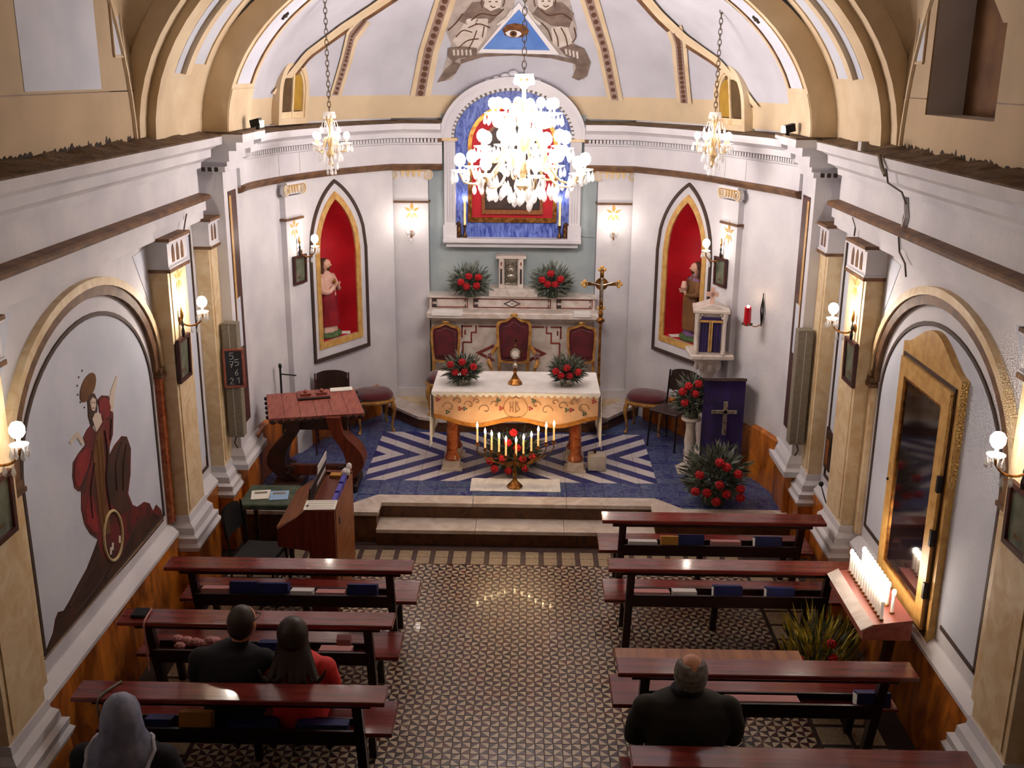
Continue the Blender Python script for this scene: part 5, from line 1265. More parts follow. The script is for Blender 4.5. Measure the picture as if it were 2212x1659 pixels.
def gilt_chair(name, label, arm=False, back=True, w=0.44, d=0.44, grp=None, cat='chair'):
    t = thing(name, label, cat, group=grp); B = lambda mb, n, m, p=t, **k: mb.build(n, m, p, world=False, **k)
    B(cushion(w, d, 0.09, 0.41), 'seat', 'velvet', smooth=True)
    mb = MB(); pts = [Vector((math.copysign(abs(math.cos(a))**0.7, math.cos(a))*w/2*0.97, math.copysign(abs(math.sin(a))**0.7, math.sin(a))*d/2*0.97, 0.39)) for a in [2*PI*i/28 for i in range(29)]]
    mb.tube(pts, 0.026, 8); B(mb, 'seat_frame', 'gilt_wood', smooth=True)
    for sx in (-1, 1):
        for sy in (-1, 1): B(cab_leg(sx*(w/2-0.045), sy*(d/2-0.045), 0.39, sx, sy), 'leg', 'gilt_wood', smooth=True)
    if back:
        top = 1.14 if arm else 1.06; hw = w*0.43; y0 = d/2-0.03
        def out(s):
            h = hw*s; zc0, zc1 = 0.60+(1-s)*0.15, top-(1-s)*0.13
            P = [(-h*0.82, zc0), (-h*0.9, zc0+0.08), (-h*0.97, (zc0+zc1)/2), (-h, zc1-0.09), (-h*0.88, zc1-0.03)]
            Q = P+[(-h*0.45, zc1-0.01), (0, zc1+(0.05 if arm else 0.02)), (h*0.45, zc1-0.01)]+[(-a, b) for a, b in reversed(P)]+[(0, zc0-0.015)]
            return Q
        fnb = lambda a, z, dd: Vector((a, y0-dd+(z-0.5)*0.14, z))
        O1 = [(p.x, p.y) for p in spline([Vector((a, b, 0)) for a, b in out(1.0)]+[Vector(out(1.0)[0]+(0,))], 3)][:-1]; I1 = [(p.x, p.y) for p in spline([Vector((a, b, 0)) for a, b in out(0.84)]+[Vector(out(0.84)[0]+(0,))], 3)][:-1]
        mb = MB(); closed_ring(mb, O1, I1, fnb, -0.02, 0.022); bk = B(mb, 'back_frame', 'gilt_wood')
        B(MB().prism(I1, fnb, -0.015, 0.006), 'backrest', 'velvet')
        mb = MB(); I2 = [(a*0.8, (b-0.85)*0.8+0.85) for a, b in I1]; mb.prism(I2, fnb, 0.006, 0.022); B(mb, 'back_padding', 'velvet', bk)
        for sx in (-1, 1): B(MB().tube([Vector((sx*hw*0.8, y0, 0.40)), fnb(sx*hw*0.8, 0.62, 0)], 0.02, 8), 'back_post', 'gilt_wood')
        mb = MB(); mb.ball(fnb(0, top+0.03 if not arm else top+0.055, 0.01), 0.03, 8, sc=(1.6, 0.6, 0.7)); B(mb, 'crest', 'gilt_wood', bk)
        if arm:
            for sx in (-1, 1):
                a_ = B(MB().tube(spline([fnb(sx*hw*0.95, 0.80, 0), Vector((sx*(w/2+0.03), 0.02, 0.72)), Vector((sx*(w/2+0.04), -0.10, 0.69)), Vector((sx*(w/2+0.01), -0.13, 0.62))], 5), 0.026, 8), 'armrest', 'gilt_wood', smooth=True)
                B(MB().tube([Vector((sx*(w/2+0.01), -0.13, 0.62)), Vector((sx*(w/2-0.01), -0.09, 0.42))], [0.017, 0.022], 8), 'arm_post', 'gilt_wood')
                B(MB().tube([Vector((sx*(w/2+0.032), 0.02, 0.742)), Vector((sx*(w/2+0.036), -0.08, 0.715))], 0.03, 8), 'arm_pad', 'velvet', a_)
    return t
BZ = PZ+0.166
ch = gilt_chair('gilt_chair', 'gilt side chair with red velvet left of the armchair behind the altar', grp='gilt velvet chairs'); move(ch, (-0.925, 12.52, BZ))
dup(ch, (0.79, 12.55, BZ), 0, 'gilt side chair with red velvet right of the armchair behind the altar')
ar = gilt_chair('gilt_armchair', 'tall gilt armchair with red velvet in the middle behind the altar', arm=True, w=0.52, d=0.48, cat='armchair'); move(ar, (-0.065, 12.5, BZ))
stl = gilt_chair('gilt_stool', 'red velvet gilt stool near the left niche, beyond the carved reading desk', back=False, w=0.50, d=0.46, grp='gilt velvet stools', cat='stool'); move(stl, (-1.80, 12.30, PZ+0.003), 0.35)
dup(stl, (1.60, 12.36, PZ+0.003), -0.35, 'red velvet gilt stool near the right niche')

def black_chair(name, label, seatm='black', framem='dark_metal'):
    t = thing(name, label, 'chair'); B = lambda mb, n, m: mb.build(n, m, t, world=False)
    B(MB().box((-0.20, -0.20, 0.43), (0.20, 0.19, 0.465), bev=0.012), 'seat', seatm)
    rows = [[Vector((x*(1.0 if z < 0.8 else 0.9), 0.20+0.03*(1-(x/0.2)**2)+(z-0.55)*0.15, z-(0.03*(abs(x)/0.2)**3 if z > 0.8 else 0))) for x in [-0.20+0.4*i/10 for i in range(11)]] for z in (0.62, 0.70, 0.80, 0.88)]
    mb = MB().grid(rows); mb.grid([[p+Vector((0, 0.015, 0)) for p in r] for r in rows]); B(mb, 'backrest', seatm)
    for sx in (-1, 1):
        B(MB().tube([Vector((sx*0.195, 0.24, 0.86)), Vector((sx*0.195, 0.19, 0.44)), Vector((sx*0.19, 0.22, 0.0))], 0.011, 6), 'leg', framem)
        B(MB().tube([Vector((sx*0.18, -0.17, 0.44)), Vector((sx*0.19, -0.20, 0.0))], 0.011, 6), 'leg', framem)
    B(MB().tube([Vector((-0.19, -0.18, 0.2)), Vector((0.19, -0.18, 0.2))], 0.008, 6), 'stretcher', framem)
    return t
fc = black_chair('folding_chair', 'dark folding chair behind the carved reading desk', 'wood_dark', 'wood_frame'); move(fc, (-2.16, 11.55, PZ+0.003), 0.15)
dc = black_chair('dark_chair', 'plain dark chair half hidden beside the right velvet stool', 'wood_dark', 'dark_metal'); move(dc, (1.83, 11.82, PZ+0.003), -0.7)
oc = black_chair('organ_chair', 'black chair drawn up to the organ keyboard'); move(oc, (-2.28, 8.55, 0.0), 1.45)

# ================================================================== PROCESSIONAL CROSS
pcx = thing('processional_cross', 'gilt processional cross on a tall staff right of the altar', 'cross', (0.975, 12.16, BZ))
Q_ = lambda mb, n, m, **k: mb.build(n, m, pcx, **k)
cx, cy = 0.975, 12.16
Q_(MB().lathe([(0.14, BZ), (0.14, BZ+0.03), (0.03, BZ+0.06), (0.02, BZ+0.1)], (cx, cy, 0), 12), 'base', 'wood_dark')
Q_(MB().cyl((cx, cy, BZ+0.05), (cx, cy, 1.78), 0.017, n=10), 'staff', 'brass')
Q_(MB().lathe([(0.018, 1.75), (0.05, 1.78), (0.05, 1.80), (0.02, 1.83), (0.032, 1.87), (0.02, 1.91)], (cx, cy, 0), 10), 'knop', 'brass')
mb = MB().box((cx-0.022, cy-0.012, 1.90), (cx+0.022, cy+0.012, 2.40)).box((cx-0.19, cy-0.012, 2.21), (cx+0.19, cy+0.012, 2.25)); Q_(mb, 'cross_bars', 'brass')
for dx, dz in ((0, 2.40), (-0.20, 2.23), (0.20, 2.23), (0, 1.94)):
    mb = MB()
    for a in range(4): mb.ball((cx+dx+0.028*math.cos(a*PI/2), cy, dz+0.028*math.sin(a*PI/2)), 0.024, 8, sc=(1, 0.6, 1))
    Q_(mb, 'trefoil_end', 'gold_paint')
mb = MB(); mb.lathe([(0.01, -0.006), (0.075, -0.006), (0.075, 0.006), (0.01, 0.006)], (0, 0, 0), 20); mb.v = [Vector((cx+p.x, cy+p.z, 2.23+p.y)) for p in mb.v]; Q_(mb, 'halo_disc', 'brass')
mb = MB(); mb.tube([(cx, cy-0.02, 2.30), (cx, cy-0.025, 2.2), (cx+0.005, cy-0.022, 2.02)], [0.014, 0.02, 0.01], 8); mb.tube([(cx-0.13, cy-0.02, 2.25), (cx, cy-0.022, 2.215), (cx+0.13, cy-0.02, 2.25)], 0.008, 6); mb.ball((cx, cy-0.024, 2.29), 0.019, 8); Q_(mb, 'corpus', 'silver')

# ================================================================== STATUES
def statue(label, base, rz, mats, left):
    t = thing('statue', label, 'statue', base, rz); t.scale = (1.3, 1.15, 1.0); B = lambda mb, n, m, **k: mb.build(n, m, t, world=False, **k)
    rob, over, sash = mats
    B(MB().lathe([(0.17, 0), (0.175, 0.02), (0.16, 0.05), (0.12, 0.065)], n=14, sy=0.8), 'base', 'green_base')
    def fold(prof, cx, seed, amp, k0=0.0, k1=2*PI, n=40):
        rr2 = random.Random(seed); ph = [rr2.uniform(0, 6) for _ in range(4)]; rows = []
        for (z, rx, ry, ox, oy) in prof:
            rows.append([Vector((cx+ox+rx*math.cos(a)*(1+amp*math.sin(7*a+ph[0]+z*3)+amp*0.6*math.sin(12*a+ph[1]-z*5)), oy+ry*math.sin(a)*(1+amp*math.sin(6*a+ph[2]+z*4)), z)) for a in [k0+(k1-k0)*i/n for i in range(n+1)]])
        return MB().grid(rows)
    B(fold([(0.06, 0.12, 0.10, 0, 0), (0.2, 0.105, 0.09, 0, 0), (0.4, 0.10, 0.085, 0, 0), (0.55, 0.095, 0.08, 0, 0), (0.68, 0.115, 0.075, 0, 0), (0.745, 0.11, 0.065, 0, 0), (0.78, 0.05, 0.045, 0, 0), (0.80, 0.035, 0.035, 0, 0)], 0, 3, 0.05), 'robe', rob, smooth=True)
    B(fold([(0.14, 0.15, 0.12, 0.02, 0), (0.3, 0.14, 0.115, 0.0, 0), (0.45, 0.135, 0.11, -0.01, 0), (0.56, 0.13, 0.105, -0.01, 0), (0.62, 0.10, 0.085, 0.0, 0.0)], 0, 5, 0.07, *((0, 2*PI) if left else (-2.6, 2.2))), 'mantle', over, smooth=True)
    B(fold([(0.50, 0.122, 0.10, 0.0, 0), (0.62, 0.13, 0.09, 0.0, 0), (0.72, 0.128, 0.08, 0.0, 0), (0.76, 0.09, 0.065, 0, 0.01), (0.79, 0.045, 0.045, 0, 0.005)], 0, 9, 0.04, -4.4 if left else -3.6, 0.6 if left else 1.2), 'shoulder_drape', over if not left else rob, smooth=True)
    for sx in (-1, 1):
        hx = sx*0.03 if left else (sx*0.06)
        B(MB().tube(spline([Vector((sx*0.11, 0.0, 0.73)), Vector((sx*0.145, -0.03, 0.60)), Vector((sx*0.10, -0.09, 0.57)), Vector((hx, -0.125, 0.635 if left else 0.58))], 4), [0.04, 0.043, 0.044, 0.044, 0.042, 0.04, 0.037, 0.034, 0.03, 0.026, 0.023, 0.02, 0.018][:13], 8), 'sleeve', rob if left else sash, smooth=True)
        mb = MB(); h = Vector((hx, -0.135, 0.645 if left else 0.59)); mb.ball(h, 0.02, 8, sc=(0.9, 0.7, 1.2))
        for f in range(4): mb.tube([h+Vector((sx*(0.012-f*0.007), -0.008, 0.01)), h+Vector((-sx*0.012+sx*(0.012-f*0.007)*0.5, -0.016, 0.035-f*0.003))], [0.0055, 0.004], 5)
        mb.tube([h+Vector((sx*0.015, 0, 0.0)), h+Vector((sx*0.02, -0.015, 0.02))], [0.006, 0.0045], 5)
        B(mb, 'hand', 'skin_statue')
    hd = MB(); hd.lathe([(0.02, 0.775), (0.028, 0.80), (0.030, 0.825), (0.044, 0.85), (0.05, 0.88), (0.047, 0.91), (0.03, 0.935), (0.005, 0.945)], (0, -0.008, 0), 14, sy=1.12)
    hd.tube([(0, -0.058, 0.895), (0, -0.072, 0.872), (0, -0.058, 0.866)], [0.006, 0.009, 0.006], 6)
    H = B(hd, 'head', 'skin_statue', smooth=True)
    ha_ = MB(); ha_.ball((0, 0.012, 0.895), 0.058, 14, sc=(1.0, 0.95, 1.05)); ha_.tube(spline([Vector((0.045, 0.02, 0.89)), Vector((0.055, 0.015, 0.83)), Vector((0.05, 0.0, 0.775))], 4), 0.02, 8); ha_.tube(spline([Vector((-0.045, 0.02, 0.89)), Vector((-0.055, 0.015, 0.83)), Vector((-0.05, 0.0, 0.775))], 4), 0.02, 8)
    ha_.ball((0, -0.04, 0.835), 0.027, 10, sc=(1.0, 0.8, 1.1)); B(ha_, 'hair', 'hair_brown', smooth=True)
    for sx in (-1, 1): B(MB().ball((sx*0.018, -0.052, 0.888), 0.006, 6), 'eye', 'black')
    if left:
        mb = MB(); mb.ball((0, -0.105, 0.68), 0.018, 8); 
        for a in range(8): mb.tube([(0.018*math.cos(a*PI/4), -0.105, 0.68+0.018*math.sin(a*PI/4)), (0.036*math.cos(a*PI/4), -0.1, 0.68+0.036*math.sin(a*PI/4))], [0.005, 0.002], 5)
        B(mb, 'gilt_heart', 'gold')
    else:
        mb = MB(); mb.tube([Vector((0.05*math.cos(i*PI/10), 0.03, 0.96+0.05*math.sin(i*PI/10)*0.3)) for i in range(21)], 0.004, 5); B(mb, 'halo', 'gold')
        B(MB().tube([(0.0, -0.12, 0.60), (0.03, -0.14, 0.66), (0.0, -0.13, 0.72)], [0.03, 0.035, 0.022], 8), 'held_child', 'robe_cream', smooth=True)
    return t
for sx, lab, mats, dz in ((-1, 'painted statue in cream and crimson robes in the left red niche', ('robe_cream', 'robe_red', 'robe_cream'), 0), (1, 'painted statue in brown and violet robes in the right red niche', ('robe_violet', 'robe_brown', 'robe_brown'), 0)):
    b = AW(sx)(SC[sx]-(0.02 if sx < 0 else 0.0), 1.502, -0.17); p, n = ap(sx, SC[sx]); statue(lab, b, math.atan2(n.y, n.x)+PI/2+(0.25 if sx < 0 else -0.3), mats, sx < 0)
    q = AW(sx)(SC[sx]+(0.19 if sx < 0 else 0.22), 1.502, -0.09)
    MB().obox(q+Vector((0, 0, 0.004)), Vector((0.07, 0.01, 0)), Vector((-0.01, 0.06, 0)), Vector((0, 0, 0.004))).build('folded_paper', 'paper', label='white paper lying on the floor of the %s niche' % ('left' if sx < 0 else 'right'), cat='paper')

# ================================================================== CRYSTAL LAMPS
def drop(mb, p, s): mb.lathe([(0.002*s, 0.0), (0.006*s, -0.012*s), (0.012*s, -0.032*s), (0.016*s, -0.05*s), (0.012*s, -0.066*s), (0.002*s, -0.076*s)], p, 7)
_dm = {}
def drop_obj(par, p, s):
    if 'd' not in _dm:
        mb = MB(); drop(mb, (0, 0, 0), 1.0); o = mb.build('crystal_drop', 'crystal'); _dm['d'] = o.data; bpy.data.objects.remove(o)
    o = bpy.data.objects.new('crystal_drop', _dm['d']); C.objects.link(o); o.parent = par; o.location = p; o.scale = (s, s, s)
def bulb_set(par, p, r, mname, dish=0.05, ndrop=6, ds=0.8):
    """dish, sleeve, bulb and its hanging drops around local point p (the dish)"""
    p = Vector(p)
    d = MB().lathe([(0.008, -0.012), (dish*0.5, -0.008), (dish, 0.008), (dish, 0.014), (dish*0.55, 0.002), (0.012, 0.002)], p, 14).build('drip_dish', 'crystal', par, world=False)
    MB().cyl(p, p+Vector((0, 0, 0.05)), 0.011, n=8).build('candle_sleeve', 'candle_wax', par, world=False)
    MB().ball(p+Vector((0, 0, 0.05+r*1.05)), r, 9, sc=(1, 1, 1.15)).build('bulb', mname, par, smooth=True, world=False)
    for j in range(ndrop):
        a = 2*PI*j/ndrop; drop_obj(d, p+Vector((dish*0.9*math.cos(a), dish*0.9*math.sin(a), -0.004)), ds*random.uniform(0.75, 1.15))
def chain(par, z0, z1, r=0.014):
    mb = MB(); z = z0; k = 0
    while z < z1:
        pts = [Vector((r*math.cos(i*PI/6) if k % 2 else 0, 0 if k % 2 else r*math.cos(i*PI/6), z+r*2.0*math.sin(i*PI/6))) for i in range(13)]
        mb.tube(pts, 0.0042, 5, cap=False); z += r*2.9; k += 1
    mb.build('chain', 'chain', par, world=False)
def chandelier(label, loc, tiers, zb, zt, ztop, ds, bulb, grp=None):
    t = thing('chandelier', label, 'chandelier', loc, group=grp); B = lambda mb, n, m, **k: mb.build(n, m, t, world=False, **k)
    s = ds
    B(MB().lathe([(0.004, zb+0.04), (0.03*s, zb+0.07), (0.02*s, zb+0.12), (0.05*s, zb+0.17), (0.018*s, zb+0.24), (0.03*s, zb+0.34), (0.014*s, zb+0.40), (0.012*s, zt-0.14), (0.035*s, zt-0.10), (0.04*s, zt-0.06), (0.014*s, zt-0.03), (0.012, zt)], n=12), 'stem', 'lamp_gilt', smooth=True)
    B(MB().lathe([(0.02*s, zt-0.05), (0.055*s, zt-0.02), (0.06*s, zt+0.0), (0.03*s, zt-0.01)], n=14), 'crown_dish', 'crystal')
    for j in range(8): drop_obj(t, (0.055*s*math.cos(j*PI/4), 0.055*s*math.sin(j*PI/4), zt-0.01), s*0.8)
    for (R, z, n, br, ph, dd) in tiers:
        for j in range(n):
            a = 2*PI*j/n+ph; d = Vector((math.cos(a), math.sin(a), 0)); e = Vector((0, 0, 1))
            B(MB().tube(spline([d*0.02+e*(z-0.02), d*R*0.3+e*(z+0.07*s), d*R*0.6+e*(z-0.06*s), d*R*0.9+e*(z-0.07*s), d*R+e*(z-0.01)], 5), 0.0085*s, 6), 'arm', 'lamp_gilt', smooth=True)
            bulb_set(t, d*R+e*z, br, bulb, 0.055*s, dd, s*0.9)
            drop_obj(t, d*R*0.55+e*(z-0.06*s), s*1.2)
    return t, B
CX, CY = 0.045, 10.0
big, B = chandelier('large crystal chandelier with three tiers of lit bulbs over the chancel step', (CX, CY, 0), [(0.60, 3.72, 8, 0.055, 0.2, 6), (0.40, 3.93, 8, 0.055, 0.55, 6), (0.29, 4.24, 8, 0.046, 0.2, 6)], 3.42, 4.60, 5.8, 1.5, 'bulb')
for R, z, n, s in ((0.17, 3.60, 9, 1.9), (0.32, 3.57, 12, 1.7), (0.46, 3.62, 12, 1.5), (0.08, 3.52, 5, 2.0), (0.2, 4.0, 8, 1.2)):
    for j in range(n): a = 2*PI*j/n+R*7; drop_obj(big, (R*math.cos(a), R*math.sin(a), z+random.uniform(-0.03, 0.03)), s)
chain(big, 4.62, DZ+DB-0.02, 0.02)
def small_ch(label, loc):
    t, B = chandelier(label, loc, [(0.165, 3.90, 5, 0.034, 0.3, 5)], 3.63, 4.22, 5.4, 1.0, 'bulb_crystal', grp='small crystal chandeliers')
    for R, z, n, s in ((0.07, 3.72, 6, 1.0), (0.11, 3.80, 8, 1.0), (0.04, 3.66, 4, 0.9), (0.10, 4.08, 6, 0.9)):
        for j in range(n): a = 2*PI*j/n+R*9; drop_obj(t, (R*math.cos(a), R*math.sin(a), z), s)
    for j in range(6):
        a = 2*PI*j/6; B(MB().tube(spline([Vector((0.015*math.cos(a), 0.015*math.sin(a), 4.02)), Vector((0.06*math.cos(a), 0.06*math.sin(a), 4.13)), Vector((0.085*math.cos(a), 0.085*math.sin(a), 4.06))], 4), 0.005, 6), 'crystal_horn', 'crystal')
    chain(t, 4.24, DZ+DB*math.sqrt(max(0, 1-(loc[0]/2.66)**2))+0.1, 0.017)
    return t
small_ch('small crystal chandelier hanging on the left side of the sanctuary', (-1.915, 10.8, 0)); small_ch('small crystal chandelier hanging on the right side of the sanctuary', (1.955, 10.8, 0.03))

# wall sconces: local wall plane y=0, arm towards -y, dish at z=0
def sconce_proto():
    t = thing('wall_sconce', 'x', 'sconce', group='crystal wall sconces'); B = lambda mb, n, m, **k: mb.build(n, m, t, world=False, **k)
    mb = MB(); mb.lathe([(0.01, -0.012), (0.035, -0.010), (0.035, 0.0), (0.01, 0.0)], (0, 0, 0), 12); mb.v = [Vector((p.x, p.z, p.y-0.07)) for p in mb.v]; B(mb, 'backplate', 'brass')
    B(MB().tube(spline([Vector((0, 0, -0.07)), Vector((0, -0.06, -0.11)), Vector((0, -0.14, -0.10)), Vector((0, -0.19, -0.05)), Vector((0, -0.2, -0.01))], 5), 0.008, 8), 'arm', 'brass', smooth=True)
    bulb_set(t, (0, -0.2, 0), 0.043, 'bulb_sconce', 0.05, 8, 0.85)
    for q in (0.1, 0.15): drop_obj(t, (0, -q, -0.11), 0.9)
    return t
sp = sconce_proto()
def put_sconce(o, pos, n, label):
    rz = math.atan2(n.y, n.x)+PI/2
    if o is None: o = dup(sp, pos, rz, label)
    else: move(o, pos, rz); o['label'] = label
    return o
SCN = [(Vector((-2.842, 8.58, 2.64)), Vector((1, 0, 0)), 'crystal wall sconce on the left nave pilaster beyond the mural'),
       (Vector((-2.842, 5.28, 2.64)), Vector((1, 0, 0)), 'crystal wall sconce at the left edge of the photo, before the mural'),
       (Vector((2.842, 8.52, 2.66)), Vector((-1, 0, 0)), 'crystal wall sconce on the right nave pilaster beyond the glazed door'),
       (Vector((2.842, 5.33, 2.64)), Vector((-1, 0, 0)), 'crystal wall sconce at the right edge of the photo, before the glazed door')]
for sx, nm in ((-1, 'left'), (1, 'right')):
    p, n = ap(sx, 1.30 if sx < 0 else 1.33); SCN.append((Vector((p.x, p.y, 2.73))+n*0.072, n, 'crystal wall sconce on the pilaster beside the %s red niche' % nm))
    SCN.append((Vector((XA+sx*1.27, 13.198, 2.72)), Vector((0, -1, 0)), 'crystal wall sconce on the tall pilaster %s of the altarpiece' % nm))
_bm = None
for i, (p, n, l) in enumerate(SCN):
    o = put_sconce(sp if i == 0 else None, p, n, l)
    if i > 3:
        for c_ in o.children:
            if c_.name.startswith('bulb'):
                if _bm is None: _bm = c_.data.copy(); _bm.materials[0] = MATS['bulb_apse']
                c_.data = _bm

# framed pictures with a dark spike above: local wall plane y=0
def frame_proto():
    t = thing('framed_picture', 'x', 'picture', group='framed pictures on the pilasters'); B = lambda mb, n, m, **k: mb.build(n, m, t, world=False, **k)
    fn = lambda a, z, d: Vector((a, -d-max(0, z)*0.05, z))
    mb = MB(); closed_ring(mb, [(-0.15, -0.19), (-0.15, 0.19), (0.15, 0.19), (0.15, -0.19)], [(-0.118, -0.158), (-0.118, 0.158), (0.118, 0.158), (0.118, -0.158)], fn, 0.0, 0.03); B(mb, 'frame', 'wood_frame')
    B(MB().prism([(-0.12, -0.16), (0.12, -0.16), (0.12, 0.16), (-0.12, 0.16)], fn, 0.0, 0.012), 'print', 'picture_green')
    B(MB().prism([(-0.05, -0.12), (0.06, -0.1), (0.045, 0.05), (0.0, 0.10), (-0.04, 0.03)], fn, 0.012, 0.0135), 'print_figures', 'robe_brown')
    mb = MB(); mb.lathe([(0.012, 0.19), (0.016, 0.23), (0.008, 0.27), (0.014, 0.29), (0.004, 0.33)], (0, -0.03, 0), 8); B(mb, 'spike', 'black')
    mb = MB(); mb.lathe([(0.004, 0.33), (0.016, 0.37), (0.012, 0.41), (0.002, 0.45)], (0, -0.03, 0), 8); B(mb, 'flame_finial', 'brass')
    return t
fp = frame_proto()
FRM = [(Vector((-2.842, 8.555, 2.25)), Vector((1, 0, 0)), 'small framed picture on the left nave pilaster beyond the mural', 1.0), (Vector((-2.842, 5.33, 2.245)), Vector((1, 0, 0)), 'framed picture at the left edge of the photo, under the near sconce', 1.0),
       (Vector((2.842, 8.52, 2.30)), Vector((-1, 0, 0)), 'small framed picture on the right nave pilaster beyond the glazed door', 1.0), (Vector((2.842, 5.33, 2.265)), Vector((-1, 0, 0)), 'framed picture at the right edge of the photo, under the near sconce', 1.0)]
for sx, nm, s_ in ((-1, 'left', 1.25), (1, 'right', 1.30)):
    p, n = ap(sx, s_); FRM.append((Vector((p.x, p.y, 2.475 if sx < 0 else 2.50))+n*0.073, n, 'small framed picture under the sconce beside the %s red niche' % nm, 0.85))
for i, (p, n, l, s_) in enumerate(FRM):
    rz = math.atan2(n.y, n.x)+PI/2
    o = fp if i == 0 else dup(fp, p, rz, l)
    if i == 0: move(o, p, rz); o['label'] = l
    o.scale = (s_, 1, s_)
for sx in (-1, 1):
    for y in (8.63, 5.35): fleur(lambda a, z, d: Vector((sx*(2.842-d), a, z)), y, 2.93, 0.0005, wall_left if sx < 0 else wall_right, 1.5)

# ================================================================== LOUDSPEAKERS, HYMN BOARD, FLOODLIGHTS
for sx, nm in ((-1, 'left'), (1, 'right')):
    t = thing('column_speaker', 'tall grey column loudspeaker on the %s pier of the chancel arch' % nm, 'loudspeaker', (sx*2.78, 9.76, 1.12), group='column loudspeakers')
    x0, x1 = sorted((sx*2.84, sx*2.69))
    MB().box((x0, 9.72, 1.12), (x1, 9.836, 2.28), bev=0.006).build('cabinet', 'grey_speaker', t)
    MB().box((x0+0.012, 9.714, 1.16), (x1-0.012, 9.722, 2.24)).build('grille', 'grey_speaker', t); MB().box(((x0+x1)/2-0.002, 9.710, 1.14), ((x0+x1)/2+0.002, 9.716, 2.26)).build('trim_line', 'book_white', t)
    MB().tube([(sx*2.78, 9.78, 1.12), (sx*2.80, 9.76, 1.05), (sx*2.78, 9.79, 0.98)], 0.006, 5).build('cable', 'dark_metal', t)
hb = thing('hymn_board', 'small blackboard with chalk hymn numbers hung on the left loudspeaker', 'blackboard', (-2.72, 9.69, 1.66))
HBF = lambda a, z, d: Vector((-2.735+a*0.98, 9.708-d+a*0.15, z))
MB().prism([(-0.085, 1.66), (0.085, 1.66), (0.085, 2.02), (-0.085, 2.02)], HBF, 0, 0.012).build('board', 'slate', hb)
mb = MB(); closed_ring(mb, [(-0.098, 1.645), (-0.098, 2.035), (0.098, 2.035), (0.098, 1.645)], [(-0.08, 1.665), (-0.08, 2.015), (0.08, 2.015), (0.08, 1.665)], HBF, 0, 0.02); mb.build('frame', 'wood_pink', hb)
DIG = {'5': [[(1, 1), (0, 1), (0, 0.55), (0.7, 0.6), (1, 0.35), (0.7, 0.05), (0, 0.0)]], '7': [[(0, 1), (1, 1), (0.35, 0)], [(0.1, 0.5), (0.8, 0.5)]], '6': [[(0.9, 1), (0.2, 0.6), (0.05, 0.25), (0.4, 0), (0.9, 0.2), (0.7, 0.5), (0.15, 0.4)]], '2': [[(0, 0.8), (0.5, 1), (0.9, 0.75), (0, 0), (1, 0)]], '1': [[(0.1, 0.75), (0.6, 1), (0.6, 0)]]}
for ch_, a, z in (('5', -0.035, 1.93), ('7', -0.04, 1.845), ('5', 0.012, 1.865), ('6', 0.005, 1.765), ('2', -0.045, 1.68), ('1', 0.018, 1.685)):
    mb = MB()
    for st_ in DIG[ch_]: mb.tube([HBF(a+q[0]*0.036, z+q[1]*0.062, 0.0135) for q in st_], 0.0032, 4)
    mb.build('chalk_numeral', 'chalk', hb)
for sx, nm in ((1, 'right'), (-1, 'left')):
    fx = 2.52 if sx > 0 else -2.5; fy_ = 10.12 if sx > 0 else 10.25
    t = thing('floodlight', 'small floodlight on the cornice block of the %s pier' % nm, 'floodlight', (fx, fy_, 4.066))
    MB().obox((fx+sx*0.02, fy_, 4.13), (0.045, 0, 0.012), (0, 0.055, 0), (-0.006, 0, 0.035)).build('housing', 'dark_metal', t)
    MB().obox((fx-sx*0.04, fy_+0.0, 4.12), (0.004, 0, 0.0), (0, 0.045, 0), (0, 0, 0.03)).build('lens', 'bulb_small', t)
    MB().box((fx-0.02, fy_-0.02, 4.066), (fx+0.02, fy_+0.02, 4.10)).build('bracket', 'dark_metal', t)

# ================================================================== CARVED READING DESK
q = [at(575, 852, z=1.30), at(765, 838, z=1.30), at(788, 892, z=1.15), at(580, 905, z=1.15)]      # back-left, back-right, front-right, front-left
dk = thing('reading_desk', 'heavy carved wooden reading desk with a sloping top left of the altar', 'desk', (-2.15, 10.5, PZ+0.002))
K2 = lambda mb, n, m, p=dk, **k: mb.build(n, m, p, **k)
nrm = (q[1]-q[0]).cross(q[3]-q[0]).normalized()
if nrm.z < 0: nrm = -nrm
npl = 6
for k in range(npl):
    a, b = k/npl+0.002, (k+1)/npl-0.002
    A, B_, C_, D0 = q[0].lerp(q[1], a), q[0].lerp(q[1], b), q[3].lerp(q[2], b), q[3].lerp(q[2], a)
    K2(MB().add([A, B_, C_, D0, A-nrm*0.05, B_-nrm*0.05, C_-nrm*0.05, D0-nrm*0.05], [(0, 1, 2, 3), (4, 7, 6, 5), (0, 4, 5, 1), (1, 5, 6, 2), (2, 6, 7, 3), (3, 7, 4, 0)]), 'top_plank', 'wood_pink')
for e, (A, B_) in enumerate(((q[0], q[3]), (q[1], q[2]))):
    for k in range(5):
        p = A.lerp(B_, 0.12+k*0.19); K2(MB().ball(p-nrm*0.02+(q[0]-q[1]).normalized()*(0.006 if e == 0 else -0.006), 0.022, 8), 'dark_stud', 'black')
mb = MB()
for k in range(12):
    a = q[3].lerp(q[2], k/12); b = q[3].lerp(q[2], (k+1)/12); c = (a+b)/2; mb.ball(c-nrm*0.045, 0.045, 8, sc=(0.9, 0.35, 0.7))
K2(mb, 'scalloped_edge', 'wood_dark')
ybk = 10.42
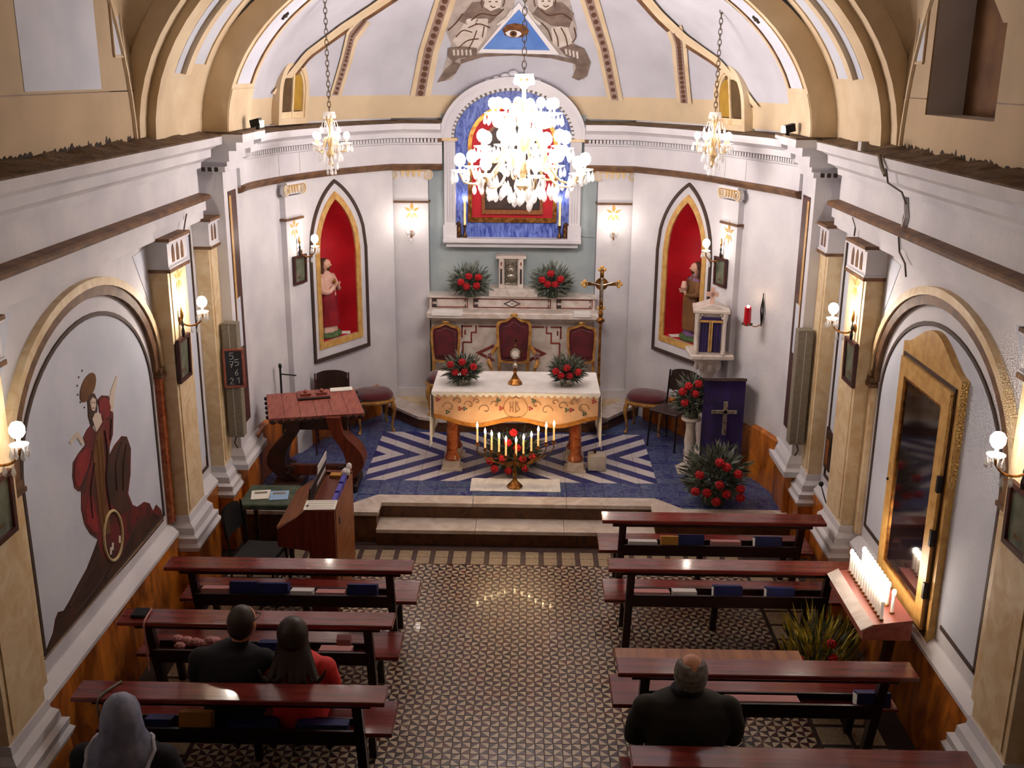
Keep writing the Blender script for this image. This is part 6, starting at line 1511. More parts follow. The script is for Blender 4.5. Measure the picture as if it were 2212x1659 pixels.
def sleg(xc, sg):
    L = spline([Vector((xc-sg*0.10, 0, 1.14)), Vector((xc-sg*0.05, 0, 0.95)), Vector((xc+sg*0.08, 0, 0.78)), Vector((xc+sg*0.12, 0, 0.62)), Vector((xc+sg*0.05, 0, 0.50)), Vector((xc-sg*0.02, 0, 0.44))], 5)
    wd = [0.075, 0.07, 0.068, 0.066, 0.065, 0.066, 0.07, 0.075, 0.08, 0.085, 0.09, 0.092, 0.095, 0.095, 0.095, 0.095, 0.093, 0.09, 0.085, 0.08, 0.08, 0.08, 0.08, 0.08, 0.08, 0.08]
    return [(p.x-wd[i], p.z) for i, p in enumerate(L)]+[(p.x+wd[i], p.z) for i, p in reversed(list(enumerate(L)))]
for xc, sg in ((-2.42, -1), (-1.82, 1)):
    K2(MB().prism(sleg(xc, sg), lambda a, z, d: Vector((a, ybk+d, z)), -0.12, 0.12), 'scroll_support', 'wood_red' if sg > 0 else 'wood_dark')
    K2(MB().box((xc-0.15, ybk-0.22, PZ+0.002), (xc+0.15, ybk+0.22, PZ+0.09), bev=0.015), 'foot', 'wood_dark')
    mb = MB(); mb.tube([Vector((xc-sg*0.02+0.055*(1-i/22)*math.cos(i*0.5), ybk-0.125, 0.55+0.055*(1-i/22)*math.sin(i*0.5))) for i in range(20)], 0.014, 6); K2(mb, 'carved_scroll', 'wood_dark')
K2(MB().box((-2.42, ybk-0.03, 0.46), (-1.82, ybk+0.03, 0.58), bev=0.01), 'stretcher', 'wood_red')
K2(MB().box((-2.45, ybk-0.04, 0.98), (-1.78, ybk+0.02, 1.12)), 'apron', 'wood_dark')
rk = thing('book_rest', 'small wooden book rest with figures on top of the carved desk', 'book rest', q[0].lerp(q[1], 0.52)+Vector((0, -0.06, 0.0)))
c0 = q[0].lerp(q[1], 0.52).lerp(q[3].lerp(q[2], 0.52), 0.22); ex = (q[1]-q[0]).normalized(); ey = (q[0]-q[3]).normalized()
R2 = lambda mb, n, m: mb.build(n, m, rk)
R2(MB().obox(c0+nrm*0.012-ey*0.05, ex*0.17, ey*0.012, nrm*0.012), 'lip', 'wood_dark'); R2(MB().obox(c0+nrm*0.01+ey*0.02, ex*0.17, ey*0.07, nrm*0.006), 'board', 'wood_pink')
for k in (-1, 1):
    mb = MB(); mb.obox(c0+ex*0.085*k+nrm*0.03+ey*0.02, ex*0.055, ey*0.03, nrm*0.018); mb.ball(c0+ex*0.085*k+nrm*0.055+ey*0.02, 0.025, 8); R2(mb, 'carved_figure', 'wood_pink')
MB().obox(q[0].lerp(q[1], 0.84).lerp(q[2], 0.04)+nrm*0.008, ex*0.12, ey*0.03, nrm*0.006).build('open_book', 'paper', label='white pages lying on the far edge of the carved desk', cat='book')
# microphone stand
ms = thing('microphone_stand', 'black microphone stand behind the left end of the carved desk', 'microphone stand', at(605, 860, y=11.05).xy.to_3d()+Vector((0, 0, PZ+0.003)))
mp_ = at(605, 793, y=11.05)
MB().cyl((mp_.x, 11.05, PZ+0.02), (mp_.x, 11.05, mp_.z), 0.012, n=8).build('pole', 'black', ms); MB().lathe([(0.12, PZ+0.003), (0.12, PZ+0.012), (0.02, PZ+0.03)], (mp_.x, 11.05, 0), 14).build('base', 'black', ms)
bt_ = at(605, 808, y=11.05); be = at(640, 811, y=11.05); MB().cyl(bt_, be, 0.008, n=6).build('boom', 'dark_metal', ms); MB().ball(mp_+Vector((0, 0, 0.01)), 0.026, 8, sc=(0.8, 0.8, 1.3)).build('clamp', 'black', ms)

# ================================================================== PURPLE LECTERN
lt = thing('lectern', 'wooden lectern draped with a purple cloth bearing a silver cross', 'lectern', (2.24, 10.85, PZ+0.002))
L_ = lambda mb, n, m, p=lt, **k: mb.build(n, m, p, **k)
lx0, lx1 = 2.02, 2.47; ly = 10.80
L_(MB().box((2.20, 10.92, PZ+0.04), (2.29, 11.0, 1.35)), 'post', 'wood_dark'); L_(MB().box((2.09, 10.82, PZ+0.002), (2.43, 11.1, PZ+0.045), bev=0.01), 'foot', 'wood_dark')
L_(MB().obox(((lx0+lx1)/2, ly+0.14, 1.42), (0.225, 0, 0), (0, 0.15, -0.05), (0, 0.005, 0.015)), 'desk_board', 'wood_dark')
rows = []
for i in range(17):
    x = lx0+(lx1-lx0)*i/16; rows.append([Vector((x+0.02*(1.45-z)*(0 if i > 8 else -0.3), ly+0.03+0.010*math.sin(i*1.1)*(1.47-z), z)) for z in (1.44, 1.3, 1.1, 0.9, 0.7, 0.5)])
cl = L_(MB().grid(rows), 'purple_cloth', 'velvet_purple')
L_(MB().grid([[Vector((lx0+(lx1-lx0)*i/8, ly+0.03+t*0.26, 1.445+0.03*math.sin(t*PI)-0.06*t)) for t in (0, 0.3, 0.7, 1.0)] for i in range(9)]), 'purple_top', 'velvet_purple', cl)
c1 = at(1568, 905, y=ly); 
def sil(a, b): L_(MB().box((a[0], ly-0.002, a[1]), (b[0], ly+0.012, b[1]), bev=0.004), 'silver_cross', 'silver', cl)
pv0, pv1 = at(1567, 868, y=ly), at(1560, 940, y=ly); ph0, ph1 = at(1537, 890, y=ly), at(1592, 892, y=ly)
sil((pv1.x-0.005, pv1.z), (pv1.x+0.040, pv0.z)); sil((ph0.x, ph0.z-0.022), (ph1.x, ph0.z+0.022))

# ================================================================== SIDE TABERNACLE ON PEDESTAL
tx, ty = 2.14, 11.36
pd = thing('marble_pedestal', 'white marble baluster pedestal under the side tabernacle', 'pedestal', (tx, ty, PZ+0.002))
MB().lathe([(0.16, PZ+0.06), (0.17, PZ+0.09), (0.10, PZ+0.14), (0.075, PZ+0.22), (0.10, PZ+0.42), (0.085, PZ+0.6), (0.06, PZ+0.8), (0.055, PZ+0.92), (0.075, PZ+0.95), (0.06, PZ+0.98), (0.09, PZ+1.06), (0.15, PZ+1.20), (0.155, PZ+1.24)], (tx, ty, 0), 16).build('shaft', 'marble_white', pd, smooth=True)
MB().box((tx-0.19, ty-0.19, PZ+0.002), (tx+0.19, ty+0.19, PZ+0.06)).build('plinth', 'marble_white', pd)
for k in range(8):
    a = k*PI/4; MB().ball((tx+0.125*math.cos(a), ty+0.125*math.sin(a), PZ+1.13), 0.04, 8, sc=(0.7, 0.7, 1.4)).build('acanthus_leaf', 'marble_white', pd)
MB().box((tx-0.23, ty-0.21, PZ+1.24), (tx+0.25, ty+0.22, PZ+1.30), bev=0.012).build('top_slab', 'marble_white', pd)
zb = PZ+1.302
tr = thing('side_tabernacle', 'white marble house-shaped tabernacle with purple curtains and a stone cross on top', 'tabernacle', (tx, ty, zb), -0.12)
U_ = lambda mb, n, m, p=tr, **k: mb.build(n, m, p, world=False, **k)
U_(MB().box((-0.165, -0.15, 0), (0.165, 0.18, 0.46)), 'body', 'marble_white')
U_(MB().box((-0.20, -0.19, 0.46), (0.20, 0.20, 0.50), bev=0.008), 'cornice', 'marble_white')
U_(MB().prism([(-0.18, 0.50), (0.18, 0.50), (0.0, 0.56)], lambda a, z, d: Vector((a, d, z)), -0.17, 0.17), 'roof', 'marble_white')
for e in (-1, 1):
    U_(MB().lathe([(0.028, 0), (0.028, 0.03), (0.02, 0.05), (0.017, 0.36), (0.028, 0.40), (0.03, 0.46)], (e*0.15, -0.165, 0), 10), 'colonnette', 'marble_white', smooth=True)
    U_(MB().grid([[Vector((e*(0.005+0.11*i/10), -0.157-0.006*math.sin(i*2.2), z)) for z in (0.02, 0.2, 0.37)] for i in range(11)]), 'curtain', 'velvet_purple')
    U_(MB().box((e*0.012-0.008, -0.17, 0.03), (e*0.012+0.008, -0.163, 0.37)), 'gold_braid', 'gold_paint')
U_(MB().box((-0.125, -0.172, 0.36), (0.125, -0.162, 0.385)), 'gold_braid', 'gold_paint'); U_(MB().box((-0.125, -0.170, 0.385), (0.125, -0.155, 0.42)), 'pelmet', 'velvet_purple')
mb = MB()
for k in range(7):
    a = PI*k/6; mb.ball((0.12*math.cos(a), -0.165, 0.41+0.07*math.sin(a)), 0.018, 6)
U_(mb, 'arch_carving', 'marble_white')
U_(MB().box((-0.022, -0.12, 0.54), (0.022, -0.08, 0.74)).box((-0.065, -0.12, 0.64), (0.065, -0.08, 0.685)), 'stone_cross', 'robe_cream')
# sanctuary lamp on a wall bracket
p, n = ap(1, 0.56); wl = Vector((p.x, p.y, 2.06))
lp = thing('sanctuary_lamp', 'red glass sanctuary lamp on a wrought wall bracket at the right', 'lamp', wl)
tg = Vector((-n.y, n.x, 0)); e3 = Vector((0, 0, 1))
mb = MB(); mb.tube([wl+n*0.02, wl+n*0.02+tg*0.03+e3*0.15, wl+n*0.02+e3*0.30, wl+n*0.02-tg*0.03+e3*0.15, wl+n*0.02], 0.007, 6); mb.tube([wl+n*0.02-e3*0.02, wl+n*0.02+e3*0.34], 0.006, 6); mb.build('bracket', 'dark_metal', lp)
lc = wl+n*0.20; MB().tube(spline([wl+n*0.02, wl+n*0.09-e3*0.02, wl+n*0.15+e3*0.0, lc-e3*0.005], 4), 0.006, 6).build('arm', 'brass', lp)
MB().lathe([(0.03, 0), (0.045, 0.01), (0.04, 0.03), (0.036, 0.2), (0.034, 0.2), (0.03, 0.03)], lc, 14).build('red_glass', 'red_glass', lp, smooth=True)
mb = MB()
for k in range(8): a = k*PI/4; mb.ball(lc+Vector((0.05*math.cos(a), 0.05*math.sin(a), 0.02)), 0.012, 6)
mb.build('wreath', 'leaf_dark', lp); MB().ball(lc+e3*0.2, 0.014, 8, sc=(1, 1, 1.6)).build('flame', 'flame', lp)

# ================================================================== ORGAN CORNER
og = thing('electric_organ', 'brown electric organ standing in the left front corner of the nave', 'organ', (-1.75, 8.7, 0.0))
G_ = lambda mb, n, m, p=og, **k: mb.build(n, m, p, **k)
prof = [(-2.03, 0.66), (-2.03, 0.82), (-1.86, 0.93), (-1.78, 1.0), (-1.53, 1.0), (-1.53, 0.0), (-1.76, 0.0), (-1.76, 0.62)]
for y in (8.22, 9.13): G_(MB().prism(prof, lambda a, z, d: Vector((a, y+d, z)), 0, 0.05), 'end_panel', 'wood_red')
G_(MB().box((-1.76, 8.27, 0.02), (-1.55, 9.13, 0.66)), 'lower_case', 'wood_dark'); G_(MB().box((-1.545, 8.27, 0.02), (-1.525, 9.13, 0.98)), 'back_panel', 'wood_brown')
for z in (0.25, 0.8): G_(MB().box((-1.526, 8.4, z), (-1.52, 8.43, z+0.06)), 'back_clip', 'black')
G_(MB().box((-2.02, 8.27, 0.66), (-1.56, 9.13, 0.74)), 'key_bed', 'wood_dark')
G_(MB().obox((-1.90, 8.70, 0.89), (0.145, 0, 0.083), (0, 0.43, 0), (-0.004, 0, 0.008)), 'roll_top', 'wood_brown')
G_(MB().box((-1.77, 8.27, 0.955), (-1.60, 9.13, 0.975)), 'top_board', 'wood_red'); G_(MB().box((-1.78, 8.27, 0.975), (-1.76, 9.13, 1.02)), 'music_ledge', 'wood_dark')
for y0_, y1_, xx in ((8.30, 9.1, -1.775),): G_(MB().obox((xx, 8.75, 1.06), (0.006, 0, 0.0), (0, 0.36, 0), (0.012, 0, 0.07)), 'music_stand', 'dark_metal')
G_(MB().box((-1.72, 9.04, 0.976), (-1.62, 9.12, 1.0)), 'fall_block', 'envelope')
MB().obox((-1.77, 8.92, 1.09), (0.004, 0, 0.0), (0, 0.20, 0), (0.012, 0, 0.12)).build('music_folder', 'book_white', label='thin white music folder upright on the organ stand', cat='folder')
sm = thing('sheet_music', 'white sheet of music propped on the near end of the organ', 'paper', (-1.66, 8.30, 1.002))
MB().obox((-1.66, 8.305, 1.018), (0.135, 0.008, 0), (0, 0.075, 0.012), (0, -0.0003, 0.0015)).build('sheet', 'paper', sm)
mb = MB()
for k in range(4): mb.obox((-1.66, 8.255+k*0.033, 1.0118+k*0.0053), (0.115, 0.0068, 0), (0, 0.002, 0.0003), (0, 0, 0.0008))
mb.build('staves', 'grey_speaker', sm)
for k in range(3): MB().box((-1.585, 8.38+k*0.2, 0.977), (-1.545, 8.56+k*0.2, 1.03+0.008*k), bev=0.004).build('hymn_book', 'book_purple', label=['nearest of the three violet-blue books behind the organ music stand', 'middle of the three violet-blue books behind the organ music stand', 'farthest of the three violet-blue books behind the organ music stand'][k], cat='book', group='violet books on the organ')
mb = MB(); rnd = random.Random(4)
for k in range(7): mb.ball((-1.56+rnd.uniform(-.02, .02), 9.05+rnd.uniform(-.05, .05), 1.02+rnd.uniform(0, .07)), 0.035, 8, sc=(0.8, 1.2, 1))
mb.build('crumpled_cloth', 'book_white', label='crumpled grey-white cloth at the far end of the organ', cat='cloth')
tb_ = thing('side_table', 'low table with a dark green cover beside the organ', 'table', (-2.35, 9.35, 0.0))
MB().box((-2.62, 9.12, 0.60), (-2.1, 9.62, 0.66), bev=0.01).build('table_top', 'leaf_dark', tb_)
for dx in (-2.58, -2.14):
    for dy in (9.16, 9.58): MB().box((dx-0.02, dy-0.02, 0), (dx+0.02, dy+0.02, 0.6)).build('leg', 'wood_dark', tb_)
for (x, y, rz, m, lab) in ((-2.46, 9.35, 0.2, 'paper', 'open printed booklet on the green table beside the organ'), (-2.28, 9.34, 0.15, 'paper_blue', 'pale blue leaflet on the green table beside the organ')):
    t = thing('booklet', lab, 'booklet', (x, y, 0.661), rz)
    MB().box((-0.09, -0.11, 0), (0.09, 0.11, 0.008)).build('pages', m, t, world=False); MB().box((-0.06, 0.02, 0.008), (0.06, 0.07, 0.009)).build('print', 'grey_speaker', t, world=False)
# ================================================================== PEWS (local: x along the pew, people sit facing +y)
def pew_proto():
    t = thing('pew', 'x', 'pew', group='wooden pews'); B = lambda mb, n, m: mb.build(n, m, t, world=False)
    B(MB().box((0, -0.10, 0.846), (1.95, 0.10, 0.88), bev=0.006), 'top_rail', 'pew_wood')
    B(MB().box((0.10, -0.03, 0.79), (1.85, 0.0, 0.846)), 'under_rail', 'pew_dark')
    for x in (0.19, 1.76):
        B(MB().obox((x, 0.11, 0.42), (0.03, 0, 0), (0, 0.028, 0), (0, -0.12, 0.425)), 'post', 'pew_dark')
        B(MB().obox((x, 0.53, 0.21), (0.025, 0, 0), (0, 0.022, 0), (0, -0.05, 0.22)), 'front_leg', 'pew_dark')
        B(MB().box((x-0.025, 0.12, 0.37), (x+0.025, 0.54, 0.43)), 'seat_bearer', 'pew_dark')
    B(MB().obox((0.97, 0.5, 0.21), (0.025, 0, 0), (0, 0.022, 0), (0, -0.04, 0.22)), 'front_leg', 'pew_dark')
    B(MB().box((0, 0.18, 0.43), (1.95, 0.56, 0.462), bev=0.006), 'seat', 'pew_wood')
    B(MB().box((0.21, 0.02, 0.515), (1.74, 0.17, 0.53)), 'book_shelf', 'pew_wood'); B(MB().box((0.19, 0.0, 0.50), (1.76, 0.02, 0.60)), 'shelf_lip', 'pew_dark')
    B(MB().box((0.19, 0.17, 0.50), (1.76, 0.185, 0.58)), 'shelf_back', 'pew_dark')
    return t
PEWS = {'R1': (0.78, 8.48, 'frontmost right-hand pew, nearest the altar steps'), 'R2': (0.768, 7.55, 'second right-hand pew from the altar, in front of the floor plant'), 'R3': (0.722, 6.06, 'right-hand pew in front of the balding man'),
        'R4': (0.725, 5.11, 'right-hand, at the bottom edge, carrying the balding man'), 'L1': (-2.72, 7.46, 'frontmost left-hand pew, behind the organ'), 'L2': (-2.765, 6.61, 'middle left-hand pew in front of the seated couple'),
        'L3': (-2.695, 5.68, 'left-hand, in front of the veiled woman, carrying the couple'), 'L4': (-2.70, 4.60, 'left-hand pew under the veiled woman, below the picture edge')}
pp = pew_proto(); PO = {}
for i, (k, (x, y, lab)) in enumerate(PEWS.items()):
    if i == 0: move(pp, (x, y, 0)); pp['label'] = 'reddish wooden pew: '+lab; PO[k] = pp
    else: PO[k] = dup(pp, (x, y, 0), 0, 'reddish wooden pew: '+lab)
MB().box((0.0, 0.105, 0.835), (1.25, 0.24, 0.868), bev=0.005).build('front_plank', 'wood_brown', PO['R3'], world=False)
# books and papers on the pew shelves
BK_ = [('R1', 1358, 1420, 'book_white', 0.05, 'white booklet on the shelf of the frontmost right pew, left end'), ('R1', 1428, 1464, 'envelope', 0.10, 'tan envelope on the shelf of the frontmost right pew'), ('R1', 1465, 1520, 'book_blue', 0.12, 'blue book beside the tan envelope on the frontmost right pew'), ('R1', 1537, 1600, 'book_pink', 0.06, 'pale pink booklet on the shelf of the frontmost right pew'), ('R1', 1630, 1688, 'book_blue', 0.11, 'blue book at the right end of the frontmost right pew shelf'),
       ('R2', 1367, 1447, 'book_pink', 0.04, 'pale flat booklet at the left end of the second right pew shelf'), ('R2', 1453, 1505, 'book_white', 0.05, 'white leaflet on the second right pew shelf'), ('R2', 1541, 1602, 'book_blue', 0.10, 'blue book in the middle of the second right pew shelf'), ('R2', 1655, 1715, 'book_blue', 0.09, 'blue book at the right end of the second right pew shelf'),
       ('R3', 1850, 1922, 'book_blue', 0.10, 'blue book on the shelf of the pew before the balding man'), ('R3', 1570, 1728, 'book_pink', 0.03, 'long pale paper on the shelf of the pew before the balding man'),
       ('L1', 436, 496, 'book_pink', 0.06, 'pale booklet at the left end of the frontmost left pew shelf'), ('L1', 499, 556, 'book_blue', 0.12, 'left one of two adjoining blue books on the frontmost left pew'), ('L1', 559, 624, 'book_blue', 0.11, 'right one of two adjoining blue books on the frontmost left pew'), ('L1', 628, 676, 'book_white', 0.05, 'white leaflet right of the blue books on the frontmost left pew'), ('L1', 682, 744, 'book_pink', 0.04, 'pinkish paper on the frontmost left pew shelf'), ('L1', 752, 815, 'book_blue', 0.11, 'lone blue book at the right end of the frontmost left pew shelf'),
       ('L2', 560, 600, 'book_blue', 0.08, 'dark blue book on the shelf before the seated couple'), ('L2', 690, 760, 'book_pink', 0.03, 'pale paper on the shelf before the woman in red'),
       ('L3', 316, 374, 'book_blue', 0.07, 'dark blue book on the pew shelf before the veiled woman'), ('L3', 391, 459, 'envelope', 0.12, 'yellow folder on the pew shelf before the veiled woman'), ('L3', 494, 600, 'book_blue', 0.05, 'dark booklet in the middle of the shelf before the veiled woman'), ('L3', 640, 752, 'book_blue', 0.05, 'dark booklet at the right end of the shelf before the veiled woman')]
for k, u0, u1, m, h, lab in BK_:
    x, y, _ = PEWS[k]; vv = {'R1': 1165, 'R2': 1270, 'R3': 1495, 'L1': 1270, 'L2': 1400, 'L3': 1560}[k]
    a, b = at(u0, vv, y=y+0.08).x, at(u1, vv, y=y+0.08).x; nm = 'hymn_book' if m == 'book_blue' else 'booklet'
    t = thing(nm, lab, 'book' if m == 'book_blue' else 'booklet', ((a+b)/2, y+0.09, 0.531)); h2 = h+0.02; w2 = (b-a)/2
    MB().obox((0, 0, 0.006+h2*0.5), (w2, 0, 0), (0, 0.05, -h2*0.15), (0, 0.01, h2*0.42)).build('cover', m, t, world=False)
    if m == 'book_blue': MB().obox((-w2-0.001, 0.0, 0.006+h2*0.5), (0.0015, 0, 0), (0, 0.04, -h2*0.12), (0, 0.006, h2*0.32)).build('pages', 'paper', t, world=False)
# small things on the pews
mb = MB(); rnd = random.Random(2)
for k in range(9): mb.ball((-2.45+k*0.035, 6.78+rnd.uniform(-.03, .03), 0.55+rnd.uniform(0, .03)), 0.04, 8, sc=(1.2, 1, 0.7))
mb.build('folded_scarf', 'book_pink', label='crumpled pale scarf on the pew shelf left of the couple', cat='scarf')
t = thing('purse', 'small dark purse with pale strap on the middle left pew rail', 'purse', (-2.62, 6.61, 0.881)); MB().box((-2.68, 6.56, 0.881), (-2.58, 6.68, 0.905), bev=0.006).build('body', 'coat_black', t)
MB().tube(spline([Vector((-2.57, 6.68, 0.89)), Vector((-2.565, 6.55, 0.89)), Vector((-2.565, 6.50, 0.86)), Vector((-2.562, 6.505, 0.7)), Vector((-2.56, 6.50, 0.5))], 4), 0.008, 6).build('strap', 'book_pink', t)
MB().tube(spline([Vector((-2.44, 5.76, 0.887)), Vector((-2.50, 5.62, 0.89)), Vector((-2.52, 5.572, 0.86)), Vector((-2.52, 5.570, 0.75))], 4), 0.007, 6).build('green_cord', 'leaf', label='thin greenish cord hanging over the left pew rail before the veiled woman', cat='cord')
MB().obox((-1.18, 6.62, 0.70), (0.05, 0, 0), (0, 0.02, 0.01), (0, -0.01, 0.03)).build('tissue', 'book_pink', label='pale tissue tucked under the pew rail before the woman in red', cat='tissue')

# ================================================================== VOTIVE CANDLE STAND
vs = thing('votive_stand', 'wooden votive candle stand against the right wall below the glazed door', 'stand', (2.67, 7.02, 0.0))
V_ = lambda mb, n, m, **k: mb.build(n, m, vs, **k)
V_(MB().prism([(2.50, 0.78), (2.50, 0.855), (2.56, 0.90), (2.84, 0.94), (2.84, 0.78)], lambda a, z, d: Vector((a, d, z)), 6.60, 7.44), 'box', 'wood_pink')
V_(MB().prism([(2.48, 0.86), (2.56, 0.905), (2.56, 0.915), (2.475, 0.868)], lambda a, z, d: Vector((a, d, z)), 6.58, 7.45), 'front_moulding', 'marble_white')
for y in (6.70, 7.34): V_(MB().obox((2.70, y, 0.39), (0.03, 0, 0.0), (0, 0.03, 0), (0.04, 0, 0.39)), 'leg', 'wood_dark')
V_(MB().box((2.66, 6.70, 0.30), (2.70, 7.34, 0.35)), 'stretcher', 'wood_dark'); V_(MB().obox((2.53, 7.0, 0.888), (0.02, 0, 0.012), (0, 0.05, 0), (-0.001, 0, 0.002)), 'brass_plate', 'gold_paint')
vc = None
for r in range(2):
    for k in range(14):
        loc = (2.635+r*0.10, 6.65+k*0.0575+r*0.02, 0.912+r*0.012)
        if r == 1 and k in (0, 2): continue
        if vc is None:
            vc = thing('votive_candle', 'white electric votive candle glowing in the wooden rack by the glazed door', 'candle', group='votive candles in the rack')
            MB().cyl((0, 0, 0.0), (0, 0, 0.15), 0.0125, n=8).build('tube', 'candle_tube', vc, world=False); MB().ball((0, 0, 0.168), 0.016, 8, sc=(1, 1, 1.6)).build('bulb', 'bulb_small', vc, world=False)
            MB().lathe([(0.018, 0), (0.019, 0.008), (0.014, 0.014)], n=8).build('holder', 'brass', vc, world=False); move(vc, loc)
        else: dup(vc, loc)
MB().tube(spline([Vector((2.86, 9.1, 0.95)), Vector((2.86, 9.0, 0.90)), Vector((2.9, 8.95, 0.75)), Vector((2.9, 8.97, 0.6))], 4), 0.006, 5).build('cable', 'dark_metal', wall_right); MB().ball((2.86, 9.1, 0.96), 0.025, 8).build('plug', 'black', wall_right)

# ================================================================== PEOPLE
def voxelize(mb, name, vox, mats, pick, par, smooth_it=4):
    o = mb.build('tmp', 'black'); m = o.modifiers.new('r', 'REMESH'); m.mode = 'VOXEL'; m.voxel_size = vox
    s = o.modifiers.new('s', 'SMOOTH'); s.iterations = smooth_it; s.factor = 0.5
    dg = bpy.context.evaluated_depsgraph_get(); me = bpy.data.meshes.new_from_object(o.evaluated_get(dg)); me.name = name
    bpy.data.objects.remove(o); me.materials.clear()
    for q in mats: me.materials.append(MATS[q])
    for p in me.polygons: p.material_index = pick(p.center); p.use_smooth = True
    ob = bpy.data.objects.new(name, me); C.objects.link(ob); ob.parent = par; return ob
def sect(mb, rows, n=20):
    R = [[Vector((cx+rx*math.cos(a), cy+ry*math.sin(a), z)) for a in [2*PI*i/n for i in range(n)]] for (z, rx, ry, cx, cy) in rows]
    mb.grid(R, closed=True); mb.add(R[0], [tuple(range(n))]); mb.add(R[-1], [tuple(range(n))])
def seated(label, loc, coat, trousers, S=1.0, wide=1.0, head=(0, 0.05, 1.16), turn=0.0, lean=0.06, hunch=0.0, rz=0.0):
    t = thing('person', label, 'person', loc, rz); t.scale = (S, S, S); mb = MB(); hx, hy, hz = head
    sect(mb, [(0.44, 0.17*wide, 0.13, 0, 0.0), (0.56, 0.185*wide, 0.135, 0, 0.01), (0.70, 0.175*wide, 0.13, 0, 0.02), (0.82, 0.212*wide, 0.135, 0, 0.02+lean*0.4), (0.92, 0.222*wide, 0.12, 0, 0.02+lean*0.6-hunch*0.2), (0.975, 0.17*wide, 0.10, 0, 0.02+lean*0.8), (1.01, 0.09, 0.075, 0, 0.03+lean), (1.04, 0.06, 0.06, hx*0.5, 0.03+lean)])
    mb.tube([Vector((hx*0.4, 0.02+lean, 0.98)), Vector((hx, hy-0.01, hz-0.05))], 0.055, 12)
    c, s_ = math.cos(turn), math.sin(turn); F = lambda x, y, z: Vector((hx+x*c+y*s_*1.0, hy-x*s_+y*c, hz+z)) if False else Vector((hx+x*c-y*s_, hy+x*s_+y*c, hz+z))
    o_ = len(mb.v); mb.ball((0, 0, 0), 0.1, 18, sc=(0.76, 0.94, 1.08)); 
    for q in range(o_, len(mb.v)): v = mb.v[q]; mb.v[q] = F(v.x, v.y, v.z)
    o_ = len(mb.v); mb.ball((0, 0.035, -0.055), 0.062, 14, sc=(0.9, 0.95, 1.0))
    for q in range(o_, len(mb.v)): v = mb.v[q]; mb.v[q] = F(v.x, v.y, v.z)
    mb.tube([F(0, 0.088, 0.02), F(0, 0.112, -0.02), F(0, 0.09, -0.03)], [0.012, 0.016, 0.012], 8)
    mb.tube([F(-0.022, 0.092, -0.06), F(0.022, 0.092, -0.06)], 0.011, 8)
    for e in (-1, 1):
        o_ = len(mb.v); mb.ball((e*0.078, -0.005, -0.005), 0.03, 10, sc=(0.45, 0.8, 1.1))
        for q in range(o_, len(mb.v)): v = mb.v[q]; mb.v[q] = F(v.x, v.y, v.z)
        mb.ball((e*0.185*wide, 0.02+lean*0.6, 0.905), 0.088, 14, sc=(1.0, 0.95, 0.95))
        mb.tube([Vector((e*0.185*wide, 0.02+lean*0.6, 0.90)), Vector((e*0.222*wide, 0.045+lean*0.5, 0.80)), Vector((e*0.235*wide, 0.10+lean*0.4, 0.68)), Vector((e*0.18*wide, 0.22, 0.62)), Vector((e*0.09, 0.31, 0.60))], [0.08, 0.07, 0.058, 0.047, 0.036], 12)
        h = Vector((e*0.06, 0.34, 0.595)); mb.ball(h, 0.04, 10, sc=(0.9, 1.1, 0.55))
        for f in range(4): mb.tube([h+Vector((e*(0.026-f*0.017), 0.02, 0.0)), h+Vector((e*(0.02-f*0.016), 0.065-abs(f-1.3)*0.008, -0.004)), h+Vector((e*(0.014-f*0.014), 0.085-abs(f-1.3)*0.010, -0.022))], [0.0095, 0.009, 0.0075], 8)
        mb.tube([h+Vector((-e*0.03, -0.005, 0.0)), h+Vector((-e*0.05, 0.03, 0.004)), h+Vector((-e*0.048, 0.052, 0.0))], [0.011, 0.0095, 0.008], 8)
        mb.tube([Vector((e*0.09, 0.02, 0.535)), Vector((e*0.11, 0.25, 0.535)), Vector((e*0.12, 0.44, 0.51))], [0.095, 0.08, 0.062], 14)
        mb.tube([Vector((e*0.12, 0.44, 0.51)), Vector((e*0.12, 0.47, 0.28)), Vector((e*0.12, 0.45, 0.07))], [0.062, 0.052, 0.038], 12)
        mb.tube([Vector((e*0.12, 0.42, 0.045)), Vector((e*0.125, 0.54, 0.035)), Vector((e*0.125, 0.60, 0.03))], [0.042, 0.04, 0.028], 10)
    def pick(p):
        if p.z > 1.035+0.02 or (p.z < 0.66 and p.z > 0.55 and p.y > 0.31 and abs(p.x) < 0.13): return 1
        if p.z < 0.09 and p.y > 0.3: return 3
        if (p.z < 0.58 and p.y > 0.16) or p.z < 0.42: return 2
        return 0
    voxelize(mb, 'body', 0.0125, [coat, 'skin', trousers, 'black'], pick, t)
    for e in (-1, 1): MB().ball(F(e*0.03, 0.086, 0.015), 0.009, 8).build('eye', 'black', t, world=False)
    return t, F
def hair_cap(t, F, m, extra=None, vox=0.012, R=0.109, sx_=0.78):
    mb = MB()
    for a, b, cz, r in ((0, -0.014, 0.012, R),):
        o_ = len(mb.v); mb.ball((a, b, cz), r, 20, sc=(sx_, 0.92, 1.05)); keep = mb.v[o_:]
        for q in range(o_, len(mb.v)): v = mb.v[q]; mb.v[q] = F(v.x, v.y-0.012 if v.z > -0.02 else v.y-0.02, v.z)
    if extra: extra(mb)
    return voxelize(mb, 'hair', vox, [m], lambda p: 0, t, 3)
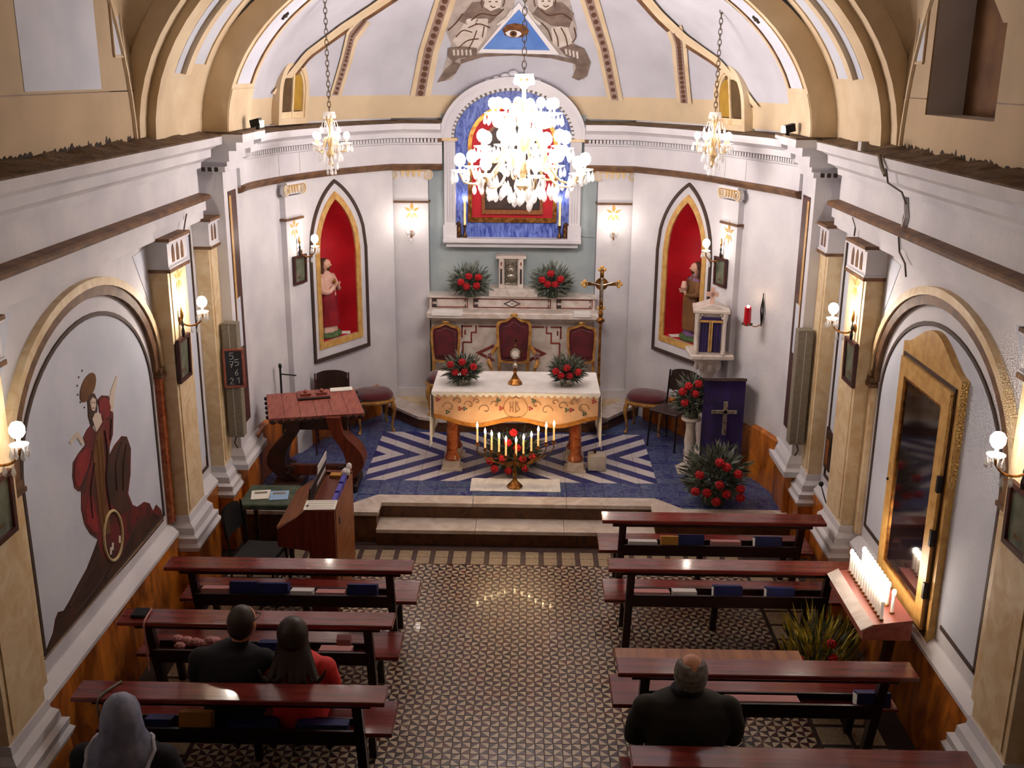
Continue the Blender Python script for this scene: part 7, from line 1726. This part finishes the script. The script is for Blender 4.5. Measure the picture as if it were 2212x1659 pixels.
# man in a dark coat
SY = 5.68+0.30
t, F = seated('man in a dark coat, left of the couple on the left-hand pews', (-1.79, SY-0.06, 0.0), 'coat_black', 'coat_black', 1.02, 1.06, (0.085, 0.07, 1.17), -0.35, 0.05); hair_cap(t, F, 'hair_dark')
gl = MB(); gl.tube([F(0.078, -0.01, 0.02), F(0.076, 0.05, 0.02), F(0.06, 0.10, 0.015)], 0.004, 5); gl.tube([F(0.012, 0.112, 0.015), F(0.06, 0.10, 0.015)], 0.004, 5); gl.tube([F(-0.078, -0.01, 0.02), F(-0.06, 0.10, 0.015), F(-0.012, 0.112, 0.015)], 0.004, 5); gl.build('glasses', 'dark_metal', t, world=False)
# woman in a red jacket with long hair
t, F = seated('woman in a red jacket with long dark hair, right of the couple', (-1.365, SY-0.05, 0.0), 'jacket_red', 'coat_black', 0.96, 0.98, (-0.02, 0.05, 1.17), 0.15, 0.05)
def locks(mb):
    rnd = random.Random(8)
    for k in range(13):
        a = -1.25+2.5*k/12; x = 0.088*math.sin(a); y = -0.078*math.cos(a); sp_ = 1.0+0.35*abs(math.sin(a))
        L = 0.31-0.06*abs(a)+rnd.uniform(-0.07, 0.05)
        mb.tube(spline([F(x*0.9, y, 0.0), F(x*1.2, y-0.03, -0.11), Vector((F(x*1.65*sp_, 0, 0).x+rnd.uniform(-.02, .02), -0.125+0.03*abs(a)+rnd.uniform(-.01, .01), F(0, 0, -0.27).z)), Vector((F(x*2.0*sp_, 0, 0).x+rnd.uniform(-.03, .03), -0.145+0.04*abs(a), F(0, 0, -L).z))], 4), [0.022, 0.022, 0.022, 0.021, 0.020, 0.019, 0.018, 0.017, 0.016, 0.014, 0.012, 0.009, 0.005], 7)
hair_cap(t, F, 'hair_dark', extra=locks, vox=0.007, R=0.116, sx_=0.92)
# balding man
t, F = seated('balding man in a dark coat seated on the nearest right-hand pew', (1.09, 5.11+0.28, 0.0), 'coat_brown', 'coat_black', 1.06, 1.22, (0.01, 0.06, 1.14), -0.1, 0.07, 0.05)
mb = MB()
for k in range(30):
    a = PI+PI*(k+0.5)/30*1.16-0.25
    for j, (rr3, zz) in enumerate(((0.083, -0.055), (0.09, -0.025), (0.092, 0.005), (0.086, 0.035), (0.074, 0.06))):
        if j == 4 and 12 < k < 20: continue
        mb.ball(F(rr3*0.86*math.cos(a), rr3*1.02*math.sin(a), zz), 0.02, 6)
voxelize(mb, 'hair', 0.009, ['hair_grey'], lambda p: 0, t, 3)
sect_ = MB(); sect_.tube([Vector((0.075*math.cos(i*PI/10), 0.09+0.065*math.sin(i*PI/10), 1.02)) for i in range(21)], 0.02, 8); sect_.build('collar', 'coat_black', t, world=False)
# veiled woman
t, F = seated('old woman in a dark coat wearing a blue-grey lace veil at the bottom left', (-2.10, 4.86, 0.0), 'coat_navy', 'coat_black', 1.04, 1.12, (0.0, 0.08, 1.16), 0.0, 0.06, 0.05)
rows = []; nA = 28
for k, (z, rx, ry, oy) in enumerate(((0.126, 0.004, 0.004, -0.005), (0.108, 0.05, 0.055, -0.005), (0.075, 0.082, 0.09, -0.006), (0.03, 0.10, 0.112, -0.012), (-0.05, 0.108, 0.118, -0.02), (-0.10, 0.125, 0.13, -0.04), (-0.125, 0.15, 0.145, -0.055), (-0.145, 0.175, 0.155, -0.065))):
    row = []
    for i in range(nA+1):
        a = PI*1.16+(PI*0.68)*2*(i/nA)-PI*0.34; a = -PI/2+(i/nA-0.5)*2*PI*0.74
        dip = 0.20*max(0, 1-abs(i/nA-0.5)*2.3)*(k/7)**2
        f = 1+0.03*math.sin(i*1.9)*(k/7)
        row.append(Vector((F(0, 0, 0).x+rx*f*math.cos(a), F(0, 0, 0).y+oy+ry*f*math.sin(a), F(0, 0, z).z-dip)))
    rows.append(row)
v_ = MB().grid(rows).ball(F(0, -0.005, 0.01), 0.108, 18, sc=(0.82, 0.95, 1.05)).build('veil', 'veil', t, smooth=True, world=False)
MB().tube([p+Vector((0, -0.004, 0)) for p in rows[-1]], 0.012, 6).build('lace_border', 'veil_edge', t, world=False)
